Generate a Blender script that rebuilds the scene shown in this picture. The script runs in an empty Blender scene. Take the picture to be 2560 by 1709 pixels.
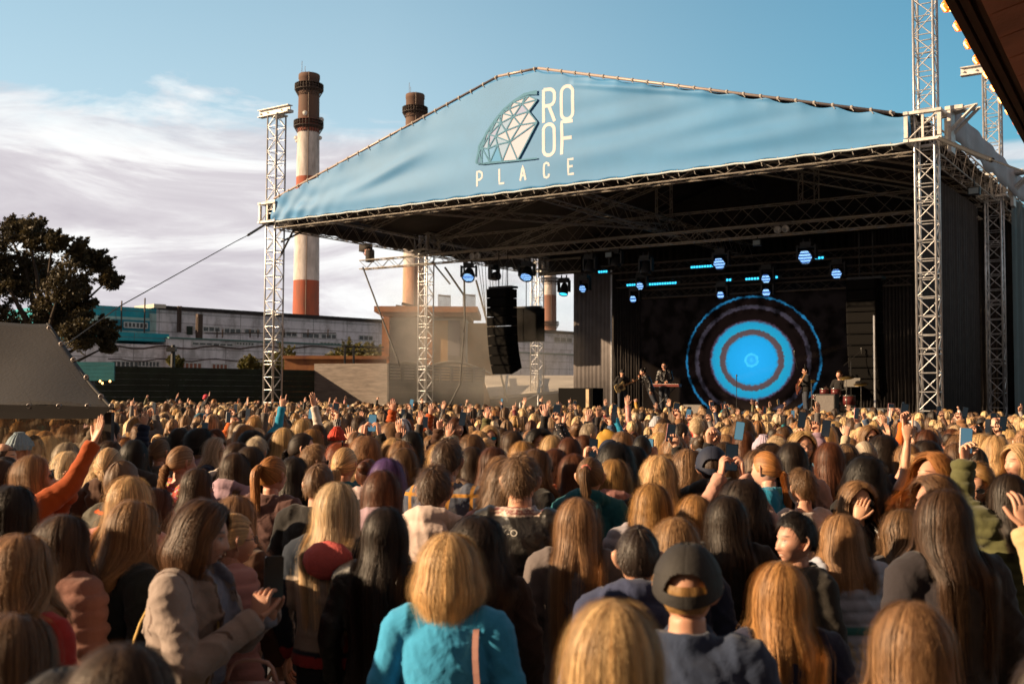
import bpy, math, random
import numpy as np
from mathutils import Vector, Matrix
R = math.radians
SC = bpy.context.scene
COL = SC.collection

# ------------------------------------------------------------------ camera
FPX, PITCH, ROLL, HC = 2642.8, 0.0481939, 0.0049163, 2.12      # focal in photo pixels, pitch, roll, eye height
r0 = np.array([1.0, 0, 0]); u0 = np.array([0, -math.sin(PITCH), math.cos(PITCH)]); f0 = np.array([0, math.cos(PITCH), math.sin(PITCH)])
cR, sR = math.cos(ROLL), math.sin(ROLL)
CR = cR * r0 + sR * u0; CU = -sR * r0 + cR * u0
cam = bpy.data.cameras.new("camera"); camo = bpy.data.objects.new("camera", cam); COL.objects.link(camo)
M = Matrix.Identity(4)
for i in range(3):
    M[i][0] = CR[i]; M[i][1] = CU[i]; M[i][2] = -f0[i]
M[2][3] = HC
camo.matrix_world = M
cam.sensor_width = 36; cam.lens = FPX / 2560 * 36; cam.clip_start = 0.05; cam.clip_end = 5000
cam.dof.use_dof = True; cam.dof.focus_distance = 12.0; cam.dof.aperture_fstop = 3.4
SC.camera = camo

def ray(px, py):
    return f0 + CR * (px - 1280) / FPX - CU * (py - 854.5) / FPX
def at(px, py, Y):
    "the point on the line of sight of photo pixel (px,py) at world depth Y"
    d = ray(px, py); t = Y / d[1]
    return np.array([0, 0, HC]) + d * t
def onz(px, py, z):
    d = ray(px, py); t = (z - HC) / d[2]
    return np.array([0, 0, HC]) + d * t
def pix(P):
    q = np.array(P, float) - np.array([0, 0, HC]); w = q @ f0
    return 1280 + FPX * (q @ CR) / w, 854.5 - FPX * (q @ CU) / w

# ------------------------------------------------------------------ sun and sky
SUN_EL, SUN_AZ = R(20), R(-98)           # azimuth clockwise from +Y
sd = Vector((math.sin(SUN_AZ) * math.cos(SUN_EL), math.cos(SUN_AZ) * math.cos(SUN_EL), math.sin(SUN_EL)))
sun = bpy.data.lights.new("sun", 'SUN'); sun.energy = 5.0; sun.angle = R(0.53); sun.color = (1.0, 0.72, 0.44)
suno = bpy.data.objects.new("sun", sun); COL.objects.link(suno)
suno.rotation_euler = sd.to_track_quat('Z', 'Y').to_euler()
SC.view_settings.view_transform = 'Standard'; SC.view_settings.look = 'None'
SC.view_settings.exposure = 0.95; SC.view_settings.gamma = 1.0; SC.view_settings.use_curve_mapping = False
SC.cycles.max_bounces = 6; SC.cycles.diffuse_bounces = 2; SC.cycles.glossy_bounces = 2; SC.cycles.transparent_max_bounces = 24
SC.cycles.transmission_bounces = 3
SC.cycles.sample_clamp_indirect = 4.0

class NT:
    def __init__(s, tree): s.t = tree; tree.nodes.clear()
    def n(s, typ, **kw):
        nd = s.t.nodes.new(typ)
        for k, v in kw.items():
            if k.startswith('i_'):
                key = k[2:]; key = int(key) if key.isdigit() else key.replace('_', ' ')
                nd.inputs[key].default_value = v
            else: setattr(nd, k, v)
        return nd
    def l(s, a, ao, b, bi): s.t.links.new(a.outputs[ao], b.inputs[bi])
    def math(s, op, a, b=None, clamp=False):
        nd = s.t.nodes.new('ShaderNodeMath'); nd.operation = op; nd.use_clamp = clamp
        for i, v in enumerate((a, b)):
            if v is None: continue
            if isinstance(v, (int, float)): nd.inputs[i].default_value = v
            else: s.t.links.new(v, nd.inputs[i])
        return nd.outputs[0]
    def mix(s, fac, a, b, blend='MIX'):
        nd = s.t.nodes.new('ShaderNodeMix'); nd.data_type = 'RGBA'; nd.blend_type = blend
        for i, v in ((0, fac), (6, a), (7, b)):
            if isinstance(v, (int, float)): nd.inputs[i].default_value = v
            elif isinstance(v, tuple): nd.inputs[i].default_value = v if len(v) == 4 else (*v, 1)
            else: s.t.links.new(v, nd.inputs[i])
        return nd.outputs[2]
    def ramp(s, fac, stops):
        nd = s.t.nodes.new('ShaderNodeValToRGB'); cr = nd.color_ramp
        while len(cr.elements) < len(stops): cr.elements.new(0.5)
        for e, (p, c) in zip(cr.elements, stops):
            e.position = p; e.color = (c, c, c, 1) if isinstance(c, (int, float)) else (*c, 1)
        s.t.links.new(fac, nd.inputs[0]); return nd.outputs[0]

W = bpy.data.worlds.new("World"); SC.world = W; W.use_nodes = True
nt = NT(W.node_tree)
tc = nt.n('ShaderNodeTexCoord')
sky = nt.n('ShaderNodeTexSky', sky_type='NISHITA', sun_disc=False, sun_elevation=SUN_EL, sun_rotation=SUN_AZ % (2 * math.pi), altitude=50, air_density=1.2, dust_density=1.5, ozone_density=2.0)
sep = nt.n('ShaderNodeSeparateXYZ'); nt.l(tc, 'Generated', sep, 0)
skyc = nt.mix(1.0, sky.outputs[0], (0.19, 0.93, 1.05), 'MULTIPLY')
def sky_noise(scale, sx, sz, rot=0.0, det=6, rough=.55, dist=0.0):
    mp = nt.n('ShaderNodeMapping'); mp.inputs['Scale'].default_value = (sx, sx, sz); mp.inputs['Rotation'].default_value = (0, rot, 0)
    nt.l(tc, 'Generated', mp, 0)
    nz = nt.n('ShaderNodeTexNoise', i_Scale=scale, i_Detail=det, i_Roughness=rough, i_Distortion=dist); nt.l(mp, 0, nz, 'Vector')
    return nz.outputs[0]
X, Y, Z = sep.outputs
# haze towards the horizon and towards the left
hz = nt.ramp(Z, [(0.0, 1.0), (0.14, .9), (0.30, .62), (0.55, .2)])
lf = nt.ramp(nt.math('ADD', nt.math('MULTIPLY', X, -1.0), 0.5), [(0.0, .0), (0.30, .34), (0.62, .80), (1.0, .92)])
veil = nt.math('MULTIPLY', hz, nt.math('ADD', lf, 0.12), True)
base = nt.mix(veil, skyc, (5.2, 6.5, 7.3))
cl = sky_noise(3.0, 1.0, 2.9, rot=0.12, det=9, rough=.58, dist=.5)
side = nt.ramp(nt.math('ADD', nt.math('MULTIPLY', X, -1.0), 0.5), [(0.12, .0), (0.45, .13), (0.60, .22), (1.0, .27)])
low = nt.ramp(Z, [(0.0, .20), (0.17, .16), (0.27, .0), (0.40, -.0)])
cm = nt.math('ADD', cl, nt.math('ADD', nt.math('MULTIPLY', side, 1.0), low))
up = nt.ramp(Z, [(0.0, 0.0), (0.20, 0.02), (0.31, 0.30), (0.45, .6)])
cm = nt.math('SUBTRACT', cm, up)
mask = nt.ramp(cm, [(0.60, 0.0), (0.68, .75), (0.80, 1.0)])
sh = sky_noise(4.2, 1.0, 4.0, rot=0.16, det=9, rough=.6, dist=.7)
ccol = nt.ramp(sh, [(0.34, (4.7, 4.35, 4.75)), (0.46, (5.7, 5.4, 5.7)), (0.54, (7.4, 7.3, 7.35)), (0.66, (8.7, 9.0, 8.8))])
full = nt.mix(mask, base, ccol)
# the evening sky overhead and behind the camera is darker and warmer than the part over the stage
bk = nt.ramp(nt.math('MULTIPLY', nt.math('ADD', Y, 1.0), 0.5), [(0.45, 1.0), (0.80, 0.0)])
zn = nt.ramp(Z, [(0.42, 0.0), (0.75, 1.0)]); bk = nt.math('MULTIPLY', bk, nt.ramp(Z, [(0.10, 0.0), (0.22, 1.0)]))
full = nt.mix(nt.math('MAXIMUM', bk, zn), full, (1.75, 1.3, 1.1))
bg = nt.n('ShaderNodeBackground', i_Strength=0.067); nt.t.links.new(full, bg.inputs[0])
wo = nt.n('ShaderNodeOutputWorld'); nt.l(bg, 0, wo, 0)

# ------------------------------------------------------------------ object helpers
def tag(o, label=None, cat=None, group=None, kind=None):
    if label: o['label'] = label
    if cat: o['category'] = cat
    if group: o['group'] = group
    if kind: o['kind'] = kind
    return o
def empty(name, loc=(0, 0, 0), rz=0.0, label=None, cat=None, group=None, rot=None):
    o = bpy.data.objects.new(name, None); COL.objects.link(o); o.location = loc
    o.rotation_euler = rot if rot else (0, 0, rz); o.empty_display_size = 0.2
    return tag(o, label, cat, group)
def mesh_from(name, V, F, smooth=False, mats=(), mi=None):
    me = bpy.data.meshes.new(name)
    me.from_pydata([tuple(map(float, v)) for v in V], [], [tuple(map(int, f)) for f in F])
    if mi is not None: me.polygons.foreach_set('material_index', np.array(mi, dtype=np.int32))
    if smooth: me.polygons.foreach_set('use_smooth', np.ones(len(me.polygons), dtype=bool))
    for m in mats: me.materials.append(m)
    me.update(); return me
class MB:
    "collects shapes, builds ONE mesh object"
    def __init__(s): s.V = []; s.F = []; s.MI = []; s.m = 0
    def add(s, V, F):
        b = len(s.V); s.V.extend([tuple(v) for v in V]); s.F.extend([tuple(i + b for i in f) for f in F]); s.MI.extend([s.m] * len(F)); return s
    def box(s, c, d, ax=None):
        "c centre, d full sizes, ax optional 3 axes"
        A = np.eye(3) if ax is None else np.array(ax, float)
        c = np.array(c, float); V = []
        for x in (-.5, .5):
            for y in (-.5, .5):
                for z in (-.5, .5): V.append(c + A[0] * x * d[0] + A[1] * y * d[1] + A[2] * z * d[2])
        return s.add(V, [(0, 1, 3, 2), (4, 6, 7, 5), (0, 4, 5, 1), (2, 3, 7, 6), (0, 2, 6, 4), (1, 5, 7, 3)])
    def tube(s, pts, rad, n=6, cap=True):
        pts = [np.array(p, float) for p in pts]
        rs = rad if hasattr(rad, '__len__') else [rad] * len(pts)
        V = []; F = []; up = None
        for i, p in enumerate(pts):
            t = pts[min(i + 1, len(pts) - 1)] - pts[max(i - 1, 0)]; t = t / (np.linalg.norm(t) + 1e-9)
            if up is None:
                up = np.array([0, 0, 1.]) if abs(t[2]) < .9 else np.array([1., 0, 0])
            a = np.cross(t, up); a /= np.linalg.norm(a) + 1e-9; b = np.cross(a, t); up = b
            for k in range(n):
                w = 2 * math.pi * k / n; V.append(p + (a * math.cos(w) + b * math.sin(w)) * rs[i])
        for i in range(len(pts) - 1):
            for k in range(n):
                F.append((i * n + k, i * n + (k + 1) % n, (i + 1) * n + (k + 1) % n, (i + 1) * n + k))
        if cap: F.append(tuple(range(n - 1, -1, -1))); F.append(tuple(range((len(pts) - 1) * n, len(pts) * n)))
        return s.add(V, F)
    def lathe(s, prof, n=24, c=(0, 0, 0), ax=None):
        "prof list of (r,z)"
        A = np.eye(3) if ax is None else np.array(ax, float); c = np.array(c, float); V = []; F = []
        for r_, z_ in prof:
            for k in range(n):
                w = 2 * math.pi * k / n; V.append(c + A[0] * r_ * math.cos(w) + A[1] * r_ * math.sin(w) + A[2] * z_)
        for i in range(len(prof) - 1):
            for k in range(n): F.append((i * n + k, i * n + (k + 1) % n, (i + 1) * n + (k + 1) % n, (i + 1) * n + k))
        if prof[0][0] > 1e-4: F.append(tuple(range(n - 1, -1, -1)))
        if prof[-1][0] > 1e-4: F.append(tuple(range((len(prof) - 1) * n, len(prof) * n)))
        return s.add(V, F)
    def prism(s, poly, o, ax, th):
        "poly 2-d points in the plane ax[0],ax[1] at o, extruded th along ax[2]"
        A = np.array(ax, float); o = np.array(o, float); n = len(poly); V = []
        for k in (0, 1):
            for x, y in poly: V.append(o + A[0] * x + A[1] * y + A[2] * th * k)
        F = [tuple(range(n - 1, -1, -1)), tuple(range(n, 2 * n))] + [(i, (i + 1) % n, n + (i + 1) % n, n + i) for i in range(n)]
        return s.add(V, F)
    def grid(s, P):
        "P rows x cols x 3"
        P = np.array(P, float); h, w = P.shape[:2]
        return s.add(P.reshape(-1, 3), [(i * w + j, i * w + j + 1, (i + 1) * w + j + 1, (i + 1) * w + j) for i in range(h - 1) for j in range(w - 1)])
    def truss(s, A, B, w=.4, h=None, r=.024, rb=.013, up=(0, 0, 1), bay=.5):
        "box truss from A to B, w wide, h high"
        h = h or w; A = np.array(A, float); B = np.array(B, float); t = B - A; L = np.linalg.norm(t); t /= L
        up = np.array(up, float); a = np.cross(t, up); a /= np.linalg.norm(a); b = np.cross(a, t)
        co = [a * w / 2 + b * h / 2, -a * w / 2 + b * h / 2, -a * w / 2 - b * h / 2, a * w / 2 - b * h / 2]
        for c in co: s.tube([A + c, B + c], r, 6)
        n = max(1, int(round(L / bay)))
        for k in range(4):
            c, d = co[k], co[(k + 1) % 4]
            for i in range(n):
                p, q = A + t * L * i / n, A + t * L * (i + 1) / n
                s.tube([p + (c if i % 2 else d), q + (d if i % 2 else c)], rb, 4, False)
                if k % 2 == 0: s.tube([p + c, p + d], rb, 4, False)
        return s
    def build(s, name, mat, parent=None, smooth=False, loc=None):
        mats = mat if isinstance(mat, (list, tuple)) else [mat]
        me = mesh_from(name, s.V, s.F, smooth, mats, s.MI if len(mats) > 1 else None)
        o = bpy.data.objects.new(name, me); COL.objects.link(o)
        if parent: o.parent = parent
        if loc is not None: o.location = loc
        return o
_cp = {}
def kids(o):
    if not _cp:
        for x in COL.objects:
            if x.parent: _cp.setdefault(x.parent.name, []).append(x)
    return [x for x in COL.objects if x.parent == o]
def copy_tree(o, parent=None, ch=None):
    c = o.copy(); COL.objects.link(c); c.parent = parent
    for k in (kids(o) if ch is None else ch): copy_tree(k, c)
    return c

# ------------------------------------------------------------------ materials
def mat(name, col, rough=.6, metal=0.0, noise=0.0, nscale=8.0, bump=0.0, bscale=30.0, spec=.5, emis=None, es=0.0, coord='Object', col2=None, stretch=(1, 1, 1), trans=0.0):
    m = bpy.data.materials.new(name); m.use_nodes = True; n = NT(m.node_tree)
    b = n.n('ShaderNodeBsdfPrincipled'); out = n.n('ShaderNodeOutputMaterial')
    b.inputs['Base Color'].default_value = (*col, 1); b.inputs['Roughness'].default_value = rough; b.inputs['Metallic'].default_value = metal
    b.inputs['Specular IOR Level'].default_value = spec
    t = n.n('ShaderNodeTexCoord'); mp = n.n('ShaderNodeMapping'); n.l(t, coord, mp, 0); mp.inputs['Scale'].default_value = stretch
    if noise or col2:
        nz = n.n('ShaderNodeTexNoise', i_Scale=nscale, i_Detail=8, i_Roughness=.65); n.l(mp, 0, nz, 'Vector')
        c2 = col2 if col2 else tuple(max(0, c * (1 - noise)) for c in col); c1 = col if col2 else tuple(c * (1 + noise * .6) for c in col)
        f = n.ramp(nz.outputs[0], [(0.35, 0.0), (0.65, 1.0)])
        n.t.links.new(n.mix(f, (*c2, 1), (*c1, 1)), b.inputs['Base Color'])
    if bump:
        nb = n.n('ShaderNodeTexNoise', i_Scale=bscale, i_Detail=5); n.l(mp, 0, nb, 'Vector')
        bp = n.n('ShaderNodeBump', i_Strength=bump, i_Distance=.02); n.l(nb, 0, bp, 'Height'); n.l(bp, 0, b, 'Normal')
    if emis: b.inputs['Emission Color'].default_value = (*emis, 1); b.inputs['Emission Strength'].default_value = es
    if trans:
        tr = n.n('ShaderNodeBsdfTranslucent'); tr.inputs[0].default_value = (*col, 1); mx = n.n('ShaderNodeMixShader', i_Fac=trans)
        n.l(b, 0, mx, 1); n.l(tr, 0, mx, 2); n.l(mx, 0, out, 0)
    else: n.l(b, 0, out, 0)
    m['_nt'] = 1
    return m
ALU = mat('aluminium', (.62, .62, .64), .38, .75, noise=.25, nscale=6)
DALU = mat('aluminium_worn', (.38, .35, .32), .5, .6, noise=.3, nscale=5)
BLACK = mat('black_metal', (.012, .011, .011), .5)
BLACKCLOTH = mat('black_cloth', (.026, .020, .018), .85, noise=.4, nscale=3)
MATTE = mat('speaker_black', (.009, .0085, .0083), .9, spec=.05)
WHITEST = mat('pale_steel', (.62, .60, .58), .55, .1, noise=.3, nscale=5)
RUBBER = mat('cable_black', (.02, .018, .017), .6)

# ------------------------------------------------------------------ stage frame: a along the front, b towards the back
TH = 0.598694; LFX, LFY = -9.471, 41.904
U = np.array([math.cos(TH), -math.sin(TH), 0]); Vv = np.array([math.sin(TH), math.cos(TH), 0]); ZZ = np.array([0, 0, 1.0])
WID, B1, B2 = 24.826, 9.577, 19.242
def S(a, b, z=0.0): return np.array([LFX, LFY, 0]) + U * a + Vv * b + ZZ * z
def onb(px, py, b):
    "photo pixel to (a,z) on the plane b=const of the stage frame"
    d = ray(px, py); o = np.array([0, 0, HC]); n = Vv
    t = ((S(0, b) - o) @ n) / (d @ n); P = o + d * t
    return float((P - S(0, b)) @ U), float(P[2])
STAGE_Z = 1.42
# ------------------------------------------------------------------ ground
g = MB(); g.grid([[(-1500, -300, 0), (1500, -300, 0)], [(-1500, 2500, 0), (1500, 2500, 0)]])
tag(g.build('ground', mat('asphalt', (.05, .047, .045), .9, noise=.4, nscale=.8, bump=.3)), kind='structure')

# ------------------------------------------------------------------ truss towers
def tower(a, b, lab, H=13.15, beam=True, sleeve=True):
    t = empty('truss_tower', S(a, b), -TH, lab, 'truss tower', 'truss towers carrying the stage roof')
    c = MB(); q = .25
    for sx in (-q, q):
        for sy in (-q, q): c.tube([(sx, sy, 0.05), (sx, sy, H)], .034, 8)
    c.box((0, 0, .03), (.9, .9, .06))
    br = MB(); n = int(H / .5)
    cs = [(-q, -q), (q, -q), (q, q), (-q, q)]
    for k in range(4):
        p, d = cs[k], cs[(k + 1) % 4]
        for i in range(n):
            z0, z1 = .2 + i * .5, .2 + (i + 1) * .5
            br.tube([(*p, z0), (*d, z0)], .016, 5, False)
            x0, x1 = (p, d) if (i + k) % 2 else (d, p)
            if (i * 7 + 3) % 4 == 1: br.tube([(*p, z0 + .14), (*d, z0 + .14)], .016, 5, False)
            br.tube([(*x0, z0), (*x1, z1)], .016, 5, False)
    c.build('chords', ALU, t, True); br.build('bracing', ALU, t, True)
    if sleeve:
        s = MB(); w = .42; z0, z1 = 8.84, 9.58
        for sx in (-w, w):
            for sy in (-w, w): s.box((sx, sy, (z0 + z1) / 2), (.10, .10, z1 - z0 - .16))
        for z in (z0, z1):
            for k in (-w, w): s.box((k, 0, z), (.12, 2 * w + .16, .08)); s.box((0, k, z + .0), (2 * w - .13, .12, .078))
        s.box((0, -w, 9.2), (.06, .06, .6)); s.tube([(-w, -w, z0), (w, -w, z1)], .02, 5); s.tube([(w, w, z0), (-w, w, z1)], .02, 5)
        s.build('sleeve_block', WHITEST, t)
    if beam:
        s = MB()
        for z, w in ((H + .34, .26), (H + .07, .26)): s.box((-.12, 0, z), (1.75, w, .03))
        s.box((-.12, 0, H + .205), (1.75, .05, .24)); s.box((0, 0, H + .02), (.62, .62, .06))
        for x in (-.8, -.4, .4): s.box((x - .1, -.06, H + .2), (.05, .08, .05))
        s.box((.62, .02, H + .12), (.25, .34, .1))
        s.build('top_beam', WHITEST, t)
    return t
TW = {}
TW['LF'] = tower(0, 0, 'tall silver truss tower with steel beam on top, at left corner of blue banner')
TW['LM'] = tower(0, B1, 'silver truss tower in front of the hazy orange-trimmed house', beam=False)
TW['LB'] = tower(0, B2, 'distant silver truss tower behind the hanging square speaker stack', beam=False)
TW['RF'] = tower(WID, 0, 'tallest silver truss tower, at the right corner of the blue banner', H=16.2)
TW['RM'] = tower(WID, B1, 'silver truss tower beside the mesh scrim, right behind the tallest tower')
TW['RB'] = tower(WID, B2, 'rear truss tower at the far corner of the stage roof', beam=False)

# ------------------------------------------------------------------ stage roof
roof = empty('stage_roof', S(WID / 2, B2 / 2), -TH, 'blue and black gabled stage roof on truss towers with a blue front banner', 'stage roof')
roof.location = (0, 0, 0); roof.rotation_euler = (0, 0, 0)
AX = 12.4
def topz(a):
    if a <= 11.1: return 9.7 + (a - .3) * (12.8 - 9.7) / 10.8
    if a <= 12.7: return 12.8
    return 12.8 - (a - 12.7) * (12.8 - 9.62) / 11.45
def SW(a, b, z): return S(a, b, z)
# front banner: a cloth sheet with sag wrinkles
def wr(a, z, seed=0):
    zt = topz(a); f = (z - 8.84) / (zt - 8.84)
    k = math.exp(-((a - .3) / 2.2) ** 2)
    y = .05 * math.sin(3.1 * a + 5 * z) * k + .05 * math.sin(9 * a - 7 * (z - 8.8)) * k * (1 - f)
    y += .055 * math.sin((z - 8.84) * 4.2 - a * .10 + .5 * math.sin(a * .33)) * math.exp(-((f - .2) / .22) ** 2)
    y += .035 * math.sin((z - 8.84) * 7.0 - a * .42 + math.sin(a * .5)) * math.exp(-((f - .55) / .35) ** 2) * (.4 + .6 * (a > 13))
    sc_ = (abs((a * 1.02) % 1.0 - .5) * 2)
    y += .05 * math.exp(-((1 - f) * (zt - 8.84) / .28) ** 2) * (sc_ ** 2) + .03 * math.exp(-((1 - f) * (zt - 8.84) / .8) ** 2) * math.sin(a * 2.1)
    y *= .62
    y += .07 * math.exp(-((a - 5.6) / 2.2) ** 2) * math.exp(-((z - (9.15 + (a - 2.0) * .235 + .12 * math.sin(a * .9))) / .24) ** 2)
    if 14 < a < 24: y += .06 * math.exp(-((z - (12.3 - (a - 13) * .22)) / .10) ** 2)
    return y * (1 - .88 * math.exp(-((a - 11.3) / 3.0) ** 4))
na, nz_ = 300, 52
bm_ = MB(); P = []
for j in range(nz_):
    row = []
    for i in range(na):
        a = .28 + (WID - .58) * i / (na - 1); f = j / (nz_ - 1)
        zt = topz(a) - .035 - .05 * (1 - (abs((a * 1.02) % 1.0 - .5) * 2) ** 2) * 1.0
        z = 8.84 + .02 * math.sin(a * 6.2) + (zt - 8.84) * f
        row.append(SW(a, -.42 - wr(a, z), z))
    P.append(row)
bm_.grid(P)
def banner_mat():
    m = mat('banner_cloth', (.058, .25, .53), .6, noise=.10, nscale=.35, coord='Object', trans=.10)
    return m
banner = bm_.build('banner', banner_mat(), roof, True)
md = banner.modifiers.new('thick', 'SOLIDIFY'); md.thickness = .006; md.offset = 1
# banner bottom seam tube, lacing, top edge pipe
ed = MB()
ed.tube([SW(a, -.44, 8.80 + .015 * math.sin(a * 6.2)) for a in np.linspace(.28, WID - .3, 60)], .03, 6)
ed.build('banner_hem', mat('hem_cloth', (.55, .62, .66), .6), roof, True)
ep = MB()
pts = [(.3, 9.7), (11.1, 12.8), (12.7, 12.8), (24.1, 9.63)]
for (a0, z0), (a1, z1) in zip(pts[:-1], pts[1:]): ep.tube([SW(a0, -.36, z0 + .03), SW(a1, -.36, z1 + .03)], .045, 8)
ep.build('edge_pipe', mat('edge_pipe_steel', (.36, .30, .28), .5, .3), roof, True)
tie = MB()
for a in np.arange(.6, 24.2, .52):
    z = topz(a) + .03; tie.lathe([(.062, -.03), (.066, 0), (.062, .03)], 8, SW(a, -.36, z), (Vv, ZZ, U))
    tie.tube([SW(a, -.42, z - .02), SW(a + .08, -.46, z - .13)], .012, 4)
    tie.tube([SW(a, -.45, 8.86), SW(a + .04, -.38, 8.66)], .012, 4)
tie.build('lacing', mat('lacing_cord', (.35, .33, .31), .7), roof)
# logo
def text_mesh(body, size, font_w=1.0):
    cu = bpy.data.curves.new('t', 'FONT'); cu.body = body; cu.size = size; cu.resolution_u = 6; cu.extrude = 0
    ob = bpy.data.objects.new('t', cu); COL.objects.link(ob)
    me = bpy.data.meshes.new_from_object(ob.evaluated_get(bpy.context.evaluated_depsgraph_get()))
    V = np.array([v.co[:] for v in me.vertices]); F = [tuple(p.vertices) for p in me.polygons]
    bpy.data.objects.remove(ob); return V, F
BPL = -.42
def bproj(px, py): return onb(px, py, BPL)
def off(a, z, e): return SW(a, BPL - wr(a, z) - e, z)
def stroke(mb, pts, w, e):
    "flat ribbon strokes in banner coords (a,z) that follow the cloth"
    pts = [np.array(p, float) for p in pts]; q = []
    for p0, p1 in zip(pts[:-1], pts[1:]):
        n = max(1, int(np.linalg.norm(p1 - p0) / .12))
        for i in range(n): q.append(p0 + (p1 - p0) * i / n)
    q.append(pts[-1]); V = []
    for i, p in enumerate(q):
        t = q[min(i + 1, len(q) - 1)] - q[max(i - 1, 0)]; t /= np.linalg.norm(t) + 1e-9; nrm = np.array([-t[1], t[0]])
        V.append(off(*(p + nrm * w / 2), e)); V.append(off(*(p - nrm * w / 2), e))
    mb.add(V, [(2 * i, 2 * i + 1, 2 * i + 3, 2 * i + 2) for i in range(len(q) - 1)])
# zoomed crop coordinates of the photo (origin 1100,150, scale 3.484)
def L(x, y): return bproj(1100 + x / 3.484, 150 + y / 3.484)
def arcpts(cx, cy, rx, ry, a0, a1, n=14): return [(cx + rx * math.cos(R(a0 + (a1 - a0) * i / n)), cy + ry * math.sin(R(a0 + (a1 - a0) * i / n))) for i in range(n + 1)]
wt = MB(); LW = .115
def skewpts(pts, sk=-0.12, x0=890): return [L(x, y + (x - x0) * sk) for x, y in pts]
def glyph(pts, w=LW): stroke(wt, skewpts(pts), w, .010)
def stadium(x0, y0, x1, y1):
    r = (x1 - x0) / 2; cx = (x0 + x1) / 2
    return arcpts(cx, y0 + r * 1.1, r, r * 1.1, 180, 360) + arcpts(cx, y1 - r * 1.1, r, r * 1.1, 0, 180) + [(x0, y0 + r * 1.1)]
# R
glyph([(903, 550), (903, 262)]); glyph([(903, 264), (945, 264)] + arcpts(950, 312, 48, 48, -90, 0, 8) + [(998, 350)] + arcpts(950, 358, 48, 48, 0, 90, 8) + [(903, 406)])
glyph([(948, 406), (1000, 548)])
glyph(stadium(1058, 254, 1156, 542))           # O
glyph(stadium(902, 568, 996, 838))              # O
glyph([(1062, 846), (1062, 562), (1158, 562)]); glyph([(1062, 704), (1146, 704)])   # F
def small(ch, x, y):
    w, h = 44, 128; q = lambda pts: stroke(wt, [L(x + a * w, y + b * h - a * w * .13) for a, b in pts], .075, .010)
    if ch == 'P': q([(0, 1), (0, 0), (.55, 0), (.95, .12), (1, .28), (.95, .44), (.55, .56), (0, .56)])
    if ch == 'L': q([(0, 0), (0, 1), (.95, 1)])
    if ch == 'A': q([(0, 1), (.5, 0), (1.05, 1)]); q([(.2, .66), (.86, .66)])
    if ch == 'C': q([(1, .24), (.9, .06), (.5, 0), (.12, .07), (0, .3), (0, .72), (.12, .94), (.5, 1), (.9, .95), (1, .76)])
    if ch == 'E': q([(1.1, 0), (0, 0), (0, 1), (1.1, 1)]); q([(0, .48), (.9, .48)])
small('P', 324, 975); small('L', 518, 950); small('A', 700, 925); small('C', 906, 900); small('E', 1118, 868)
wt.build('lettering', mat('print_white', (.56, .58, .64), .7), roof)
# dome emblem
pts_ = dict(a=(322, 900), b=(372, 906), c=(440, 895), d=(548, 886), e=(682, 876), f=(350, 745), g=(374, 770), h=(426, 775), i=(508, 740), j=(616, 716),
            k=(412, 640), l=(437, 652), m=(490, 668), n=(580, 620), o=(706, 570), p=(853, 546), q=(475, 545), r=(492, 543), s=(536, 552), t=(646, 495), u=(778, 452),
            v=(550, 468), w=(610, 430), x=(720, 385), y=(640, 372), z=(655, 365), A=(780, 318), B=(853, 350), C=(745, 328), D=(700, 315), E=(853, 278), G=(853, 320), H=(345, 800), I=(523, 490), J=(560, 440))
FAC = [('abH', 0), ('Hbg', 0), ('Hgf', 0), ('fgk', 0), ('kgl', 5), ('bcg', 3), ('gch', 3), ('cih', 3), ('cdi', 2), ('ghl', 4), ('hml', 5), ('him', 4), ('imj', 4), ('idj', 4), ('dej', 1), ('ejp', 1), ('jop', 1), ('mnj', 1), ('njo', 1),
       ('klq', 4), ('lrq', 4), ('lms', 5), ('lsr', 4), ('msn', 4), ('snt', 4), ('nto', 1), ('otu', 1), ('oup', 1), ('qrI', 4), ('rsI', 4), ('sIv', 4), ('stv', 1), ('vtw', 1), ('twx', 1), ('txu', 5), ('uxB', 1), ('xAB', 1), ('vwJ', 4), ('wJy', 4), ('wyx', 1), ('yCx', 1), ('xCA', 1)]
cols = [(.05, .16, .34), (.44, .48, .62), (.06, .27, .54), (.12, .32, .60), (.25, .39, .60), (.28, .35, .58)]
em = MB()
for f_, ci in FAC:
    em.m = ci; em.add([off(*L(*pts_[c]), .045) for c in f_], [tuple(range(len(f_)))])
em.build('emblem_panes', [mat('print_%d' % i, c, .7) for i, c in enumerate(cols)], roof)
ln = MB(); seen = set()
for f_, _ in FAC:
    for c0, c1 in zip(f_, f_[1:] + f_[0]):
        kk = tuple(sorted((c0, c1)))
        if kk in seen: continue
        seen.add(kk); stroke(ln, [L(*pts_[c0]), L(*pts_[c1])],   .045, .06)
for a_, b_, c_ in (((345, 800), (412, 640), (475, 545)), ((475, 545), (560, 440), (640, 372)), ((640, 372), (740, 305), (853, 278)), ((322, 900), (345, 800), (350, 745))):
    stroke(ln, [L(*a_), L(*b_), L(*c_)], .10, .055)
stroke(ln, [L(322, 902), L(372, 908), L(682, 878), L(853, 858)], .05, .06); stroke(ln, [L(700, 330), L(780, 300), L(853, 300)], .05, .06)
ln.build('emblem_lines', mat('print_navy', (.045, .20, .34), .7), roof)
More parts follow.
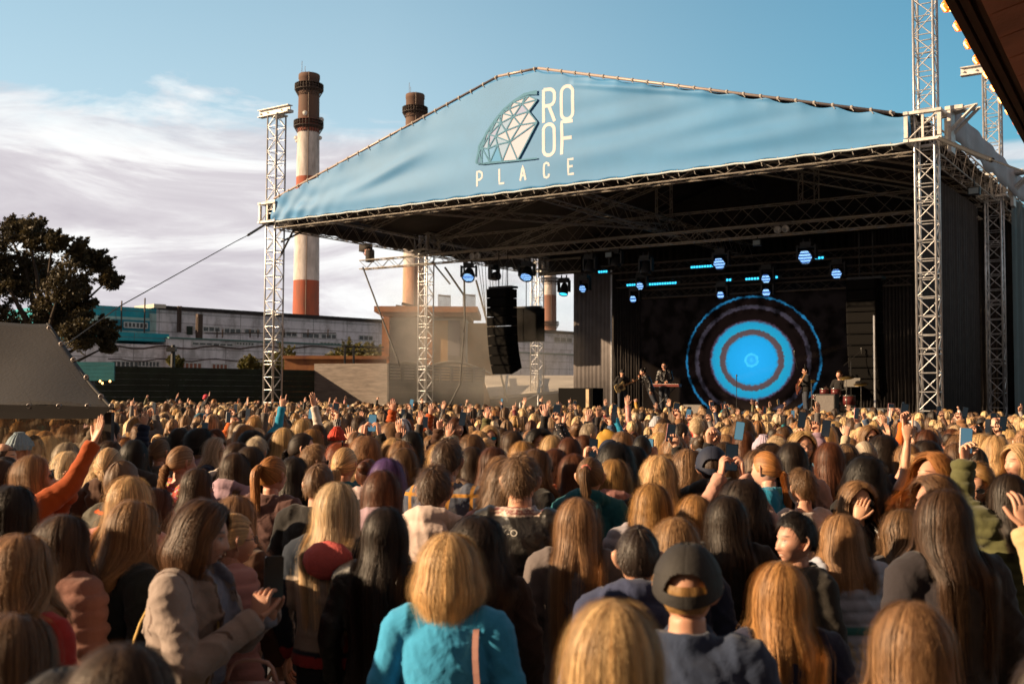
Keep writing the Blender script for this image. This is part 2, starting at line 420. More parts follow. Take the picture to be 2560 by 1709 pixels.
# canopy skin
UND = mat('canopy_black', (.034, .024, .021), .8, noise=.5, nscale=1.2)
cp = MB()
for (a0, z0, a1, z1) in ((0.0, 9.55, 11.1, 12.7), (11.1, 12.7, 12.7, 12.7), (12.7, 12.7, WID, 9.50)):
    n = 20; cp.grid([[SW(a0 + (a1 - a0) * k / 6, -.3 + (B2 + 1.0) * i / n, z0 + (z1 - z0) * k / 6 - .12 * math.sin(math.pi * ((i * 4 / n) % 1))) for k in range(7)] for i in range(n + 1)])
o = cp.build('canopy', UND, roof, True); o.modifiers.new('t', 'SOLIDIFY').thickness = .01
# back gable
bg_ = MB(); bg_.prism([(-.3, 8.6), (WID + .3, 8.6), (WID + .3, 9.62), (12.7, 12.9), (11.1, 12.9), (-.3, 9.62)], S(0, B2 + .6), (U, ZZ, Vv), .02)
bg_.build('back_gable', BLACKCLOTH, roof)
# side valances: one grey cloth, the left one's shade put into its black colour
GREYC = mat('valance_grey', (.38, .37, .40), .7, noise=.15, nscale=1.5)
for a, m_ in ((-.35, BLACKCLOTH), (WID + .62, GREYC)):
    v = MB(); n = 60
    v.grid([[SW(a + .03 * math.sin(b * 3 + z), b, z + (.05 * math.sin(b * 2.3) + .03 * math.sin(b * 7) if z < 9 else 0)) for b in np.linspace(-.2 if a < 0 else .55, B2, n)] for z in ((8.92, 9.2, 9.5, 9.8) if a > 0 else (8.75, 9.2, 9.5, 9.75))])
    o = v.build('side_valance', m_, roof, True); o.modifiers.new('t', 'SOLIDIFY').thickness = .008
# brackets on the right
br = MB()
for b in (.35, B1 + .35):
    base = SW(WID + .45, b, 9.1); ax = (U, Vv, ZZ)
    br.box(base + U * .22 + ZZ * .62, (.45, .5, .10), ax); br.box(base + U * .1, (.10, .5, 1.1), ax)
    for s_ in (-.2, .2): 
        br.tube([base + Vv * s_ + ZZ * .0 + U * .1, base + Vv * s_ + U * .75 + ZZ * .62], .05, 4); br.tube([base + Vv * s_ + U * .1 + ZZ * .55, base + Vv * s_ + U * .8 + ZZ * .62], .04, 4)
br.build('bracket', WHITEST, roof)
def rt(name, segs, m_=DALU, **kw):
    t = MB()
    for A_, B_ in segs: t.truss(A_, B_, **kw)
    return t.build(name, m_, roof)
rt('front_truss', [(SW(.3, -.1, 8.78), SW(WID - .3, -.1, 8.78))], w=.42, h=.42, bay=.75)
rt('side_truss', [(SW(0, .4, 8.98), SW(0, B1 - .4, 8.98))], w=.4, h=.7, bay=.62)
rt('side_truss', [(SW(0, B1 + .4, 8.98), SW(0, B2 - .4, 8.98))], w=.4, h=.7, bay=.62)
rt('side_truss', [(SW(WID, .4, 8.98), SW(WID, B1 - .4, 8.98))], w=.4, h=.7, bay=.62)
rt('side_truss', [(SW(WID, B1 + .4, 8.98), SW(WID, B2 - .4, 8.98))], w=.4, h=.7, bay=.62)
for b in (B1, B2): rt('cross_truss', [(SW(.4, b, 9.0), SW(WID - .4, b, 9.0))], w=.4, h=.72, bay=.72)
rt('spine_truss', [(SW(AX, 0, 8.95), SW(AX, B1, 8.95)), (SW(AX, B1, 8.95), SW(AX, B2, 8.95))], w=.45, h=.6, bay=.6)
rt('ridge_truss', [(SW(AX, .2, 12.2), SW(AX, B2, 12.2))], w=.4, h=.5, bay=.7)
for b in (.1, 4.8, B1, 14.4): rt('rafter_truss', [(SW(.4, b, 9.25), SW(11.6, b, 12.35)), (SW(12.9, b, 12.35), SW(WID - .4, b, 9.2))], w=.3, h=.4, bay=.7)
rt('king_post', [(SW(AX, B1, 9.3), SW(AX, B1, 12.0))], w=.6, h=.6, up=(1, 0, 0), bay=.4)
rt('king_post', [(SW(18.4, B1, 9.3), SW(18.4, B1, 10.7))], w=.6, h=.6, up=(1, 0, 0), bay=.35)
rt('corner_strut', [(SW(AX - 5.2, 0, 8.7), SW(AX, B1, 8.9))], w=.25, bay=.8)
st = MB()
for a0, b0, z0, a1, b1, z1 in ((.15, .2, 8.1, .2, 1.5, 8.75), (.15, .2, 7.6, .9, .2, 8.6), (.2, B1 + .2, 8.3, 1.2, B1 + .3, 7.2), (WID - .2, .3, 8.7, WID - 2.4, B1, 8.6)):
    st.tube([SW(a0, b0, z0), SW(a1, b1, z1)], .04, 6)
st.build('knee_brace', RUBBER, roof)

# lighting truss in front of the mid towers
def place_thing(name, A_, B_, lab, cat, grp=None, m_=ALU, **kw):
    t = MB(); t.truss(A_, B_, **kw); o = t.build(name, m_); return tag(o, lab, cat, grp)
lt = place_thing('lighting_truss', SW(-3.5, 8.95, 8.30), SW(WID - .3, 8.95, 8.30), 'long horizontal truss with moving lights below it, sticking out left past its tower', 'lighting truss', 'lighting trusses', m_=mat('truss_warm', (.50, .46, .42), .42, .7), w=.42, bay=.5, r=.027, rb=.015)
for nm, a0, a1, b, z, lab in (('r2', 8.5, 22, 11.4, 7.55, 'dark truss with the upper row of blue led strips'), ('r3', 9, 22.3, 11.9, 6.95, 'dark truss with the lower row of blue led strips'), ('r4', 10.0, 21.5, 12.0, 6.45, 'lowest dark truss just over the screen')):
    place_thing('lighting_truss', SW(a0, b, z), SW(a1, b, z), lab, 'lighting truss', 'lighting trusses', m_=mat('truss_dark', (.10, .085, .08), .5, .6), w=.34, bay=.5)
# hoist motor on the left tip
hm = empty('hoist_motor', SW(-3.0, 8.95, 8.5), -TH, 'dark chain hoist motor on the left end of the light truss', 'hoist')
h_ = MB(); h_.lathe([(0, 0), (.2, .02), (.22, .1), (.22, .55), (.18, .62), (0, .64)], 14, (0, 0, -.1)); h_.box((-.28, 0, .62), (.62, .3, .34)); h_.build('housing', BLACKCLOTH, hm, True)
h_ = MB(); h_.box((-.05, 0, .4), (.3, .34, .25)); h_.tube([(-.5, 0, .5), (-.35, 0, .3), (-.1, 0, .1)], .02, 5); h_.build('hook', mat('hook_red', (.25, .06, .03), .5), hm)

def cable(name, pts, r, lab, cat='cable', grp=None, m_=None, sag=0.0):
    a, b = np.array(pts[0]), np.array(pts[-1]); mb = MB(); P = []
    for p, q in zip(pts[:-1], pts[1:]):
        p, q = np.array(p), np.array(q)
        for i in range(12): f = i / 12; P.append(p + (q - p) * f - ZZ * sag * 4 * f * (1 - f))
    P.append(b); mb.tube(P, r, 5); return tag(mb.build(name, m_ or RUBBER, None, True), lab, cat, grp)
cable('guy_wire', [at(660, 563, 41.5), at(620, 588, 39.0)], .05, 'thick black guy strap at the left tower sleeve', 'guy wire', 'guy wires')
cable('guy_wire', [at(620, 588, 39.0), at(585, 606, 37.6), at(300, 765, 30), at(60, 935, 22)], .016, 'long thin guy wire running down left from the tower past the tree', 'guy wire', 'guy wires')
cable('guy_wire', [at(907, 668, 49.0), at(1000, 915, 47.0)], .04, 'black strap hanging diagonally from the light truss end in front of the house', 'guy wire', 'guy wires')
cable('guy_wire', [SW(WID + .3, -.2, 8.9), at(2440, 385, 24), at(2480, 400, 22.5)], .06, 'thick black strap leaving the right tower sleeve', 'guy wire', 'guy wires')
cable('guy_wire', [at(2480, 400, 22.5), at(2620, 450, 18)], .02, 'thin pair of guy wires at the right picture edge', 'guy wire', 'guy wires')
cable('guy_wire', [at(775, 668, 60), at(940, 688, 60)], .01, 'faint thin wire crossing the sky left of the light truss', 'guy wire', 'guy wires') if False else None

# ------------------------------------------------------------------ stage deck, screen, drapes
dk = empty('stage_deck', (0, 0, 0), 0, 'black raised concert stage deck with a pale front lip', 'stage')
d = MB(); d.box(S(16.0, 7.4, STAGE_Z - .1), (20.0, 12.0, .2), (U, Vv, ZZ)); d.build('platform', mat('deck_black', (.03, .026, .024), .6, noise=.4, nscale=2), dk)
d = MB(); d.box(S(19.6, 1.37, STAGE_Z - .06), (5.6, .05, .10), (U, Vv, ZZ)); d.build('front_lip', mat('deck_lip', (.55, .52, .48), .5, .3), dk)
d = MB(); d.grid([[S(a, 1.45 + .05 * math.sin(a * 9), z) for a in np.linspace(6, 26, 160)] for z in (.02, STAGE_Z - .22)]); d.build('skirt', BLACKCLOTH, dk)
# LED wall
SB = 12.4
aL, zT = onb(1583, 752, SB); aR, _ = onb(2135, 752, SB)
sm = bpy.data.materials.new('led_picture'); sm.use_nodes = True; n = NT(sm.node_tree)
geo = n.n('ShaderNodeTexCoord'); sx = n.n('ShaderNodeSeparateXYZ'); n.l(geo, 'Object', sx, 0)
px_ = n.math('DIVIDE', sx.outputs[0], 1.06); r2 = n.math('SQRT', n.math('ADD', n.math('POWER', px_, 2.0), n.math('POWER', n.math('MULTIPLY', sx.outputs[2], 1.04), 2.0)))
nz = n.n('ShaderNodeTexNoise', i_Scale=9.0, i_Detail=4); n.l(geo, 'Object', nz, 'Vector')
nz2 = n.n('ShaderNodeTexNoise', i_Scale=1.6, i_Detail=4); n.l(geo, 'Object', nz2, 'Vector')
rr = n.math('ADD', r2, n.math('MULTIPLY', n.math('SUBTRACT', nz.outputs[0], .5), .16))
K = 1 / 3.2
ring = n.ramp(n.math('MULTIPLY', rr, K), [(0.0, (.04, .42, .75)), (.045 / 1, (.02, .30, .68)), (.085, (.05, .48, .74)), (.095, (.015, .31, .66)), (.30, (.012, .28, .58)), (.325, (.012, .24, .46)), (.345, (.085, .055, .06)), (.405, (.07, .05, .055)), (.42, (.012, .26, .42)), (.50, (.012, .23, .40)), (.53, (.05, .03, .05)), (.55, (.005, .0028, .0026)), (.685, (.005, .0028, .0026)), (.70, (.038, .032, .045)), (.735, (.03, .027, .036)), (.75, (.005, .0028, .0026)), (.835, (.004, .0025, .0025)), (.85, (.012, .13, .27)), (.862, (.012, .12, .25)), (.872, (.0025, .0018, .0018))][:32])
nx = n.math('MULTIPLY', nz2.outputs[0], 1.0)
brk = n.ramp(nx, [(.40, .15), (.58, 1.0)])
scan = n.n('ShaderNodeTexWave', wave_type='BANDS', bands_direction='Z', i_Scale=12.0); n.l(geo, 'Object', scan, 'Vector')
c1 = n.mix(1.0, ring, n.ramp(scan.outputs[0], [(0, .72), (1, 1.0)]), 'MULTIPLY')
c2 = n.mix(n.ramp(n.math('MULTIPLY', r2, K), [(.6, 0.0), (.66, 1.0)]), c1, n.mix(1.0, c1, brk, 'MULTIPLY'))
pb = n.n('ShaderNodeBsdfPrincipled', i_Roughness=.5); pb.inputs['Base Color'].default_value = (.0065, .005, .0045, 1); pb.inputs['Specular IOR Level'].default_value = .05; pb.inputs['Roughness'].default_value = .9
n.t.links.new(c2, pb.inputs['Emission Color']); pb.inputs['Emission Strength'].default_value = .85
out = n.n('ShaderNodeOutputMaterial'); n.l(pb, 0, out, 0)
scr = empty('led_screen', (0, 0, 0), 0, 'wide led wall showing a glowing blue disc inside blue rings', 'screen')
ca, cz = onb(1880, 900, SB)
w_ = MB(); w_.box(((aL + aR) / 2 - ca, 0, (STAGE_Z + .05 + 6.3) / 2 - cz), (aR - aL, .12, 6.3 - STAGE_Z - .05))
o = w_.build('display', sm, scr); o.location = S(ca, SB, cz); o.rotation_euler = (0, 0, -TH)
print('screen', aL, aR, ca, cz)
fr = MB()
for a in np.arange(aL, aR + .1, (aR - aL) / 8): fr.tube([S(a, SB + .35, STAGE_Z), S(a, SB + .35, 6.4)], .03, 5)
fr.build('support_frame', BLACK, scr)
# drapes: grey lit wing, back wall, right wall
def drape(name, a0, b0, a1, b1, z0, z1, m_, lab, folds=40, amp=.05, cat='curtain'):
    mb = MB(); n = folds * 4; A_, B_ = S(a0, b0), S(a1, b1); d = (B_ - A_) / np.linalg.norm(B_ - A_); nr = np.array([-d[1], d[0], 0])
    mb.grid([[A_ + (B_ - A_) * i / n + nr * amp * math.sin(i * math.pi / 2 + .7 * math.sin(i * .37)) + ZZ * z for i in range(n + 1)] for z in (z0, z1)])
    o = mb.build(name, m_, None, True); o.modifiers.new('t', 'SOLIDIFY').thickness = .01
    return tag(o, lab, cat, 'black stage drapes')
WING = mat('scrim_grey', (.17, .15, .15), .8, noise=.25, nscale=1.2)
aw0, _ = onb(1434, 800, 12.2)
drape('wing_curtain', aw0, 12.2, aw0 + 2.05, 12.1, .1, 7.6, WING, 'greyish mesh wing curtain with a bright pole at its right edge', 10, .02)
drape('stage_curtain', aw0 + 2.1, 12.15, aL + .4, 12.3, .1, 7.2, BLACKCLOTH, 'narrow black curtain directly left of the led wall', 10, .05)
drape('stage_curtain', aR - .05, SB + .1, WID - .45, SB + .3, .1, 8.6, BLACKCLOTH, 'black curtain to the right of the led wall behind the hanging speaker column', 40, .04)
drape('stage_curtain', onb(1452, 700, B2 - .6)[0], B2 - .6, WID - .3, B2 - .5, .1, 9.4, BLACKCLOTH, 'tall black back curtain closing the stage behind the light trusses', 60, .05)
drape('stage_curtain', WID - .5, 1.2, WID - .42, B1 - .6, .1, 8.5, BLACKCLOTH, 'black side curtain between the two right hand truss towers', 30, .03)
wp = MB(); wp.tube([S(aw0 + 2.08, 12.0, .1), S(aw0 + 2.08, 12.0, 7.6)], .04, 6); tag(wp.build('curtain_pole', ALU), 'bright upright pole at the edge of the grey wing curtain', 'pole')
# translucent green-grey scrim on the far right
sc_m = mat('scrim_mesh', (.075, .085, .085), .7, noise=.2, nscale=2)
n = sc_m.node_tree; pr = [x for x in n.nodes if x.type == 'BSDF_PRINCIPLED'][0]; pr.inputs['Alpha'].default_value = .72
mb = MB(); mb.grid([[S(WID + .5 + .03 * math.sin(b * 5), b, z) for b in np.linspace(B1 + .35, B2, 60)] for z in (0.1, 3, 6, 9.0)])
tag(mb.build('mesh_scrim', sc_m, None, True), 'see-through grey green mesh scrim at the right edge of the stage', 'scrim')

# ------------------------------------------------------------------ speakers
def line_array(c, n_, w, h, dpt, lab, curve=.012):
    t = empty('line_array', c, -TH, lab, 'hanging speaker', 'flown speaker columns')
    fb = MB(); fb.box((.08, 0, .05), (w * 1.15, .5, .08)); fb.build('fly_bar', BLACK, t)
    ch = MB(); ch.tube([(-.15, 0, .05), (-.15, 0, 1.6)], .02, 5); ch.tube([(.3, 0, .05), (.3, 0, 1.6)], .02, 5); ch.build('chain', RUBBER, t)
    th_ = 0; p = np.array([0, 0, 0.0])
    for i in range(n_):
        th_ = curve * i * i; dwn = np.array([0, math.sin(th_), -math.cos(th_)]); fw = np.array([0, -math.cos(th_), -math.sin(th_)])
        cb = MB(); c0 = p + dwn * h * .5; ax = (np.array([1, 0, 0]), fw, -dwn)
        cb.prism([(-w / 2, -dpt / 2), (w / 2, -dpt / 2), (w / 2, dpt / 2 - .04), (w / 2 - .04, dpt / 2), (-w / 2 + .04, dpt / 2), (-w / 2, dpt / 2 - .04)], c0 - ax[2] * (h / 2 - .012), (ax[0], ax[1], ax[2]), h - .028)
        cb.box(c0 + fw * (dpt / 2 + .004), (w * .86, .02, h * .72), ax)
        for s_ in (-1, 1): cb.box(c0 + ax[0] * s_ * (w / 2 + .01), (.03, .12, h * .95), ax)
        cb.build('cabinet', MATTE, t); p = p + dwn * h
    return t
a_, z_ = onb(1254, 722, 6.6)
line_array(S(a_, 6.6, z_), 9, 1.0, .385, .8, 'curved black line array speaker hanging in front of the hazy house', .0055)
a_, z_ = onb(2160, 700, 6.6)
line_array(S(a_, 6.6, z_), 11, 1.0, .36, .8, 'black line array speaker column almost lost against the dark stage right', .004)
a_, z_ = onb(1320, 770, 10.5)
sb = empty('subwoofer_stack', S(a_, 10.5, z_), -TH, 'square black flown speaker block in front of the rear tower', 'hanging speaker')
for k, (sx_) in enumerate((-1, 1)):
    m_ = MB(); m_.box((sx_ * .34, 0, -.76), (.665, .7, 1.5)); m_.box((sx_ * .34, -.36, -.76), (.6, .02, 1.42)); m_.build('cabinet', MATTE, sb)
m_ = MB(); m_.tube([(-.1, 0, 0), (-.1, 0, 1.9)], .02, 5); m_.tube([(.25, 0, 0), (.25, 0, 1.9)], .015, 5); m_.box((0, 0, .04), (1.3, .4, .06)); m_.build('rigging', RUBBER, sb)

# ------------------------------------------------------------------ lights on trusses
LEDM = bpy.data.materials.new('led_cells'); LEDM.use_nodes = True; n = NT(LEDM.node_tree)
t_ = n.n('ShaderNodeTexCoord'); vo = n.n('ShaderNodeTexVoronoi', i_Scale=26.0, i_Randomness=0.0); n.l(t_, 'Object', vo, 'Vector')
em_ = n.n('ShaderNodeEmission', i_Strength=1.5); n.t.links.new(n.ramp(vo.outputs['Distance'], [(.25, (.42, .75, 1.0)), (.42, (.03, .10, .35)), (.6, (.01, .02, .05))]), em_.inputs[0])
o_ = n.n('ShaderNodeOutputMaterial'); n.l(em_, 0, o_, 0)
CYAN = mat('led_cyan', (.01, .05, .06), .4, emis=(.03, .45, .75), es=1.5)
def moving_head(P, lab, r=.24, tilt=35, yaw=20, on=True, body=True, em=LEDM):
    t = empty('moving_head_light', P, -TH + R(yaw), lab, 'stage light', 'moving head lights under the trusses')
    b = MB(); b.box((0, 0, -.10), (.42, .32, .18)); b.tube([(-.12, 0, 0), (-.12, 0, .12)], .03, 6); b.tube([(.12, 0, 0), (.12, 0, .12)], .03, 6); b.build('base', BLACK, t)
    b = MB()
    for s_ in (-1, 1): b.box((s_ * (r + .05), 0, -.38), (.07, .2, .52))
    b.box((0, 0, -.19), (2 * r + .15, .2, .06)); b.build('yoke', BLACK, t)
    ti = R(tilt); ax = np.array([0, -math.sin(ti), -math.cos(ti)]); e1 = np.array([1, 0, 0]); e2 = np.cross(ax, e1)
    b = MB(); c = np.array([0, 0, -.52]); b.lathe([(0, -.30), (r * .55, -.28), (r * .75, -.15), (r, .06), (r * 1.02, .24), (r * .98, .26), (r * .9, .20)], 20, c, (e1, e2, ax)); b.build('head', BLACK, t, True)
    b = MB(); b.lathe([(0, .215), (r * .9, .215), (r * .9, .205)], 6 if em is LEDM else 20, c, (e1, e2, ax))
    b.build('lens', em if on else mat('lens_off', (.05, .05, .05), .1), t)
    return t
heads = [(1172, 690, 9.0, .26, 40, 25, 'first blue-lit moving head from the left end of the light truss'), (1317, 688, 9.0, .26, 35, 15, 'blue-lit moving head hanging above the square speaker block'),
         (1462, 723, 10.6, .17, 70, 0, 'small blue honeycomb light above the grey wing curtain'), (1605, 716, 11.5, .17, 70, 0, 'blue honeycomb light on the left of the lower led strips'), (1588, 750, 11.8, .16, 75, 0, 'lowest left blue honeycomb light over the screen corner'),
         (1803, 661, 9.0, .24, 70, 0, 'large blue honeycomb light above the disc of the screen'), (1806, 740, 11.8, .16, 75, 0, 'small blue honeycomb light right above the top of the rings'), (1919, 698, 11.5, .19, 70, 0, 'upper blue honeycomb light right of the ring top'), (1920, 734, 11.8, .17, 75, 0, 'lower blue honeycomb light right of the ring top'),
         (2017, 645, 9.0, .26, 70, 0, 'big blue honeycomb light high on the right of the screen'), (2095, 686, 11.4, .20, 70, 0, 'blue honeycomb light beside the dark speaker column')]
for x, y, b, r_, ti, yw, lab in heads:
    a_, z_ = onb(x, y, b); moving_head(S(a_, b, z_ + .60), lab, r_ * 1.12, ti, yw)
a_, z_ = onb(1235, 690, 9.0); moving_head(S(a_, 9.0, z_ + .5), 'unlit black moving head turned sideways between two blue lights', .2, 95, 80, False)
a_, z_ = onb(1410, 722, 10.8); moving_head(S(a_, 10.8, z_ + .5), 'black moving head with a small cyan beam at the open left side', .2, 20, 10, True, em=CYAN)
for x, y, lab in ((1475, 668, 'unlit black moving head left of the dark king post'), (1540, 655, 'unlit black moving head in the middle of the light truss'), (1615, 672, 'unlit black moving head above the upper led strips')):
    a_, z_ = onb(x, y, 9.0); moving_head(S(a_, 9.0, z_ + .55), lab, .22, 10, 0, False)
strip = [(1495, 1520, 681, 677, 11.2), (1726, 1790, 668, 664, 11.2), (1566, 1592, 713, 711, 11.7), (1622, 1698, 711, 706, 11.7), (1863, 1905, 698, 695, 11.7), (1815, 1830, 700, 699, 11.7), (2037, 2060, 645, 644, 11.2), (1938, 1950, 693, 692, 11.7)]
for k, (x0, x1, y0, y1, b) in enumerate(strip):
    a0, z0 = onb(x0, y0, b); a1, z1 = onb(x1, y1, b); zz = (z0 + z1) / 2
    lab_ = ['upper left', 'upper middle', 'lower far left', 'long lower left', 'lower middle beside the honeycomb', 'short lower centre', 'upper right beside the big honeycomb', 'short lower right'][k] + ' blue led strip of small square cells over the stage'
    t = empty('led_strip', S(a0, b, zz), -TH, lab_, 'led strip', 'blue led strips')
    q = MB(); q.box(((a1 - a0) / 2, .05, 0), (a1 - a0 + .1, .08, .14)); q.build('housing', BLACK, t)
    q = MB()
    for i in range(int((a1 - a0) / .12)): q.box((.06 + i * .12, 0, 0), (.075, .03, .085))
    q.build('cells', CYAN, t)
# pale round blinders, small work lamps
for x, y, lab in ((1188, 640, 'pair of round audience lamps on the light truss near the left'), (1954, 573, 'pair of round audience lamps on the light truss right of centre')):
    a_, z_ = onb(x, y, 8.6); t = empty('blinder_lamp', S(a_, 8.6, z_), -TH, lab, 'stage light', 'audience blinder lamps')
    for s_ in (-.15, .15):
        q = MB(); q.lathe([(.13, .08), (.14, -.04), (.13, -.05), (.11, -.03), (.05, .03), (0, .04)], 20, (s_, 0, 0), (np.array([1, 0, 0]), ZZ, np.array([0, 1, 0]))); q.build('lamp_ring', WHITEST, t, True)
    q = MB(); q.box((0, .1, 0), (.6, .06, .1)); q.build('bracket', BLACK, t)
for x, y, b, lab in ((1893, 607, 8.8, 'small grey floodlight under the light truss right of centre'), (1523, 637, 8.8, 'small grey floodlight under the light truss left of centre'), (2435, 478, 4.0, 'square glass floodlight hanging near the right roof edge')):
    a_, z_ = onb(x, y, b); t = empty('floodlight', S(a_, b, z_), -TH, lab, 'floodlight', 'small floodlights')
    q = MB(); q.box((0, 0, 0), (.34, .12, .24)); q.tube([(0, .02, .1), (0, .02, .4)], .02, 5); q.build('housing', BLACK, t)
    q = MB(); q.box((0, -.075, 0), (.27, .02, .17)); q.build('glass', mat('flood_glass', (.30, .36, .38), .15), t)
for k, (x, y, y2) in enumerate(((2246, 722, 985), (2001, 560, 700), (1680, 715, 960))):
    pass
# ------------------------------------------------------------------ chimneys
CONC = {}
def band_mat(name, bands, H, ncol=.35):
    "painted bands by object z: list of (z_top, colour)"
    m = bpy.data.materials.new(name); m.use_nodes = True; n = NT(m.node_tree)
    t = n.n('ShaderNodeTexCoord'); s = n.n('ShaderNodeSeparateXYZ'); n.l(t, 'Object', s, 0)
    nz = n.n('ShaderNodeTexNoise', i_Scale=.35, i_Detail=8, i_Roughness=.7); mp = n.n('ShaderNodeMapping'); mp.inputs['Scale'].default_value = (1.4, 1.4, .35); n.l(t, 'Object', mp, 0); n.l(mp, 0, nz, 'Vector')
    cur = None
    for zt, c in bands:
        f = n.math('GREATER_THAN', s.outputs[2], zt - .0)
        cur = (*c, 1) if cur is None else n.mix(f, cur, (*c, 1))
        # note: each entry starts at its z
    d = n.mix(n.ramp(nz.outputs[0], [(.36, ncol + .25), (.60, 0)]), cur, (.10, .075, .06, 1))
    b = n.n('ShaderNodeBsdfPrincipled', i_Roughness=.85); n.t.links.new(d, b.inputs['Base Color']); o = n.n('ShaderNodeOutputMaterial'); n.l(b, 0, o, 0)
    return m
def chimney(x_top, y_top, wt_, x_bot, y_bot, wb, D, bands, rings, lab):
    T = at(x_top, y_top, D); Bm = at(x_bot, y_bot, D); r1 = wt_ / 2 / FPX * D; r0_ = wb / 2 / FPX * D
    H = T[2]; zb = Bm[2]; slope = (r0_ - r1) / (H - zb); rb = r0_ + slope * zb
    base = (Bm[0] + (Bm[0] - T[0]) / (H - zb) * zb * 0, D, 0)
    t = empty('chimney', ((T[0] + Bm[0]) / 2, D, 0), 0, lab, 'chimney')
    zz = lambda y: at(x_top, y, D)[2]
    BB = [(-10 if i == 0 else zz(y), c) for i, (y, c) in enumerate(bands)]
    q = MB(); rr = lambda z: rb + (r1 - rb) * z / H
    prof = [(rr(z), z) for z in np.linspace(0, H - 1.2, 16)] + [(r1 * 1.05, H - 1.1), (r1 * 1.05, H - .2), (r1, H), (r1 * .8, H), (r1 * .8, H - 3)]
    q.lathe(prof, 40); q.build('shaft', band_mat('paint_' + str(int(x_top)), BB, H), t, True)
    for y in rings:
        z = zz(y); r_ = rr(z); q = MB()
        q.lathe([(r_, z - .5), (r_ + .9, z - .1), (r_ + .9, z), (r_, z)], 40)
        for h in (.6, 1.2): q.lathe([(r_ + .82, z + h), (r_ + .9, z + h + .06), (r_ + .82, z + h + .12)], 40)
        for k in range(28):
            w = 2 * math.pi * k / 28; q.tube([((r_ + .86) * math.cos(w), (r_ + .86) * math.sin(w), z), ((r_ + .86) * math.cos(w), (r_ + .86) * math.sin(w), z + 1.25)], .06, 4)
            q.tube([(r_ * math.cos(w), r_ * math.sin(w), z - 1.5), ((r_ + .8) * math.cos(w), (r_ + .8) * math.sin(w), z - .1)], .07, 4)
        q.build('gallery', mat('gallery_iron', (.05, .035, .03), .7), t)
    q = MB()
    for w in (2.2, 4.1): q.tube([(r1 * math.cos(w), r1 * math.sin(w), H), (r1 * math.cos(w), r1 * math.sin(w), H + 2.5)], .05, 4)
    q.tube([(rr(2) * math.cos(4.9), rr(2) * math.sin(4.9) - .3, 2), (r1 * math.cos(4.9), r1 * math.sin(4.9) - .25, H)], .10, 4)
    q.build('ladder_and_rods', mat('iron_dark', (.12, .08, .06), .7), t)
    return t, rr, zz
BR, RD, WH = (.13, .068, .048), (.40, .09, .045), (.66, .60, .58)
t, rr_, zz_ = chimney(775, 187, 51, 763, 785, 66, 235, [(2000, RD), (702, WH), (520, RD), (444, WH), (333, (.30, .075, .045)), (300, BR)], (226, 318), 'tall red and white striped factory chimney with two galleries, standing clear of the banner')
q = MB(); P = np.array([0, 0, 0.])
for (dx, y, s_) in ((-3, 291, .55), (31, 300, .7), (29, 345, .5), (-31, 345, .5), (-28, 352, .5)):
    z = zz_(y); x = dx / FPX * 235; q.lathe([(0, .2), (s_, 0), (s_ * .95, -.1), (0, .1)], 12, (x, -rr_(z) - .6 if abs(dx) < 20 else 0, z), (np.array([1, 0, 0]), ZZ, np.array([0, -1, 0])))
q.build('antenna_dish', WHITEST, t)
chimney(1041, 237, 46, 1030, 770, 54, 262, [(2000, (.56, .31, .21)), (665, WH), (440, RD), (360, WH), (330, BR)], (282, 598), 'second chimney half hidden behind the left slope of the blue banner')
chimney(1376, 340, 30, 1374, 823, 34, 400, [(2000, (.28, .12, .08)), (738, WH), (500, RD), (400, WH), (330, BR)], (703, 812), 'farthest chimney, white above brown, seen through the rear left tower')

# ------------------------------------------------------------------ factory
def wall_mat(name, c, c2, ps=.12):
    m = bpy.data.materials.new(name); m.use_nodes = True; n = NT(m.node_tree)
    t = n.n('ShaderNodeTexCoord'); mp = n.n('ShaderNodeMapping'); n.l(t, 'Object', mp, 0)
    nz = n.n('ShaderNodeTexNoise', i_Scale=.25, i_Detail=10, i_Roughness=.72); n.l(mp, 0, nz, 'Vector')
    nz2 = n.n('ShaderNodeTexNoise', i_Scale=1.1, i_Detail=6); mp2 = n.n('ShaderNodeMapping'); mp2.inputs['Scale'].default_value = (1, 1, .25); n.l(t, 'Object', mp2, 0); n.l(mp2, 0, nz2, 'Vector')
    s = n.n('ShaderNodeSeparateXYZ'); n.l(t, 'Object', s, 0)
    jz = n.math('LESS_THAN', n.math('FRACT', n.math('DIVIDE', s.outputs[2], 1.25)), .07)
    jx = n.math('LESS_THAN', n.math('FRACT', n.math('DIVIDE', s.outputs[0], 6.0)), .015)
    a = n.mix(n.ramp(nz.outputs[0], [(.50, 0), (.60, .8)]), (*c, 1), (*c2, 1))
    a = n.mix(n.ramp(nz2.outputs[0], [(.5, 0), (.75, .5)]), a, (.16, .14, .14, 1))
    a = n.mix(n.math('MULTIPLY', n.math('MAXIMUM', jz, jx), .7), a, (.12, .10, .10, 1))
    b = n.n('ShaderNodeBsdfPrincipled', i_Roughness=.9); n.t.links.new(a, b.inputs['Base Color']); o = n.n('ShaderNodeOutputMaterial'); n.l(b, 0, o, 0)
    return m
FW = wall_mat('panel_white', (.84, .80, .84), (.46, .43, .44)); FT = wall_mat('panel_teal', (.02, .34, .44), (.06, .42, .50)); FG = wall_mat('panel_mint', (.40, .60, .58), (.46, .62, .60))
GL = mat('dirty_glass', (.045, .045, .045), .25, noise=.6, nscale=1.0); TARR = mat('roof_tar', (.035, .03, .03), .9, noise=.5, nscale=.4)
FA, FB = at(395, 900, 140.0), at(1440, 900, 196.0)
FU = (FB - FA); FU[2] = 0; FU /= np.linalg.norm(FU); FN = np.array([FU[1], -FU[0], 0])
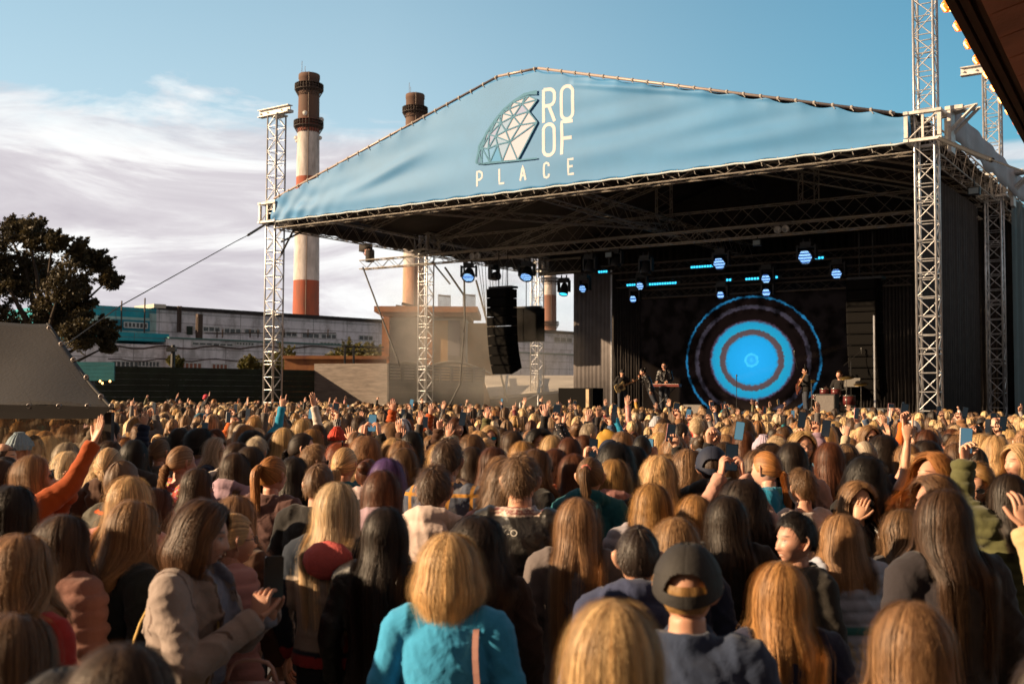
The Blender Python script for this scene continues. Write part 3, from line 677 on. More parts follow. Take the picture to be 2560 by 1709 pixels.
def fpos(px, py, outw=0.0):
    d = ray(px, py); o = np.array([0, 0, HC]); b0 = np.array([FA[0], FA[1], 0]) + FN * outw
    t = ((b0 - o) @ FN) / (d @ FN); P = o + d * t; return float((P - b0) @ FU), float(P[2])
fac = empty('factory_building', (FA[0], FA[1], 0), math.atan2(FU[1], FU[0]), 'long pale panel factory with a teal painted left end and dark roof edge', 'factory')
def fbox(name, x0, x1, y0, y1, outw, thick, m_, parent=fac, z0=None):
    "face rectangle by photo corners"
    u0_, zt = fpos(x0, y0, outw); u1_, _ = fpos(x1, y0, outw); zb = fpos(x0, y1, outw)[1] if z0 is None else z0
    q = MB(); q.box(((u0_ + u1_) / 2, -outw + thick / 2, (zt + zb) / 2), (abs(u1_ - u0_), thick, zt - zb)); return q.build(name, m_, parent)
fbox('hall_wall', 391, 1460, 770, 0, 0, 22, FW, z0=0)
fbox('teal_wall', 150, 391, 757, 0, .3, 20, FT, z0=0)
fbox('mint_band', 150, 391, 783, 830, .42, .1, FG)
fbox('mint_band', 375, 391, 783, 830, .44, .1, FG)
fbox('teal_frame', 283, 375, 797, 824, .55, .12, mat('teal_paint', (.015, .21, .29), .7))
fbox('teal_canopy', 270, 423, 828, 849, 6, 5.5, FT)
fbox('lower_wall', 150, 423, 853, 0, 5.9, 6, FW, z0=0)
fbox('lower_wall', 423, 1460, 845, 0, 7, 7, FW, z0=0)
fbox('roof_edge', 402, 1460, 763, 772, .8, 4, TARR); fbox('roof_cap', 385, 415, 759, 769, .9, 6, mat('cap_cream', (.55, .50, .42), .8))
fbox('ledge', 423, 1460, 842, 845, 7.4, 1.0, mat('ledge_green', (.10, .22, .20), .8))
def win(x0, x1, y0, y1, outw, npan=5, orange=False):
    w = fbox('window', x0, x1, y0, y1, outw + .03, .1, mat('pane_orange', (.30, .09, .04), .4) if orange else GL)
    u0_, zt = fpos(x0, y0, outw); u1_, _ = fpos(x1, y0, outw); zb = fpos(x0, y1, outw)[1]; q = MB()
    for i in range(npan + 1): q.box((u0_ + (u1_ - u0_) * i / npan, -outw - .06, (zt + zb) / 2), (.14, .06, zt - zb))
    q.box(((u0_ + u1_) / 2, -outw - .09, zt), (u1_ - u0_, .05, .14)); q.box(((u0_ + u1_) / 2, -outw - .09, zb), (u1_ - u0_, .05, .14))
    q.build('window_frame', WHITEST, w)
win(310, 368, 805, 818, .6, 6)
for x0, x1, y0, y1 in ((485, 497, 816, 826), (507, 550, 816, 828), (560, 602, 820, 832), (611, 650, 822, 834), (700, 742, 828, 840), (755, 797, 832, 844), (803, 840, 834, 846), (897, 932, 838, 850), (1300, 1335, 842, 854), (1385, 1430, 842, 854)): win(x0, x1, y0, y1, .02, 3)
fbox('doorway', 467, 482, 815, 836, .06, .1, mat('door_dark', (.02, .03, .02), .8))
for x0, x1 in ((480, 582), (590, 634), (800, 850)): win(x0, x1, 855, 862, 7, 6)
for x0, x1 in ((280, 345), (345, 398)): win(x0, x1, 902, 916, 5.9, 6)
win(452, 503, 906, 920, 7, 5, True); win(530, 568, 909, 922, 7, 4, True); win(600, 650, 908, 922, 7, 4)
q = MB(); dk_ = mat('pipe_rust', (.07, .045, .035), .8)
for x in (446, 452): 
    u_, z1 = fpos(x, 765, 1.0); q.tube([(u_, -1.0, fpos(x, 830, 1)[1]), (u_, -1.0, z1)], .16, 5)
for x in (303, 361):
    u_, z1 = fpos(x, 745 if x > 310 else 752, 1.0); q.tube([(u_, -1.2, fpos(x, 842, 1)[1]), (u_, -1.2, z1)], .10, 5)
for y, w_ in ((868, .10), (900, .07)):
    q.tube([(fpos(x, y + .6 * math.sin(x * .02), 8)[0], -8, fpos(x, y, 8)[1] + .2 * math.sin(x * .05)) for x in range(270, 900, 30)], w_, 4)
for x in (552, 566, 635, 655, 720, 780, 830): u_, z1 = fpos(x, 822, 7); q.tube([(u_, -6, fpos(x, 843, 7)[1]), (u_, -6, z1)], .10, 4)
q.tube([(fpos(x, 832, 7)[0], -6, fpos(x, 832, 7)[1]) for x in (520, 850)], .07, 4)
q.build('pipes', dk_, fac)
ur, zr = fpos(480, 820, 3); q = MB(); q.box((ur, -5, fpos(460, 850, 3)[1] + 1.4), (.7, .6, 4.0)); q.build('standpipe', dk_, fac)

# hut with orange trim behind the mid tower
OR = mat('orange_plaster', (.42, .15, .05), .85, noise=.3, nscale=1.2, bump=.2); HW = mat('hut_plaster', (.42, .37, .31), .9, noise=.3, nscale=.7, bump=.2); OCH = mat('ochre_plaster', (.45, .25, .09), .9, noise=.2, nscale=.8)
HD = 78.0; hut = empty('brick_hut', (0, HD, 0), 0, 'pale flat-roofed hut with orange corner and wide orange cornice', 'building')
hx = lambda px, D=HD: at(px, 850, D)[0]
hzz = lambda py, D=HD: at(1060, py, D)[2]
q = MB(); q.box(((hx(975) + hx(1165)) / 2, 3.5, hzz(795) / 2), (hx(1165) - hx(975), 7, hzz(795))); q.build('wall', HW, hut)
q = MB(); q.box((hx(965), -.08, hzz(795) / 2), (hx(975) - hx(957), .5, hzz(795))); q.box((hx(1075), -.05, hzz(795) / 2), (.45, .3, hzz(795))); q.build('corner_pilaster', OR, hut)
q = MB(); q.box(((hx(1085) + hx(1165)) / 2, -.04, hzz(915) * .5 + 0), (hx(1165) - hx(1085), .2, hzz(915))); q.box(((hx(1085) + hx(1120)) / 2, -.05, hzz(855) ), (hx(1120) - hx(1085), .14, 3.2)); q.build('ochre_panel', OCH, hut)
q = MB(); q.box(((hx(1120) + hx(1150)) / 2, -.06, hzz(845)), (hx(1150) - hx(1120), .2, 2.6)); q.build('window', mat('hut_window', (.16, .15, .17), .4), hut)
q = MB(); cx_ = (hx(940) + hx(1195)) / 2; wd = hx(1195) - hx(940)
q.box((cx_, 3.2, hzz(776)), (wd, 9, .42)); q.box((cx_, 3.3, hzz(787)), (wd - 1.2, 8.4, .3)); q.build('cornice', OR, hut)
q = MB()
for x0, x1, yt in ((1095, 1125, 733), (1157, 1187, 731)):
    for i in range(11):
        x = hx(x0 + (x1 - x0) * i / 10); q.tube([(x, 0, hzz(772)), (x, 0, hzz(yt + 4))], .03, 4)
    q.tube([(hx(x0), 0, hzz(yt + 4)), (hx(x1), 0, hzz(yt + 8))], .05, 4)
q.build('roof_railing', BLACK, hut)
q = MB(); q.tube([(hx(985), 1, hzz(764)), (hx(1020), 1, hzz(770))], .16, 5); q.tube([(hx(1000), 1, hzz(756)), (hx(1045), 1, hzz(768))], .12, 5); q.build('roof_pipe', BLACK, hut)
q = MB(); q.box(((hx(1165) + hx(1235)) / 2, 4, hzz(800) / 2), (hx(1235) - hx(1165), 6, hzz(800)))
tag(q.build('ochre_annex', OCH), 'plain ochre annex wall between the hut and the line array', 'building').location = (0, HD + 2, 0)
# peeling orange low wall
q = MB(); D = 72.0; z1 = at(800, 889, D)[2]
xs = np.linspace(at(713, 900, D)[0], at(965, 900, D)[0], 60)
q.box(((xs[0] + xs[-1]) / 2, D, z1 / 2), (xs[-1] - xs[0], .5, z1)); q.box(((xs[0] + xs[-1]) / 2, D - .06, z1 - .12), (xs[-1] - xs[0] + .3, .7, .22))
pm = mat('peeling_orange', (.46, .20, .07), .9, noise=.2, nscale=.6, bump=.4, col2=(.20, .07, .04))
tag(q.build('plaster_wall', pm), 'low wall of peeling orange plaster left of the hut', 'wall')
q = MB()
for x in (862, 884): q.tube([(at(x, 900, 71)[0], 71, 2), (at(x, 900, 71)[0], 71, at(x, 862, 71)[2])], .08, 5)
q.tube([at(855, 866, 71), at(960, 868, 71)], .06, 5); q.tube([at(855, 880, 71), at(960, 876, 71)], .04, 5)
tag(q.build('pipe_rack', BLACK), 'dark steel pipe rack in front of the bushes', 'pipe rack')

# ------------------------------------------------------------------ fences
def plank_wall(name, pa, pb, ztop, m_, lab, th=.08, hh=.26, z0=.05, gap=.003, zt2=None, cat='fence'):
    A_, B_ = np.array(pa, float), np.array(pb, float); A_[2] = B_[2] = 0; d = B_ - A_; Ln = np.linalg.norm(d); d /= Ln; nr = np.array([d[1], -d[0], 0]); q = MB(); z = z0
    zt2 = ztop if zt2 is None else zt2
    while z < max(ztop, zt2) - .02:
        h = min(hh, max(ztop, zt2) - z); q.box((A_ + B_) / 2 + ZZ * (z + h / 2), (Ln, th, h - gap), (d, nr, ZZ)); z += hh
    return tag(q.build(name, m_), lab, cat)
DKG = mat('fence_darkgreen', (.020, .030, .019), .8, noise=.4, nscale=1.5); GRY = mat('fence_greywood', (.20, .165, .145), .85, noise=.35, nscale=1.5, stretch=(1, 1, 6), bump=.2); DKW = mat('fence_slats_dark', (.035, .026, .023), .8, noise=.3, nscale=2)
plank_wall('plank_fence', at(200, 950, 45), at(786, 950, 53), at(260, 913, 45)[2], DKG, 'long very dark green fence behind the crowd on the left')
pa, pb = at(786, 950, 53), at(969, 950, 51.5)
plank_wall('plank_fence', pa, pb, at(870, 908, 52)[2], GRY, 'grey board fence with a diagonal shadow, left of the slatted screen', hh=.20)
plank_wall('slatted_fence', at(970, 950, 51.4), at(1208, 950, 60), at(1000, 952, 52)[2], DKW, 'dark fence with open gaps between its upper slats, behind the mid tower')
q = MB(); zt_ = at(980, 912, 51.5)[2]; zb_ = at(980, 952, 52)[2]; A_, B_ = at(970, 950, 51.4), at(1208, 950, 60); A_[2] = B_[2] = 0; d_ = (B_ - A_); Ln = np.linalg.norm(d_); d_ /= Ln; nr_ = np.array([d_[1], -d_[0], 0])
for i in range(6): q.box((A_ + B_) / 2 + ZZ * (zb_ + .06 + (zt_ - zb_) * (i + .0) / 5.2), (Ln, .05, .125), (d_, nr_, ZZ))
for i in range(9): q.box(A_ + d_ * Ln * i / 8 + nr_ * .05 + ZZ * (zb_ + zt_) / 2, (.25 if i % 2 else .10, .06, zt_ - zb_), (d_, nr_, ZZ))
tag(q.build('slat_screen', DKW), 'open slat panel along the top of the dark fence', 'fence')
q = MB()
for cx_, w_ in ((1015, 75), (1130, 95)):
    D = 66; c = at(cx_, 922, D); w = w_ / FPX * D
    q.grid([[np.array([c[0] + w * u_, D + 4 * v_, c[2] - .25 + .75 * math.cos(u_ * 1.5) * (1 - .1 * v_) ]) for u_ in np.linspace(-1, 1, 16)] for v_ in (0, .5, 1)])
o = q.build('tarp_roof', mat('tarp_cream', (.50, .46, .40), .7), None, True); o.modifiers.new('t', 'SOLIDIFY').thickness = .03; tag(o, 'low humped cream tarp roof just above the slatted fence', 'tarp')
# shed with pale sloped roof right of it
sh_ = empty('storage_shed', (0, 0, 0), 0, 'low shed with a pale tilted roof between hut and grey wing curtain', 'shed')
q = MB(); P0, P1, P2, P3 = at(1208, 938, 66), at(1440, 938, 66), at(1440, 972, 58), at(1225, 992, 56)
q.add([P0, P1, P2, P3, P0 - ZZ * .1, P1 - ZZ * .1, P2 - ZZ * .1, P3 - ZZ * .1], [(0, 1, 2, 3), (7, 6, 5, 4), (0, 4, 5, 1), (1, 5, 6, 2), (2, 6, 7, 3), (3, 7, 4, 0)]); q.build('roof', mat('shed_roof', (.50, .44, .37), .7, noise=.3, nscale=.5), sh_)
q = MB(); q.add([P3 * [1, 1, 0], P2 * [1, 1, 0], P2 - ZZ * .12, P3 - ZZ * .12], [(0, 1, 2, 3)]); q.add([P2 * [1, 1, 0], P1 * [1, 1, 0], P1 - ZZ * .12, P2 - ZZ * .12], [(0, 1, 2, 3)]); q.build('wall', DKW, sh_)
q = MB()
for x in (1262, 1345): q.tube([at(x, 985, 55), at(x + 6, 940, 64)], .09, 4)
q.build('roof_batten', BLACK, sh_)
for x0, y0, x1, y1, D, lab in ((1190, 700, 1270, 1005, 53, 'thin dark brace pole leaning under the line array speaker'), (1112, 668, 1160, 738, 50.5, 'short dark diagonal brace right of the mid tower')):
    q = MB(); q.tube([at(x0, y0, D), at(x1, y1, D)], .05, 5); tag(q.build('brace_pole', BLACK), lab, 'pole')
q = MB()
for i in range(9): q.tube([at(1195 + i * 9, 655, 50.0 + i * .1), at(1213 + i * 5.5, 780 + (i % 3) * 60, 50.0 + i * .1)], .014, 4)
tag(q.build('cable_bundle', RUBBER), 'bundle of thin cables hanging beside the line array', 'cable')
q = MB(); q.tube([at(1160, 655, 49), at(1162, 800, 49), at(1150, 960, 49), at(1120, 1020, 49)], .05, 6); tag(q.build('cable', RUBBER), 'thick dark cable loom hanging straight down right of the mid tower', 'cable')

# teal kiosk board and bulbs
q = MB()
for i in range(5): z = at(250, 905 + i * 9.4 + 4, 40)[2]; q.box((at(228, 925, 40)[0], 40, z), (at(287, 925, 40)[0] - at(170, 925, 40)[0], .1, 9.0 / FPX * 40), None)
kb = empty('kiosk_board', (0, 0, 0), 0, 'teal plank kiosk sign board behind the grey tent', 'sign board'); q.build('planks', mat('teal_board', (.012, .16, .20), .7, noise=.2, nscale=2), kb)
q = MB(); q.box((at(228, 925, 40)[0], 40.12, at(250, 928, 40)[2] / 2 + .3), (.15, .12, at(250, 928, 40)[2])); q.build('post', BLACK, kb)
BULB = mat('bulb_glow', (1, .6, .25), .3, emis=(1.0, .50, .16), es=2.6)
for k, (x, y) in enumerate(((250, 953), (256, 958), (275, 953))):
    q = MB(); c = at(x, y, 39.5); q.lathe([(0, -.04), (.035, -.02), (.04, .01), (.02, .05), (0, .055)], 10, c); o = q.build('light_bulb', BULB, None, True)
    tag(o, ['left', 'middle, lowest', 'right'][k] + ' warm bulb glowing under the teal kiosk board', 'light bulb', 'bulbs under the kiosk board')

# ------------------------------------------------------------------ grey tent at left
TCLO = mat('tent_canvas', (.025, .021, .0205), .75, noise=.12, nscale=2.0, bump=.25)
tent = empty('event_tent', (0, 0, 0), 0, 'dark grey canvas tent roof with eyelets above a clear plastic side', 'tent')
YT = 9.3
TR = [at(-260, 800, YT + 2.4), at(125, 810, YT + 2.4), at(288, 1022, YT), at(-260, 1022, YT)]
q = MB(); nU, nV = 30, 24
q.grid([[(TR[0] * (1 - u_) + TR[1] * u_) * (1 - v_) + (TR[3] * (1 - u_) + TR[2] * u_) * v_ - ZZ * (.05 * math.sin(math.pi * v_) + .012 * math.sin(9 * u_ + 6 * v_) + .03 * math.sin(math.pi * u_ * 2) * v_) for u_ in np.linspace(0, 1, nU)] for v_ in np.linspace(0, 1, nV)])
o = q.build('roof', TCLO, tent, True); o.modifiers.new('t', 'SOLIDIFY').thickness = .01
P1, P2 = TR[1], TR[2]; q = MB(); q.grid([[TR[0], TR[1]], [TR[0] * [1.12, 1.3, 1] - ZZ * .7, TR[1] * [1.3, 1.3, 1] - ZZ * .7]]); o = q.build('rear_slope', TCLO, tent, True); o.modifiers.new('t', 'SOLIDIFY').thickness = .01
q = MB(); q.grid([[TR[3] + ZZ * .06 - np.array([0, .03, 0]), TR[2] + ZZ * .02 - np.array([.02, .03, 0])], [TR[3] - ZZ * .085 - np.array([0, .02, 0]), TR[2] - ZZ * .085 - np.array([.12, .02, 0])]]); o = q.build('valance', mat('tent_valance', (.03, .025, .024), .8), tent); o.modifiers.new('t', 'SOLIDIFY').thickness = .008
clr = bpy.data.materials.new('clear_plastic'); clr.use_nodes = True; n = NT(clr.node_tree)
tb = n.n('ShaderNodeBsdfTransparent'); tb.inputs[0].default_value = (.82, .70, .55, 1); pb = n.n('ShaderNodeBsdfPrincipled', i_Roughness=.12); pb.inputs['Base Color'].default_value = (.30, .22, .15, 1)
nb = n.n('ShaderNodeTexNoise', i_Scale=5.0, i_Detail=3); bp = n.n('ShaderNodeBump', i_Strength=.6, i_Distance=.05); n.l(nb, 0, bp, 'Height'); n.l(bp, 0, pb, 'Normal')
mx = n.n('ShaderNodeMixShader', i_Fac=.42); n.l(tb, 0, mx, 1); n.l(pb, 0, mx, 2); oo = n.n('ShaderNodeOutputMaterial'); n.l(mx, 0, oo, 0)
q = MB(); E3, E2 = TR[3] - ZZ * .08, at(268, 1030, YT + .05)
q.grid([[E3 * (1 - u_) + E2 * u_ + np.array([0, .02 * math.sin(14 * u_), 0]) for u_ in np.linspace(0, 1, 24)], [(E3 * (1 - u_) + E2 * u_) * [1, 1, 0] + np.array([0, .04 * math.sin(11 * u_), .05]) for u_ in np.linspace(0, 1, 24)]])
q.build('clear_window', clr, tent, True)
q = MB(); c = at(272, 1030, YT + .1); q.box((c[0], c[1], c[2] / 2), (.075, .075, c[2])); q.build('post', mat('tent_post', (.03, .022, .02), .7), tent)
q = MB()
for u_ in (.30, .62, .93):
    a_, b_ = TR[0] * (1 - u_) + TR[1] * u_, TR[3] * (1 - u_) + TR[2] * u_; q.tube([a_ * (1 - v_) + b_ * v_ - ZZ * (.05 * math.sin(math.pi * v_) + .012 * math.sin(9 * u_ + 6 * v_) + .03 * math.sin(math.pi * u_ * 2) * v_ - .003) for v_ in np.linspace(0, 1, 24)], .009, 5)
q.tube([TR[1] * (1 - v_) + TR[2] * v_ - ZZ * (.05 * math.sin(math.pi * v_) - .004) - np.array([.03, 0, 0]) for v_ in np.linspace(0, 1, 24)], .013, 6)
q.build('seam', mat('tent_seam', (.018, .015, .0145), .8), tent, True)
EYM = mat('eyelet_steel', (.32, .28, .27), .4, .6)
ey = [(72, 1015), (147, 1015), (219, 1015), (279, 1014)]
for x, y in ey: q = MB(); q.lathe([(.016, -.004), (.026, 0), (.016, .008), (.012, 0)], 12, at(x, y, YT - .03), (np.array([1, 0, 0]), ZZ, np.array([0, -1, 0]))); q.build('eyelet', EYM, tent, True)
for f in (.06, .28, .48, .68, .88): P = P1 * (1 - f) + P2 * f; q = MB(); q.lathe([(.016, -.004), (.028, 0), (.016, .01), (.010, 0)], 12, P - np.array([.03, .03, 0]), (np.array([1, 0, 0]), ZZ, np.array([0, -1, 0]))); q.build('eyelet', EYM, tent, True)
# tent back side wall in the same clear plastic
q = MB(); q.grid([[at(-260, 1000, YT + 4.0) * [1, 1, 0], at(200, 1000, YT + 4.6) * [1, 1, 0]], [at(-260, 900, YT + 4.0) * [1, 1, 0] + ZZ * 2.3, at(200, 900, YT + 4.6) * [1, 1, 0] + ZZ * 2.3]]); o = q.build('back_sheet', clr, tent)

# ------------------------------------------------------------------ eave with bulbs at upper right
ZE = 4.45
E0, E1 = onz(2358, -60, ZE), onz(2585, 372, ZE); ed_ = (E1 - E0); ed_[2] = 0; ed_ /= np.linalg.norm(ed_); en = np.array([ed_[1], -ed_[0], 0])
E0 = E0 - ed_ * 2.2; EL = np.linalg.norm(E1 - E0) + 1.2
ev = empty('pavilion_eave', (E0[0], E0[1], 0), 0, 'brown panelled underside of a roof eave at the upper right corner', 'roof eave')
lo = lambda a, b, z: ed_ * a + en * b + ZZ * z
BRN = mat('soffit_brown', (.75, .29, .17), .75, noise=.25, nscale=1.2, bump=.3)
q = MB(); q.m = 0
nx_, ny_ = int(EL / .48), 9
for i in range(nx_):
    for j in range(ny_): q.box(lo(.24 + i * .48, .22 + j * .40 + .1, ZE + .02 + .10 * j), (.455, .375, .03), (ed_, (en + ZZ * .25) / np.linalg.norm(en + ZZ * .25), np.cross(ed_, en + ZZ * .25) / np.linalg.norm(np.cross(ed_, en + ZZ * .25))))
q.build('soffit_panels', BRN, ev)
q = MB(); q.box(lo(EL / 2, 2.25, ZE + .62), (EL, 4.4, .06), (ed_, (en + ZZ * .25) / np.linalg.norm(en + ZZ * .25), np.cross(ed_, en + ZZ * .25) / np.linalg.norm(np.cross(ed_, en + ZZ * .25)))); q.build('roof_deck', mat('eave_black', (.02, .012, .01), .8), ev)
q = MB(); q.box(lo(EL / 2, -.02, ZE + .05), (EL, .05, .16), (ed_, en, ZZ)); q.box(lo(EL / 2, .16, ZE + .04), (EL, .34, .03), (ed_, en, ZZ)); q.box(lo(EL / 2, .12, ZE + .005), (EL, .035, .04), (ed_, en, ZZ)); q.box(lo(EL / 2, .045, ZE + .0), (EL, .05, .03), (ed_, en, ZZ)); q.build('fascia', mat('fascia_brown', (.07, .028, .018), .7), ev)
# real support: posts carrying the pavilion outside the frame
q = MB(); q.box(lo(.6, 3.6, ZE / 2 + .3), (.18, .18, ZE + .6), (ed_, en, ZZ)); q.build('post', BLACK, ev); q = MB(); q.box(lo(EL - .6, 3.6, ZE / 2 + .3), (.18, .18, ZE + .6), (ed_, en, ZZ)); q.build('post', mat('post_brown', (.06, .03, .02), .8), ev)
bl = [(2367, 12), (2397, 61), (2422, 106), (2444, 145), (2469, 182), (2487, 215), (2505, 245), (2523, 274), (2540, 301), (2553, 325)]
BG = mat('bulb_glass', (.62, .22, .06), .08, emis=(1.0, .30, .04), es=.25, trans=.3)
FIL = mat('filament', (1, .6, .2), .3, emis=(1.0, .48, .10), es=5.0)
words_ = ['first (uppermost)', 'second', 'third', 'fourth', 'fifth', 'sixth', 'seventh', 'eighth', 'ninth', 'tenth (lowest)']
for k, (x, y) in enumerate(bl):
    # on the vertical plane just outside the fascia
    d = ray(x, y); o_ = np.array([0, 0, HC]); pl = np.array([E0[0], E0[1], 0]) - en * .085; t_ = ((pl - o_) @ en) / (d @ en); P = o_ + d * t_
    t = empty('festoon_bulb', P, 0, words_[k] + ' warm bulb from the top along the brown eave', 'light bulb', 'festoon bulbs along the eave')
    q = MB(); q.lathe([(0, -.050), (.022, -.042), (.034, -.016), (.034, .005), (.019, .030), (.012, .04)], 14); q.build('glass', BG, t, True)
    q = MB()
    for s_ in (-1, 1): q.tube([(s_ * .012, 0, .02), (s_ * .036, -.01, -.012), (s_ * .012, -.012, -.044)], .007, 5)
    q.tube([(0, -.032, .02), (0, -.034, -.03)], .007, 5); q.build('filament', FIL, t)
    q = MB(); q.lathe([(.014, .036), (.017, .05), (.017, .09), (.0, .095)], 10); q.build('socket', RUBBER, t, True)
q = MB(); pts = []
for i in range(40): a = EL * i / 39; pts.append(lo(a, -.06, ZE + .085 - .03 * abs(math.sin(i * .8))))
q.tube(pts, .008, 5); o = q.build('light_cord', RUBBER, ev)

# ------------------------------------------------------------------ trees
rnd = random.Random(5)
def leafmat(name, c, c2, tr=.25):
    m = bpy.data.materials.new(name); m.use_nodes = True; n = NT(m.node_tree)
    at_ = n.n('ShaderNodeAttribute', attribute_name='var'); a = n.ramp(at_.outputs['Fac'], [(0, c), (1, c2)])
    b = n.n('ShaderNodeBsdfPrincipled', i_Roughness=.6); n.t.links.new(a, b.inputs['Base Color']); t = n.n('ShaderNodeBsdfTranslucent'); n.t.links.new(a, t.inputs[0])
    x = n.n('ShaderNodeMixShader', i_Fac=tr); n.l(b, 0, x, 1); n.l(t, 0, x, 2); o = n.n('ShaderNodeOutputMaterial'); n.l(x, 0, o, 0); return m
LF1 = leafmat('leaf_dark', (.030, .026, .014), (.10, .075, .03)); LF2 = leafmat('leaf_olive', (.06, .055, .012), (.17, .15, .035))
BARK = mat('bark', (.05, .035, .025), .9, noise=.4, nscale=4, bump=.5)
def leaves(pts, size, m_, name, parent, rg, var=None):
    P = np.array(pts); n_ = len(P); rs = np.random.RandomState(rg)
    a = rs.normal(size=(n_, 3)); a /= np.linalg.norm(a, axis=1)[:, None]; b = np.cross(a, rs.normal(size=(n_, 3))); b /= np.linalg.norm(b, axis=1)[:, None]
    s = size * rs.uniform(.6, 1.35, (n_, 1)); V = np.empty((n_, 4, 3)); V[:, 0] = P - a * s; V[:, 1] = P + b * s * .45; V[:, 2] = P + a * s; V[:, 3] = P - b * s * .45
    me = bpy.data.meshes.new(name); me.vertices.add(n_ * 4); me.vertices.foreach_set('co', V.reshape(-1)); me.loops.add(n_ * 4); me.loops.foreach_set('vertex_index', np.arange(n_ * 4, dtype=np.int32))
    me.polygons.add(n_); me.polygons.foreach_set('loop_start', np.arange(0, n_ * 4, 4, dtype=np.int32)); me.update(calc_edges=True)
    at_ = me.attributes.new('var', 'FLOAT', 'POINT'); v = rs.uniform(0, 1, n_) if var is None else np.array(var); at_.data.foreach_set('value', np.repeat(v, 4).astype(np.float32))
    me.materials.append(m_); o = bpy.data.objects.new(name, me); COL.objects.link(o); o.parent = parent; return o
def tree(base, blobs, lab, m_, leaf=.16, dens=130, trunk=.4, name='broadleaf_tree', seed=1, wind=(0.5, 0, .15)):
    "blobs: list of (centre xyz relative, radius, n sprays)"
    rg = random.Random(seed); t = empty(name, base, 0, lab, 'tree' if 'tree' in name else 'bush')
    q = MB(); pts = []; var = []; wd = np.array(wind)
    top = max(b[0][2] for b in blobs)
    q.tube([(0, 0, 0), (.1, 0, top * .3), (.05, .1, top * .65)], [trunk, trunk * .75, trunk * .4], 8)
    for c, r_, ns in blobs:
        c = np.array(c, float); q.tube([(0.05, .05, top * .35), c * [.5, .5, .8], c], [trunk * .45, trunk * .25, trunk * .1], 6)
        for s in range(ns):
            d = np.array([rg.gauss(0, 1), rg.gauss(0, 1), rg.gauss(0, .9)]); d /= np.linalg.norm(d); k = r_ * rg.random() ** .33
            s0 = c + d * k * .5; dr = d * .6 + wd + np.array([0, 0, .25]); dr /= np.linalg.norm(dr); ln = r_ * rg.uniform(.4, 1.05); tone = rg.random() * .7
            q.tube([c, s0, s0 + dr * ln], [trunk * .07, trunk * .04, .01], 4, False)
            for i in range(dens):
                f = rg.random() ** .8; w_ = (.05 + .20 * math.sin(math.pi * min(1, f * .9 + .1))) * r_ * .40
                pts.append(s0 + dr * ln * f + np.array([rg.gauss(0, w_), rg.gauss(0, w_), rg.gauss(0, w_)])); var.append(tone + rg.random() * .3)
    q.build('trunk', BARK, t); leaves(pts, leaf, m_, 'crown', t, seed, var)
    return t
TD = 62.0
def tp(px, py, dy=0): P = at(px, py, TD + dy); return P
tb = tp(105, 960); tb[2] = 0
bl_ = []
for x, y, r_, dy in ((20, 580, 55, 2), (75, 600, 55, 0), (130, 610, 38, -1), (185, 645, 55, 0), (235, 660, 42, 1), (265, 705, 36, 0), (70, 690, 75, 2), (150, 720, 70, -2), (180, 768, 55, 0), (248, 832, 42, 0), (20, 720, 70, 1), (100, 800, 75, 0), (180, 840, 62, -1), (262, 868, 30, 0), (15, 830, 60, 2), (-50, 650, 80, 0), (-60, 780, 80, 0)):
    P = tp(x, y, dy) - tb; bl_.append((P, r_ / FPX * TD, int(14 + r_ * .36)))
tree(tb, bl_, 'big dark windswept tree rising behind the grey tent', LF1, .12, 100, .40, seed=3, wind=(1.15, 0, .45))
for k, (x, y, r_, D, lab, sd_) in enumerate(((640, 905, 34, 75, 'olive bush behind the foot of the left tower', 4), (700, 890, 42, 80, 'rounded green bush right of the left tower', 5), (740, 905, 30, 78, 'smaller bush touching the orange plaster wall', 6), (445, 905, 20, 60, 'small bush beside the dark utility pole', 7), (900, 878, 50, 90, 'wide hedge-like bush above the orange plaster wall', 8), (950, 880, 32, 88, 'bush directly left of the orange hut corner', 9), (840, 885, 30, 92, 'bush at the left end of the hedge row', 10))):
    c = at(x, y, D); rr = r_ / FPX * D; b_ = np.array([c[0], c[1], 0]); rg = random.Random(sd_)
    bl_ = [((rg.uniform(-.8, .8) * rr, rg.uniform(-.5, .5) * rr, c[2] - rg.uniform(0, .9) * rr), rr * .7, 16) for _ in range(5)]
    tree(b_, bl_, lab, LF2, .13, 34, .12, name='bush', seed=sd_, wind=(.1, 0, .2))
q = MB(); P = at(433, 862, 58); q.tube([(P[0], 58, 0), (P[0], 58, P[2])], [.16, .12], 8); q.box((P[0] - .05, 57.9, P[2] - .25), (.5, .3, .25)); tag(q.build('utility_pole', BLACK), 'short dark utility pole rising over the dark green fence', 'pole')
# off-frame neighbour building whose shade falls on the fence at left
nb_ = MB(); nb_.box((-62, 33, 7.0), (22, 26, 14.0)); nb_.build('neighbour_warehouse', mat('neighbour_wall', (.30, .26, .23), .9, noise=.2)) if False else None

# added unseen dark block behind the camera, keeps low sky light off the crowd
vh = empty('added_light_blocker', (0, -11, 0), 0, 'added dark block behind the viewer, out of view, holding back sky light', 'building'); q = MB(); q.box((0, -4, 4.2), (60, 8, 8.4)); q.build('wall', mat('blocker_brown', (.07, .045, .035), .85, noise=.3, nscale=1.0), vh); q = MB(); q.box((0, -4, 8.55), (61, 9, .3)); q.build('roof', BLACK, vh)
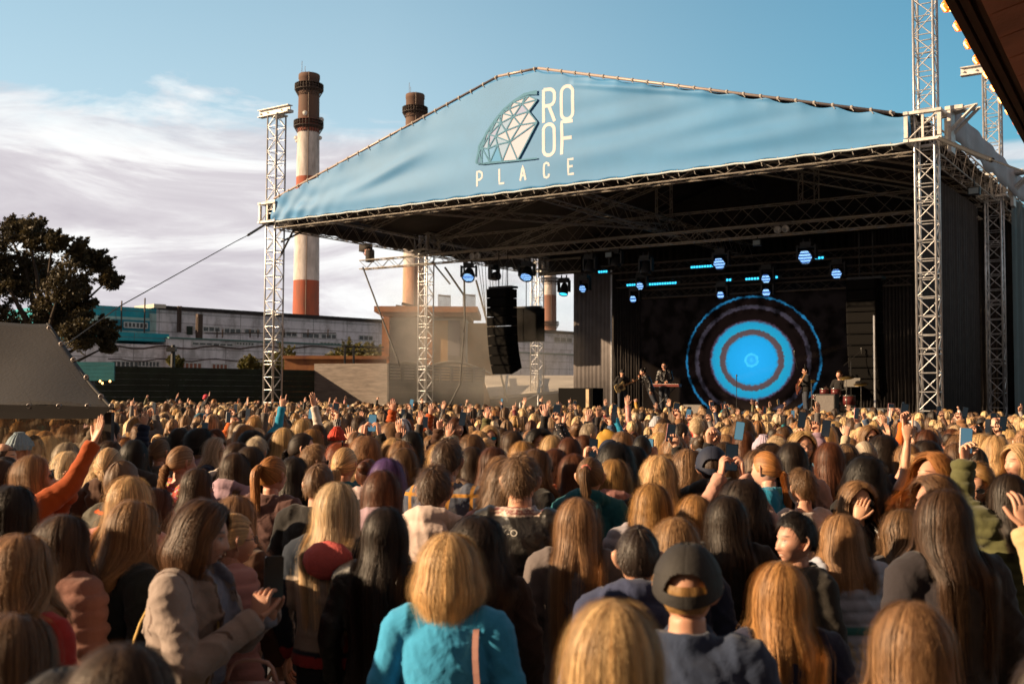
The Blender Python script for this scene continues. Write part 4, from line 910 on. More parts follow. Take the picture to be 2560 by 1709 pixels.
# ================================================================== people
# ---- materials driven by the object colour, so that copies can share meshes
def people_mats():
    out = {}
    # hair
    m = bpy.data.materials.new('hair'); m.use_nodes = True; n = NT(m.node_tree)
    oi = n.n('ShaderNodeObjectInfo'); a = n.n('ShaderNodeAttribute', attribute_name='var'); g = n.n('ShaderNodeAttribute', attribute_name='tip')
    t = n.n('ShaderNodeTexCoord'); mp = n.n('ShaderNodeMapping'); mp.inputs['Scale'].default_value = (1, 1, .05); n.l(t, 'Object', mp, 0)
    nz = n.n('ShaderNodeTexNoise', i_Scale=330.0, i_Detail=4); n.l(mp, 0, nz, 'Vector')
    v = n.math('ADD', n.math('MULTIPLY', a.outputs['Fac'], 1.0), n.math('MULTIPLY', n.math('SUBTRACT', nz.outputs[0], .5), .9))
    c = n.mix(1.0, oi.outputs['Color'], n.ramp(v, [(0.05, (.48, .42, .39)), (.45, (.88, .85, .83)), (.75, (1.2, 1.18, 1.14)), (1.0, (1.75, 1.7, 1.6))]), 'MULTIPLY')
    c = n.mix(n.math('MULTIPLY', g.outputs['Fac'], .35), c, n.mix(1.0, c, (1.7, 1.55, 1.25, 1), 'MULTIPLY'))
    b = n.n('ShaderNodeBsdfPrincipled', i_Roughness=.48); n.t.links.new(c, b.inputs['Base Color']); b.inputs['Specular IOR Level'].default_value = .55
    bp = n.n('ShaderNodeBump', i_Strength=.5, i_Distance=.004); n.l(nz, 0, bp, 'Height'); n.l(bp, 0, b, 'Normal')
    tr = n.n('ShaderNodeBsdfTranslucent'); n.t.links.new(n.mix(1.0, c, (1.2, 1.1, .88, 1), 'MULTIPLY'), tr.inputs[0])
    x = n.n('ShaderNodeMixShader', i_Fac=.15); n.l(b, 0, x, 1); n.l(tr, 0, x, 2); o = n.n('ShaderNodeOutputMaterial'); n.l(x, 0, o, 0); out['hair'] = m
    # skin: face features come from a head-local vector attribute
    m = bpy.data.materials.new('skin'); m.use_nodes = True; n = NT(m.node_tree)
    oi = n.n('ShaderNodeObjectInfo'); a = n.n('ShaderNodeAttribute', attribute_name='paint')
    c = n.mix(a.outputs['Alpha'], oi.outputs['Color'], a.outputs['Color'])
    nz = n.n('ShaderNodeTexNoise', i_Scale=14.0, i_Detail=4); t = n.n('ShaderNodeTexCoord'); n.l(t, 'Object', nz, 'Vector')
    c = n.mix(n.ramp(nz.outputs[0], [(.4, 0.0), (.7, .35)]), c, n.mix(1.0, c, (1.0, .72, .62, 1), 'MULTIPLY'))
    b = n.n('ShaderNodeBsdfPrincipled', i_Roughness=.5); n.t.links.new(c, b.inputs['Base Color']); b.inputs['Subsurface Weight'].default_value = .12; b.inputs['Subsurface Radius'].default_value = (.012, .005, .003)
    b.inputs['Subsurface Scale'].default_value = 1.0
    o = n.n('ShaderNodeOutputMaterial'); n.l(b, 0, o, 0); out['skin'] = m
    # cloth kinds
    def cloth(name, rough, bs, bsc, spec, sheen=0.0, pattern=None, alpha=None):
        m = bpy.data.materials.new(name); m.use_nodes = True; n = NT(m.node_tree)
        oi = n.n('ShaderNodeObjectInfo'); t = n.n('ShaderNodeTexCoord'); a = n.n('ShaderNodeAttribute', attribute_name='paint')
        c = n.mix(a.outputs['Alpha'], oi.outputs['Color'], a.outputs['Color'])
        nz = n.n('ShaderNodeTexNoise', i_Scale=bsc, i_Detail=6, i_Roughness=.6, i_Distortion=.6); n.l(t, 'Object', nz, 'Vector')
        fine = n.n('ShaderNodeTexNoise', i_Scale=220.0, i_Detail=2); n.l(t, 'Object', fine, 'Vector')
        if pattern == 'plaid':
            s = n.n('ShaderNodeSeparateXYZ'); n.l(t, 'Object', s, 0)
            f = lambda o_, k, ph, w_: n.math('LESS_THAN', n.math('FRACT', n.math('ADD', n.math('MULTIPLY', o_, k), ph)), w_)
            c = n.mix(n.math('MULTIPLY', f(s.outputs[0], 8, .1, .45), .6), c, (.06, .08, .13, 1)); c = n.mix(n.math('MULTIPLY', f(s.outputs[2], 8, .3, .42), .6), c, (.06, .08, .13, 1))
            c = n.mix(n.math('MULTIPLY', f(s.outputs[0], 8, .65, .16), .85), c, (.55, .25, .03, 1)); c = n.mix(n.math('MULTIPLY', f(s.outputs[2], 8, .85, .16), .85), c, (.55, .25, .03, 1))
        if pattern == 'zebra':
            wv = n.n('ShaderNodeTexWave', i_Scale=14.0, i_Distortion=6.0, i_Detail=2); n.l(t, 'Object', wv, 'Vector'); c = n.mix(n.ramp(wv.outputs[0], [(.45, 0), (.55, 1)]), c, (.02, .02, .02, 1))
        if pattern == 'dots':
            vo = n.n('ShaderNodeTexVoronoi', i_Scale=34.0); n.l(t, 'Object', vo, 'Vector'); c = n.mix(n.ramp(vo.outputs['Distance'], [(.22, 1), (.30, 0)]), c, (.55, .45, .45, 1))
        if pattern == 'flowers':
            vo = n.n('ShaderNodeTexVoronoi', i_Scale=40.0); n.l(t, 'Object', vo, 'Vector'); c = n.mix(n.ramp(vo.outputs['Distance'], [(.25, 1), (.4, 0)]), c, vo.outputs['Color'])
        c = n.mix(n.math('MULTIPLY', n.ramp(fine.outputs[0], [(.3, 0), (.7, 1)]), .25), c, n.mix(1.0, c, (.6, .6, .6, 1), 'MULTIPLY'))
        b = n.n('ShaderNodeBsdfPrincipled', i_Roughness=rough); n.t.links.new(c, b.inputs['Base Color']); b.inputs['Specular IOR Level'].default_value = spec
        if sheen: b.inputs['Sheen Weight'].default_value = sheen; b.inputs['Sheen Roughness'].default_value = .5
        bp = n.n('ShaderNodeBump', i_Strength=bs, i_Distance=.02); n.l(nz, 0, bp, 'Height'); n.l(bp, 0, b, 'Normal')
        o = n.n('ShaderNodeOutputMaterial'); n.l(b, 0, o, 0); return m
    out['cloth'] = cloth('cloth', .85, .45, 9, .25, .15); out['leather'] = cloth('leather', .36, .55, 16, .6); out['nylon'] = cloth('nylon', .5, .5, 12, .5)
    out['plaid'] = cloth('plaid', .85, .4, 9, .2, .1, 'plaid'); out['zebra'] = cloth('zebra', .8, .3, 9, .2, 0, 'zebra'); out['dots'] = cloth('dots', .8, .3, 9, .2, 0, 'dots'); out['flowers'] = cloth('flowers', .8, .3, 9, .2, 0, 'flowers')
    return out
PM = people_mats()
DENIM = mat('trouser_cloth', (.03, .035, .05), .85); SHOE = mat('shoe_dark', (.03, .025, .022), .6)

# ---- low level
def tube_arr(pts, rad, n=12, flat=None, up0=None):
    "closed tube; rad list of r or (ra,rb); returns V,F"
    pts = np.array(pts, float); m = len(pts); V = []; F = []; up = None
    for i in range(m):
        t = pts[min(i + 1, m - 1)] - pts[max(i - 1, 0)]; t /= np.linalg.norm(t) + 1e-9
        if up is None:
            up = np.array(up0, float) if up0 is not None else (np.array([0, 1., 0]) if abs(t[1]) < .8 else np.array([0, 0, 1.]))
        a = np.cross(up, t); a /= np.linalg.norm(a) + 1e-9; b = np.cross(t, a); up = b
        ra, rb = rad[i] if hasattr(rad[i], '__len__') else (rad[i], rad[i])
        w = 2 * np.pi * np.arange(n) / n
        V.append(pts[i] + np.outer(np.cos(w) * ra, a) + np.outer(np.sin(w) * rb, b))
    V = np.concatenate(V)
    for i in range(m - 1):
        for k in range(n): F.append((i * n + k, i * n + (k + 1) % n, (i + 1) * n + (k + 1) % n, (i + 1) * n + k))
    c0, c1 = len(V), len(V) + 1
    V = np.concatenate([V, pts[:1], pts[-1:]])
    for k in range(n): F.append((c0, (k + 1) % n, k)); F.append((c1, (m - 1) * n + k, (m - 1) * n + (k + 1) % n))
    return V, F
def joinp(parts):
    V = []; F = []; b = 0
    for v, f in parts: V.append(np.asarray(v)); F += [tuple(i + b for i in x) for x in f]; b += len(v)
    return np.concatenate(V), F
def remesh(V, F, vox, smooth=2):
    me = mesh_from('tmp', V, F); o = bpy.data.objects.new('tmp', me); COL.objects.link(o)
    md = o.modifiers.new('r', 'REMESH'); md.mode = 'VOXEL'; md.voxel_size = vox
    if smooth: s = o.modifiers.new('s', 'SMOOTH'); s.factor = .5; s.iterations = smooth
    ev = o.evaluated_get(bpy.context.evaluated_depsgraph_get()); m2 = ev.to_mesh()
    v = np.empty(len(m2.vertices) * 3); m2.vertices.foreach_get('co', v); v = v.reshape(-1, 3)
    nr = np.empty(len(m2.vertices) * 3); m2.vertices.foreach_get('normal', nr); nr = nr.reshape(-1, 3)
    f = [tuple(p.vertices) for p in m2.polygons]; ev.to_mesh_clear(); bpy.data.objects.remove(o); bpy.data.meshes.remove(me)
    return v, f, nr
def curve(pts, n):
    "Catmull-Rom through points"
    P = [np.array(p, float) for p in pts]; P = [2 * P[0] - P[1]] + P + [2 * P[-1] - P[-2]]; out = []
    segs = len(P) - 3
    for s in range(segs):
        for i in range(n):
            t = i / n; a, b, c, d = P[s:s + 4]; out.append(.5 * ((2 * b) + (c - a) * t + (2 * a - 5 * b + 4 * c - d) * t * t + (3 * b - a - 3 * c + d) * t ** 3))
    out.append(P[-2]); return np.array(out)
def interp(vals, n):
    v = np.array(vals, float); x = np.linspace(0, len(v) - 1, (len(v) - 1) * n + 1); 
    if v.ndim == 1: return list(np.interp(x, range(len(v)), v))
    return [tuple(np.interp(t, range(len(v)), v[:, k]) for k in range(v.shape[1])) for t in x]
def rotz(P, a, c=(0, 0, 0)):
    c = np.array(c); P = np.asarray(P) - c; ca, sa = math.cos(a), math.sin(a); return np.stack([P[..., 0] * ca - P[..., 1] * sa, P[..., 0] * sa + P[..., 1] * ca, P[..., 2]], -1) + c
def rotx(P, a, c=(0, 0, 0)):
    c = np.array(c); P = np.asarray(P) - c; ca, sa = math.cos(a), math.sin(a); return np.stack([P[..., 0], P[..., 1] * ca - P[..., 2] * sa, P[..., 1] * sa + P[..., 2] * ca], -1) + c
HCN = np.array([0, .015, 1.585]); NECK = np.array([0, -.01, 1.47])
def headpose(P, hd):
    "hd=(yaw,pitch) degrees; yaw + turns to the person's left"
    P = rotx(P, R(hd[1]), NECK); return rotz(P, R(hd[0]), NECK)

# ---- head with a face
def head_mesh(mouth='closed', hi=False, dark=(.05, .03, .02), male=False, eyes='open'):
    nu, nv = (110, 90) if hi else (60, 48)
    th = np.pi * np.arange(nv + 1) / nv; ph = 2 * np.pi * np.arange(nu) / nu
    # concentrate samples towards the face (+Y)
    ph = ph - .38 * np.sin(2 * ph) * 0 ; PH, THh = np.meshgrid(ph, th)
    dx = np.sin(THh) * np.sin(PH); dy = np.sin(THh) * np.cos(PH); dz = np.cos(THh)
    x = .075 * dx; y = .096 * dy; z = .117 * dz; t = np.clip(-dz, 0, 1); fr = np.clip(dy, 0, 1)
    wj = .24 if male else .32
    x = x * (1 - wj * t ** 1.6) * (1 + .05 * np.clip(dz, 0, 1) * (1 - dz)); bk = dy < 0
    y = np.where(bk, y * (1 - .40 * t ** 1.3) * (1 + .10 * np.clip(dz + .2, 0, 1)), y)
    y = y + np.where(dy > 0, .020 * t * fr, 0) - np.where(dy > 0, .010 * np.clip(dz, 0, 1) ** 2, 0)
    y = np.where(dy > .0, np.minimum(y, .090 + .012 * t) * .55 + y * .45, y)
    g = lambda cx, cz, sx, sz: np.exp(-((x - cx) / sx) ** 2 - ((z - cz) / sz) ** 2)
    f = (dy > .15)
    nb = np.where(z > -.034, np.clip((.030 - z) / .064, 0, 1) ** 1.2, np.clip((z + .050) / .016, 0, 1))
    add = .023 * nb * np.exp(-(x / (.0085 + .006 * nb)) ** 2) * (z > -.055) * (z < .03)
    add += .006 * (g(.012, -.036, .007, .007) + g(-.012, -.036, .007, .007))
    add += -.010 * (g(.031, .006, .015, .011) + g(-.031, .006, .015, .011)) + .0055 * (g(.031, .004, .011, .007) + g(-.031, .004, .011, .007))
    add += .005 * (g(.03, .024, .02, .006) + g(-.03, .024, .02, .006)) + .006 * (g(.042, -.022, .018, .016) + g(-.042, -.022, .018, .016))
    add += .0055 * g(0, -.058, .019, .005) + .006 * g(0, -.070, .016, .005) - .005 * g(0, -.064, .022, .0022) + .008 * g(0, -.096, .018, .013) - .004 * g(0, -.082, .02, .005)
    smile = mouth in ('smile', 'open')
    if smile: add += .005 * (g(.045, -.038, .014, .012) + g(-.045, -.038, .014, .012)) - .003 * (g(.034, -.056, .005, .014) + g(-.034, -.056, .005, .014))
    if mouth == 'open': add += -.012 * g(0, -.066, .019, .010) + .004 * g(0, -.086, .018, .006)
    y = y + np.where(f, add, 0)
    V = np.stack([x, y, z], -1).reshape(-1, 3); P = V.copy(); F = []
    for i in range(nv):
        for j in range(nu): a, b = i * nu + j, i * nu + (j + 1) % nu; F.append((a, b, b + nu, a + nu))
    col = np.zeros((len(P), 4)); X_, Y_, Z_ = P[:, 0], P[:, 1], P[:, 2]; fm = Y_ > .03
    def paint(mask, c, a=1.0): m_ = np.clip(mask, 0, 1)[:, None] * fm[:, None]; col[:, :3] = col[:, :3] * (1 - m_) + np.array(c) * m_; col[:, 3:] = np.maximum(col[:, 3:], m_ * a)
    E = lambda cx, cz, sx, sz, p=2: np.clip(1.6 - (np.abs((X_ - cx) / sx) ** p + np.abs((Z_ - cz) / sz) ** p) * 1.0, 0, 1)
    for s in (-1, 1):
        paint(E(s * .033, .030 + .0 * s, .016, .0035), dark, .9)
        if eyes == 'open': paint(E(s * .031, .005, .0125, .0052), (.42, .36, .33)); paint(E(s * .031, .005, .0052, .0052), (.03, .02, .015)); paint(E(s * .031, .0105, .014, .0018), (.04, .02, .015), .9)
        else: paint(E(s * .031, .005, .013, .0022), (.05, .025, .02), .9)
        paint(E(s * .007, -.043, .0035, .002), (.12, .03, .02), .8)
    if mouth == 'open': paint(E(0, -.067, .021, .013), (.45, .10, .08)); paint(E(0, -.067, .017, .0085), (.05, .008, .006)); paint(E(0, -.0615, .0135, .003), (.75, .68, .58))
    else:
        paint(E(0, -.064, .019 if not smile else .024, .007), (.42, .12, .09), .8)
        if smile: paint(E(0, -.0635, .018, .0028), (.70, .62, .54))
        else: paint(E(0, -.064, .018, .0012), (.14, .03, .02))
    if male: paint(np.clip((-.045 - Z_) / .02, 0, 1) * (np.abs(X_) < .07) * .55, (.10, .06, .045), .5)
    # ears
    parts = [(V, F)]; cols = [col]
    for s in (-1, 1):
        pts = [(s * .066, .002, -.040), (s * .077, -.006, -.026), (s * .088, -.014, .0), (s * .091, -.012, .022), (s * .074, 0, .034)]
        v, f_ = tube_arr(curve(pts, 3), interp([(.004, .006), (.006, .012), (.0055, .016), (.0055, .014), (.004, .006)], 3), 10, up0=(1, 0, 0)); parts.append((v, f_)); cols.append(np.zeros((len(v), 4)))
    V, F = joinp(parts); return V, F, np.concatenate(cols)

# ---- hand
def hand_parts(W_, d, pn, mode='open', side=1, s=1.0):
    "wrist point, direction to the fingers, palm normal (palm side), mode, side +1 right hand"
    W_ = np.array(W_, float); d = np.array(d, float); d /= np.linalg.norm(d); pn = np.array(pn, float); pn -= d * (pn @ d); pn /= np.linalg.norm(pn); sd_ = np.cross(d, pn) * side
    # sd_ points to the little finger; thumb on -sd_
    P = []
    P.append(tube_arr([W_ - d * .03, W_ + d * .0, W_ + d * .03 * s, W_ + d * .065 * s, W_ + d * .088 * s], [(.024, .019), (.026, .018), (.036, .016), (.042, .0145), (.038, .010)], 14, up0=pn))
    # tube_arr: first radius runs along cross(up,t) = side, second along up = palm normal
    base = [(-.031, .084, .070), (-.0105, .089, .078), (.0105, .087, .073), (.030, .079, .057)]
    C = {'open': (8, 12, 8), 'relaxed': (22, 32, 20), 'hold': (48, 58, 30), 'fist': (85, 95, 60), 'point': None, 'rock': None, 'spread': (4, 8, 5)}
    for i, (bx, by, ln) in enumerate(base):
        if mode == 'point': c = (5, 6, 4) if i == 0 else (85, 95, 60)
        elif mode == 'rock': c = (6, 8, 5) if i in (0, 3) else (85, 95, 60)
        elif mode == 'victory': c = (6, 8, 5) if i in (0, 1) else (85, 95, 60)
        else: c = C[mode]
        spread = {'spread': 9, 'open': 5}.get(mode, 2) * (i - 1.5) / 1.5 * (1 if mode != 'point' else .3)
        p = W_ + (sd_ * bx + d * by) * s; a = R(spread); dr = d * math.cos(a) + sd_ * math.sin(a); pts = [p - dr * .02 * s, p]; k = 0.0
        for L_, cc in zip((.44, .32, .24), c): k += R(cc * (1 + .12 * (i - 1.5))); p = p + (dr * math.cos(k) + pn * math.sin(k)) * ln * L_ * s; pts.append(p)
        P.append(tube_arr(curve(pts, 3), interp([.0092, .0090, .0082, .0074, .0055], 3), 8, up0=pn))
    tb = W_ + (-sd_ * .026 + d * .022) * s; op = {'hold': .9, 'fist': .8, 'point': .8, 'rock': .8, 'victory': .8}.get(mode, .35)
    td = -sd_ * (.75 - .35 * op) + d * .62 + pn * op * .5; td /= np.linalg.norm(td); t2 = td * .7 + d * .5 + (pn * .5 * op); t2 /= np.linalg.norm(t2)
    P.append(tube_arr(curve([tb - td * .015 * s, tb, tb + td * .034 * s, tb + td * .034 * s + t2 * .028 * s, tb + td * .034 * s + t2 * .048 * s], 3), interp([.013, .0135, .0105, .0095, .0065], 3), 8, up0=pn))
    return P
# ---- poses: (elbow, wrist, hand dir, palm normal, hand mode) for right (x>0) and left arm; facing +Y
SHx, SHz = .168, 1.385
def mir(a): return [(-p[0], *p[1:]) if hasattr(p, '__len__') and not isinstance(p, str) else p for p in a]
A_DOWN = [(.255, -.03, 1.12), (.265, .07, .88), (.0, .12, -1), (-1, 0, 0), 'relaxed']
A_BELLY = [(.265, -.02, 1.13), (.12, .20, 1.08), (-.8, .4, .1), (0, -1, 0), 'relaxed']
A_PHONE = [(.21, .20, 1.24), (.062, .32, 1.47), (-.10, .05, 1), (-.75, .10, 0), 'hold']
A_PHONEHI = [(.20, .22, 1.50), (.065, .27, 1.74), (-.08, .0, 1), (-.75, .10, 0), 'hold']
A_PHONE1 = [(.22, .16, 1.52), (.15, .24, 1.78), (-.1, .0, 1), (-.3, -.9, 0), 'hold']
A_UP = [(.25, .06, 1.60), (.22, .10, 1.86), (-.05, .10, 1), (0, 1, 0), 'open']
A_UPS = [(.30, .05, 1.56), (.35, .08, 1.80), (.12, .10, 1), (0, 1, 0), 'spread']
A_REACH = [(.20, .17, 1.56), (.17, .30, 1.81), (-.05, .35, 1), (.3, -1, 0), 'spread']
A_UPF = [(.24, .10, 1.60), (.18, .16, 1.84), (0, .1, 1), (0, 1, 0), 'fist']
A_UPP = [(.24, .08, 1.60), (.20, .14, 1.85), (-.05, .1, 1), (0, 1, 0), 'point']
A_UPR = [(.27, .08, 1.60), (.30, .10, 1.86), (0.05, .1, 1), (0, 1, 0), 'rock']
A_WAVE = [(.33, .02, 1.42), (.40, .10, 1.66), (.1, .1, 1), (0, 1, 0), 'spread']
A_FACE = [(.24, .12, 1.30), (.10, .20, 1.50), (-.3, .1, 1), (-.5, -.6, 0), 'relaxed']
POSES = {
    'down': (A_DOWN, mir(A_DOWN)), 'belly': (A_BELLY, mir(A_BELLY)), 'phone': (A_PHONE, mir(A_PHONE)), 'phonehi': (A_PHONEHI, mir(A_PHONEHI)), 'phone1': (A_PHONE1, mir(A_DOWN)), 'phone1l': (A_DOWN, mir(A_PHONE1)),
    'upr': (A_UP, mir(A_DOWN)), 'upl': (A_DOWN, mir(A_UPS)), 'both': (A_UPS, mir(A_UP)), 'fist': (A_UPF, mir(A_BELLY)), 'point': (A_UPP, mir(A_DOWN)), 'rock': (A_UPR, mir(A_DOWN)), 'wave': (A_WAVE, mir(A_DOWN)), 'clap': (
        [(.23, .16, 1.32), (.05, .30, 1.52), (-.05, .1, 1), (-1, 0, 0), 'open'], mir([(.23, .16, 1.32), (.05, .30, 1.52), (-.05, .1, 1), (-1, 0, 0), 'open'])),
    'face': (A_FACE, mir(A_BELLY)),
    'phonelow': ([(.23, .10, 1.13), (.062, .30, 1.28), (-.10, .12, 1), (-.75, .10, 0), 'hold'], mir([(.23, .10, 1.13), (.062, .30, 1.28), (-.10, .12, 1), (-.75, .10, 0), 'hold'])),
    'guitar': ([(.30, -.04, 1.16), (.13, .17, 1.05), (-.8, .1, -.5), (0, -1, 0), 'relaxed'], mir([(.30, .02, 1.14), (.42, .24, 1.24), (-.2, .4, .6), (-1, 0, 0), 'hold'])),
    'keys': ([(.25, .0, 1.12), (.16, .27, 1.06), (-.05, .9, -.25), (0, 0, -1), 'relaxed'], mir([(.25, .0, 1.12), (.16, .27, 1.06), (-.05, .9, -.25), (0, 0, -1), 'relaxed'])),
    'mic': ([(.24, .10, 1.22), (.045, .20, 1.44), (-.3, .1, .6), (-.5, -.8, 0), 'fist'], mir(A_DOWN)),
    'drum': ([(.27, .06, 1.16), (.22, .30, 1.20), (0, .8, .3), (0, 0, -1), 'fist'], mir([(.27, .06, 1.14), (.16, .32, 1.10), (0, .8, .1), (0, 0, -1), 'fist'])),
    'rockl': (A_DOWN, mir(A_UPR)), 'reach': (A_REACH, mir(A_FACE)), 'greet': (mir(mir(A_DOWN)), mir([(.27, .03, 1.58), (.32, .08, 1.82), (.05, .10, 1), (0, 1, 0), 'relaxed'])),
}
def arm_pts(arm, side):
    E, Wr = np.array(arm[0], float), np.array(arm[1], float); S0 = np.array([side * SHx, -.01, SHz])
    up = E[2] > SHz; S1 = S0 + (np.array([side * .01, 0, .035]) if up else 0); return S0, S1, E, Wr
def leg_pts(s, seated):
    if seated: return [(s * .085, 0, .92), (s * .15, .22, .93), (s * .19, .44, .90), (s * .20, .44, .66), (s * .20, .42, .47)], (.40 + .0)
    return [(s * .085, 0, .92), (s * .10, .01, .70), (s * .10, .01, .50), (s * .10, -.01, .30), (s * .10, -.02, .09)], 0
def body_mesh(pose, head=None, hd=(0, 0), girth=1.0):
    pz = POSES[pose] if isinstance(pose, str) else pose; P = []
    # torso/neck loft
    zs = [.86, .95, 1.06, 1.18, 1.30, 1.37, 1.41, 1.44, 1.47, 1.52]; rx = [.155, .165, .135, .145, .160, .150, .105, .062, .053, .053]; ry = [.10, .11, .095, .105, .112, .10, .075, .062, .056, .056]
    P.append(tube_arr([(0, -.015 + .012 * (z > 1.42), z) for z in zs], [(a * girth * .93, b * girth * .93) for a, b in zip(rx, ry)], 24, up0=(0, 1, 0)))
    for s, arm in ((1, pz[0]), (-1, pz[1])):
        S0, S1, E, Wr = arm_pts(arm, s); P.append(tube_arr(curve([(s * .07, -.01, 1.37), S1, (S1 + E) / 2, E, (E + Wr) / 2, Wr], 3), interp([.05, .050, .043, .036, .034, .023], 3), 12))
        lp, dz = leg_pts(s, pose == 'drum'); P.append(tube_arr(lp, [.075, .07, .052, .05, .035], 12)); dy = .45 if dz else 0; P.append(tube_arr([(s * .10, -.07 + dy, .05 + dz), (s * .10, .02 + dy, .06 + dz), (s * .105, .12 + dy, .03 + dz)], [.03, .036, .025], 10))
    V, F, _ = remesh(*joinp(P), .014, 3); parts = [(V, F)]; cols = [np.zeros((len(V), 4))]
    for s, arm in ((1, pz[0]), (-1, pz[1])):
        hp = hand_parts(arm[1], arm[2], arm[3], arm[4], s)
        for v, f in hp: parts.append((v, f)); cols.append(np.zeros((len(v), 4)))
    hv, hf, hc = head or HEADS['plain']
    parts.append((headpose(hv + HCN, hd), hf)); cols.append(hc); V, F = joinp(parts)
    me = mesh_from('body', V, F, True, [PM['skin']]); a = me.attributes.new('paint', 'FLOAT_COLOR', 'POINT'); a.data.foreach_set('color', np.concatenate(cols).reshape(-1).astype(np.float32)); return me
HEADS = {'plain': head_mesh(), 'smile': head_mesh('smile'), 'open': head_mesh('open', eyes='shut'), 'male': head_mesh(male=True), 'malebeard': head_mesh(male=True)}

def wrinkle(V, N, amp, sc=1.0, seed=0):
    x, y, z = V[:, 0] * sc, V[:, 1] * sc, V[:, 2] * sc; s = seed * 1.7 + .9
    rdg = lambda u, p: (1 - np.abs(np.sin(u))) ** p
    w1 = 2.2 * np.sin(5.1 * x + 3.7 * z + s) + 1.3 * np.sin(9.3 * z - 6 * y + s); w2 = 2.0 * np.sin(4.3 * z + 6.1 * y + 2 * s) + 1.1 * np.sin(11 * x + s)
    d = rdg(11 * x + 7 * z + 5 * y + w1, 3.0) * (.5 + .5 * np.sin(5 * z + 4 * x + s)) + rdg(-9 * x + 13 * z + w2, 3.5) * (.5 + .5 * np.sin(7 * x - 6 * z + s)) + .45 * rdg(24 * x + 3 * z + 2 * w1, 3) + .25 * np.sin(6 * x + 5 * z + s)
    return V + N * (1.15 * amp * (d - .35))[:, None]
def top_mesh(pose, style='jacket', girth=1.0, sleeve=1.0, m_='cloth', seed=0, ln=.0, painter=None, vox=.011, fold=1.0):
    "jacket, hoodie, puffer, coat, tee, sweater, vest"
    pz = POSES[pose] if isinstance(pose, str) else pose; P = []; fat = {'jacket': .020, 'hoodie': .020, 'puffer': .042, 'coat': .026, 'tee': .006, 'sweater': .014, 'vest': .014}[style]
    zb = {'coat': .62, 'puffer': .84, 'hoodie': .86}.get(style, .88) - ln
    zs = [zb, .92, 1.02, 1.14, 1.26, 1.34, 1.385, 1.415, 1.44]; rx = [.172, .172, .150, .146, .160, .155, .122, .085, .065]; ry = [.125, .125, .11, .115, .122, .112, .09, .075, .066]
    P.append(tube_arr([(0, -.015, z) for z in zs], [((a + fat * (1 if a > .1 else .4)) * girth, (b + fat * (1 if a > .1 else .4)) * girth) for a, b in zip(rx, ry)], 28, up0=(0, 1, 0)))
    for s, arm in ((1, pz[0]), (-1, pz[1])):
        S0, S1, E, Wr = arm_pts(arm, s)
        if style == 'vest' or sleeve < .15: P.append(tube_arr([(s * .07, -.01, 1.37), S1, S1 + (E - S1) * .12], [.075 + fat, .064 + fat, .05 + fat], 16)); continue
        pts = curve([(s * .07, -.01, 1.36), S1, (S1 + E) / 2, E, (E + Wr) / 2, Wr], 4); rr = interp([.070 + fat, .062 + fat, .052 + fat, .043 + fat, .038 + fat * .8, .030 + fat * .5], 4)
        k = max(5, int(len(pts) * (.18 + .82 * sleeve))); pts, rr = pts[:k], [r_ * (1.0 + (.05 + .02 * (style == 'puffer')) * math.sin(i * 2.6)) for i, r_ in enumerate(rr[:k])]; P.append(tube_arr(pts, rr, 16))
    if style in ('hoodie',):
        w = np.linspace(0, 2 * np.pi, 15)[:-1]
        P.append(tube_arr(curve([(.115 * math.sin(t), -.035 + .09 * math.cos(t) * -1 * .9 , 1.425 + .028 * (1 + math.cos(t)) * .9) for t in np.linspace(-2.3, 2.3, 9)], 2), interp([.018, .030, .040, .050, .060, .050, .040, .030, .018], 2), 12))
        P.append(tube_arr([(0, -.11, 1.47), (0, -.145, 1.40), (0, -.145, 1.30), (0, -.12, 1.24)], [(.07, .03), (.12, .05), (.085, .042), (.02, .02)], 18, up0=(0, 1, 0)))
    if style in ('jacket', 'coat', 'puffer'):
        h = .03 if style != 'puffer' else .045
        P.append(tube_arr([(.072 * math.sin(t), -.012 - .075 * math.cos(t), 1.44 + .012 * math.cos(t)) for t in np.linspace(-2.5, 2.5, 17)], [(.016, h)] * 17, 10, up0=(0, 0, 1)))
    if style in ('jacket', 'coat'):
        for s in (-1, 1): P.append(tube_arr(curve([(s * .055, .055, 1.47), (s * .085, .10, 1.40), (s * .075, .135, 1.28), (s * .02, .140, 1.12)], 3), interp([(.010, .022), (.010, .036), (.010, .034), (.008, .008)], 3), 10, up0=(0, 1, 0)))
    for s, arm in ((1, pz[0]), (-1, pz[1])):
        if style != 'vest' and sleeve > .9 and style != 'tee': E_, W_ = np.array(arm[0], float), np.array(arm[1], float); d_ = (W_ - E_) / np.linalg.norm(W_ - E_); P.append(tube_arr([W_ - d_ * .07, W_ - d_ * .06, W_ - d_ * .012, W_ - d_ * .004], [.036 + fat * .6, .041 + fat * .7, .040 + fat * .7, .034 + fat * .5], 14))
    V, F, N = remesh(*joinp(P), vox, 2)
    V = wrinkle(V, N, fold * (.007 if style in ('jacket', 'hoodie', 'coat') else .004), 1.0, seed); V = wrinkle(V, N, .0018 * fold, 2.6, seed + 5)
    if style == 'puffer':
        q = np.abs(np.sin((V[:, 2] + .03 * np.abs(V[:, 0])) * np.pi / .062)) ** .6; V = V + N * (.012 * (q - .6))[:, None]
    if style == 'sweater' or style == 'hoodie': V = wrinkle(V, N, .002, 2.2, seed + 3)
    me = mesh_from('top', V, F, True, [PM[m_]])
    col = np.zeros((len(V), 4))
    if painter: painter(V, N, col)
    a = me.attributes.new('paint', 'FLOAT_COLOR', 'POINT'); a.data.foreach_set('color', col.reshape(-1).astype(np.float32)); return me
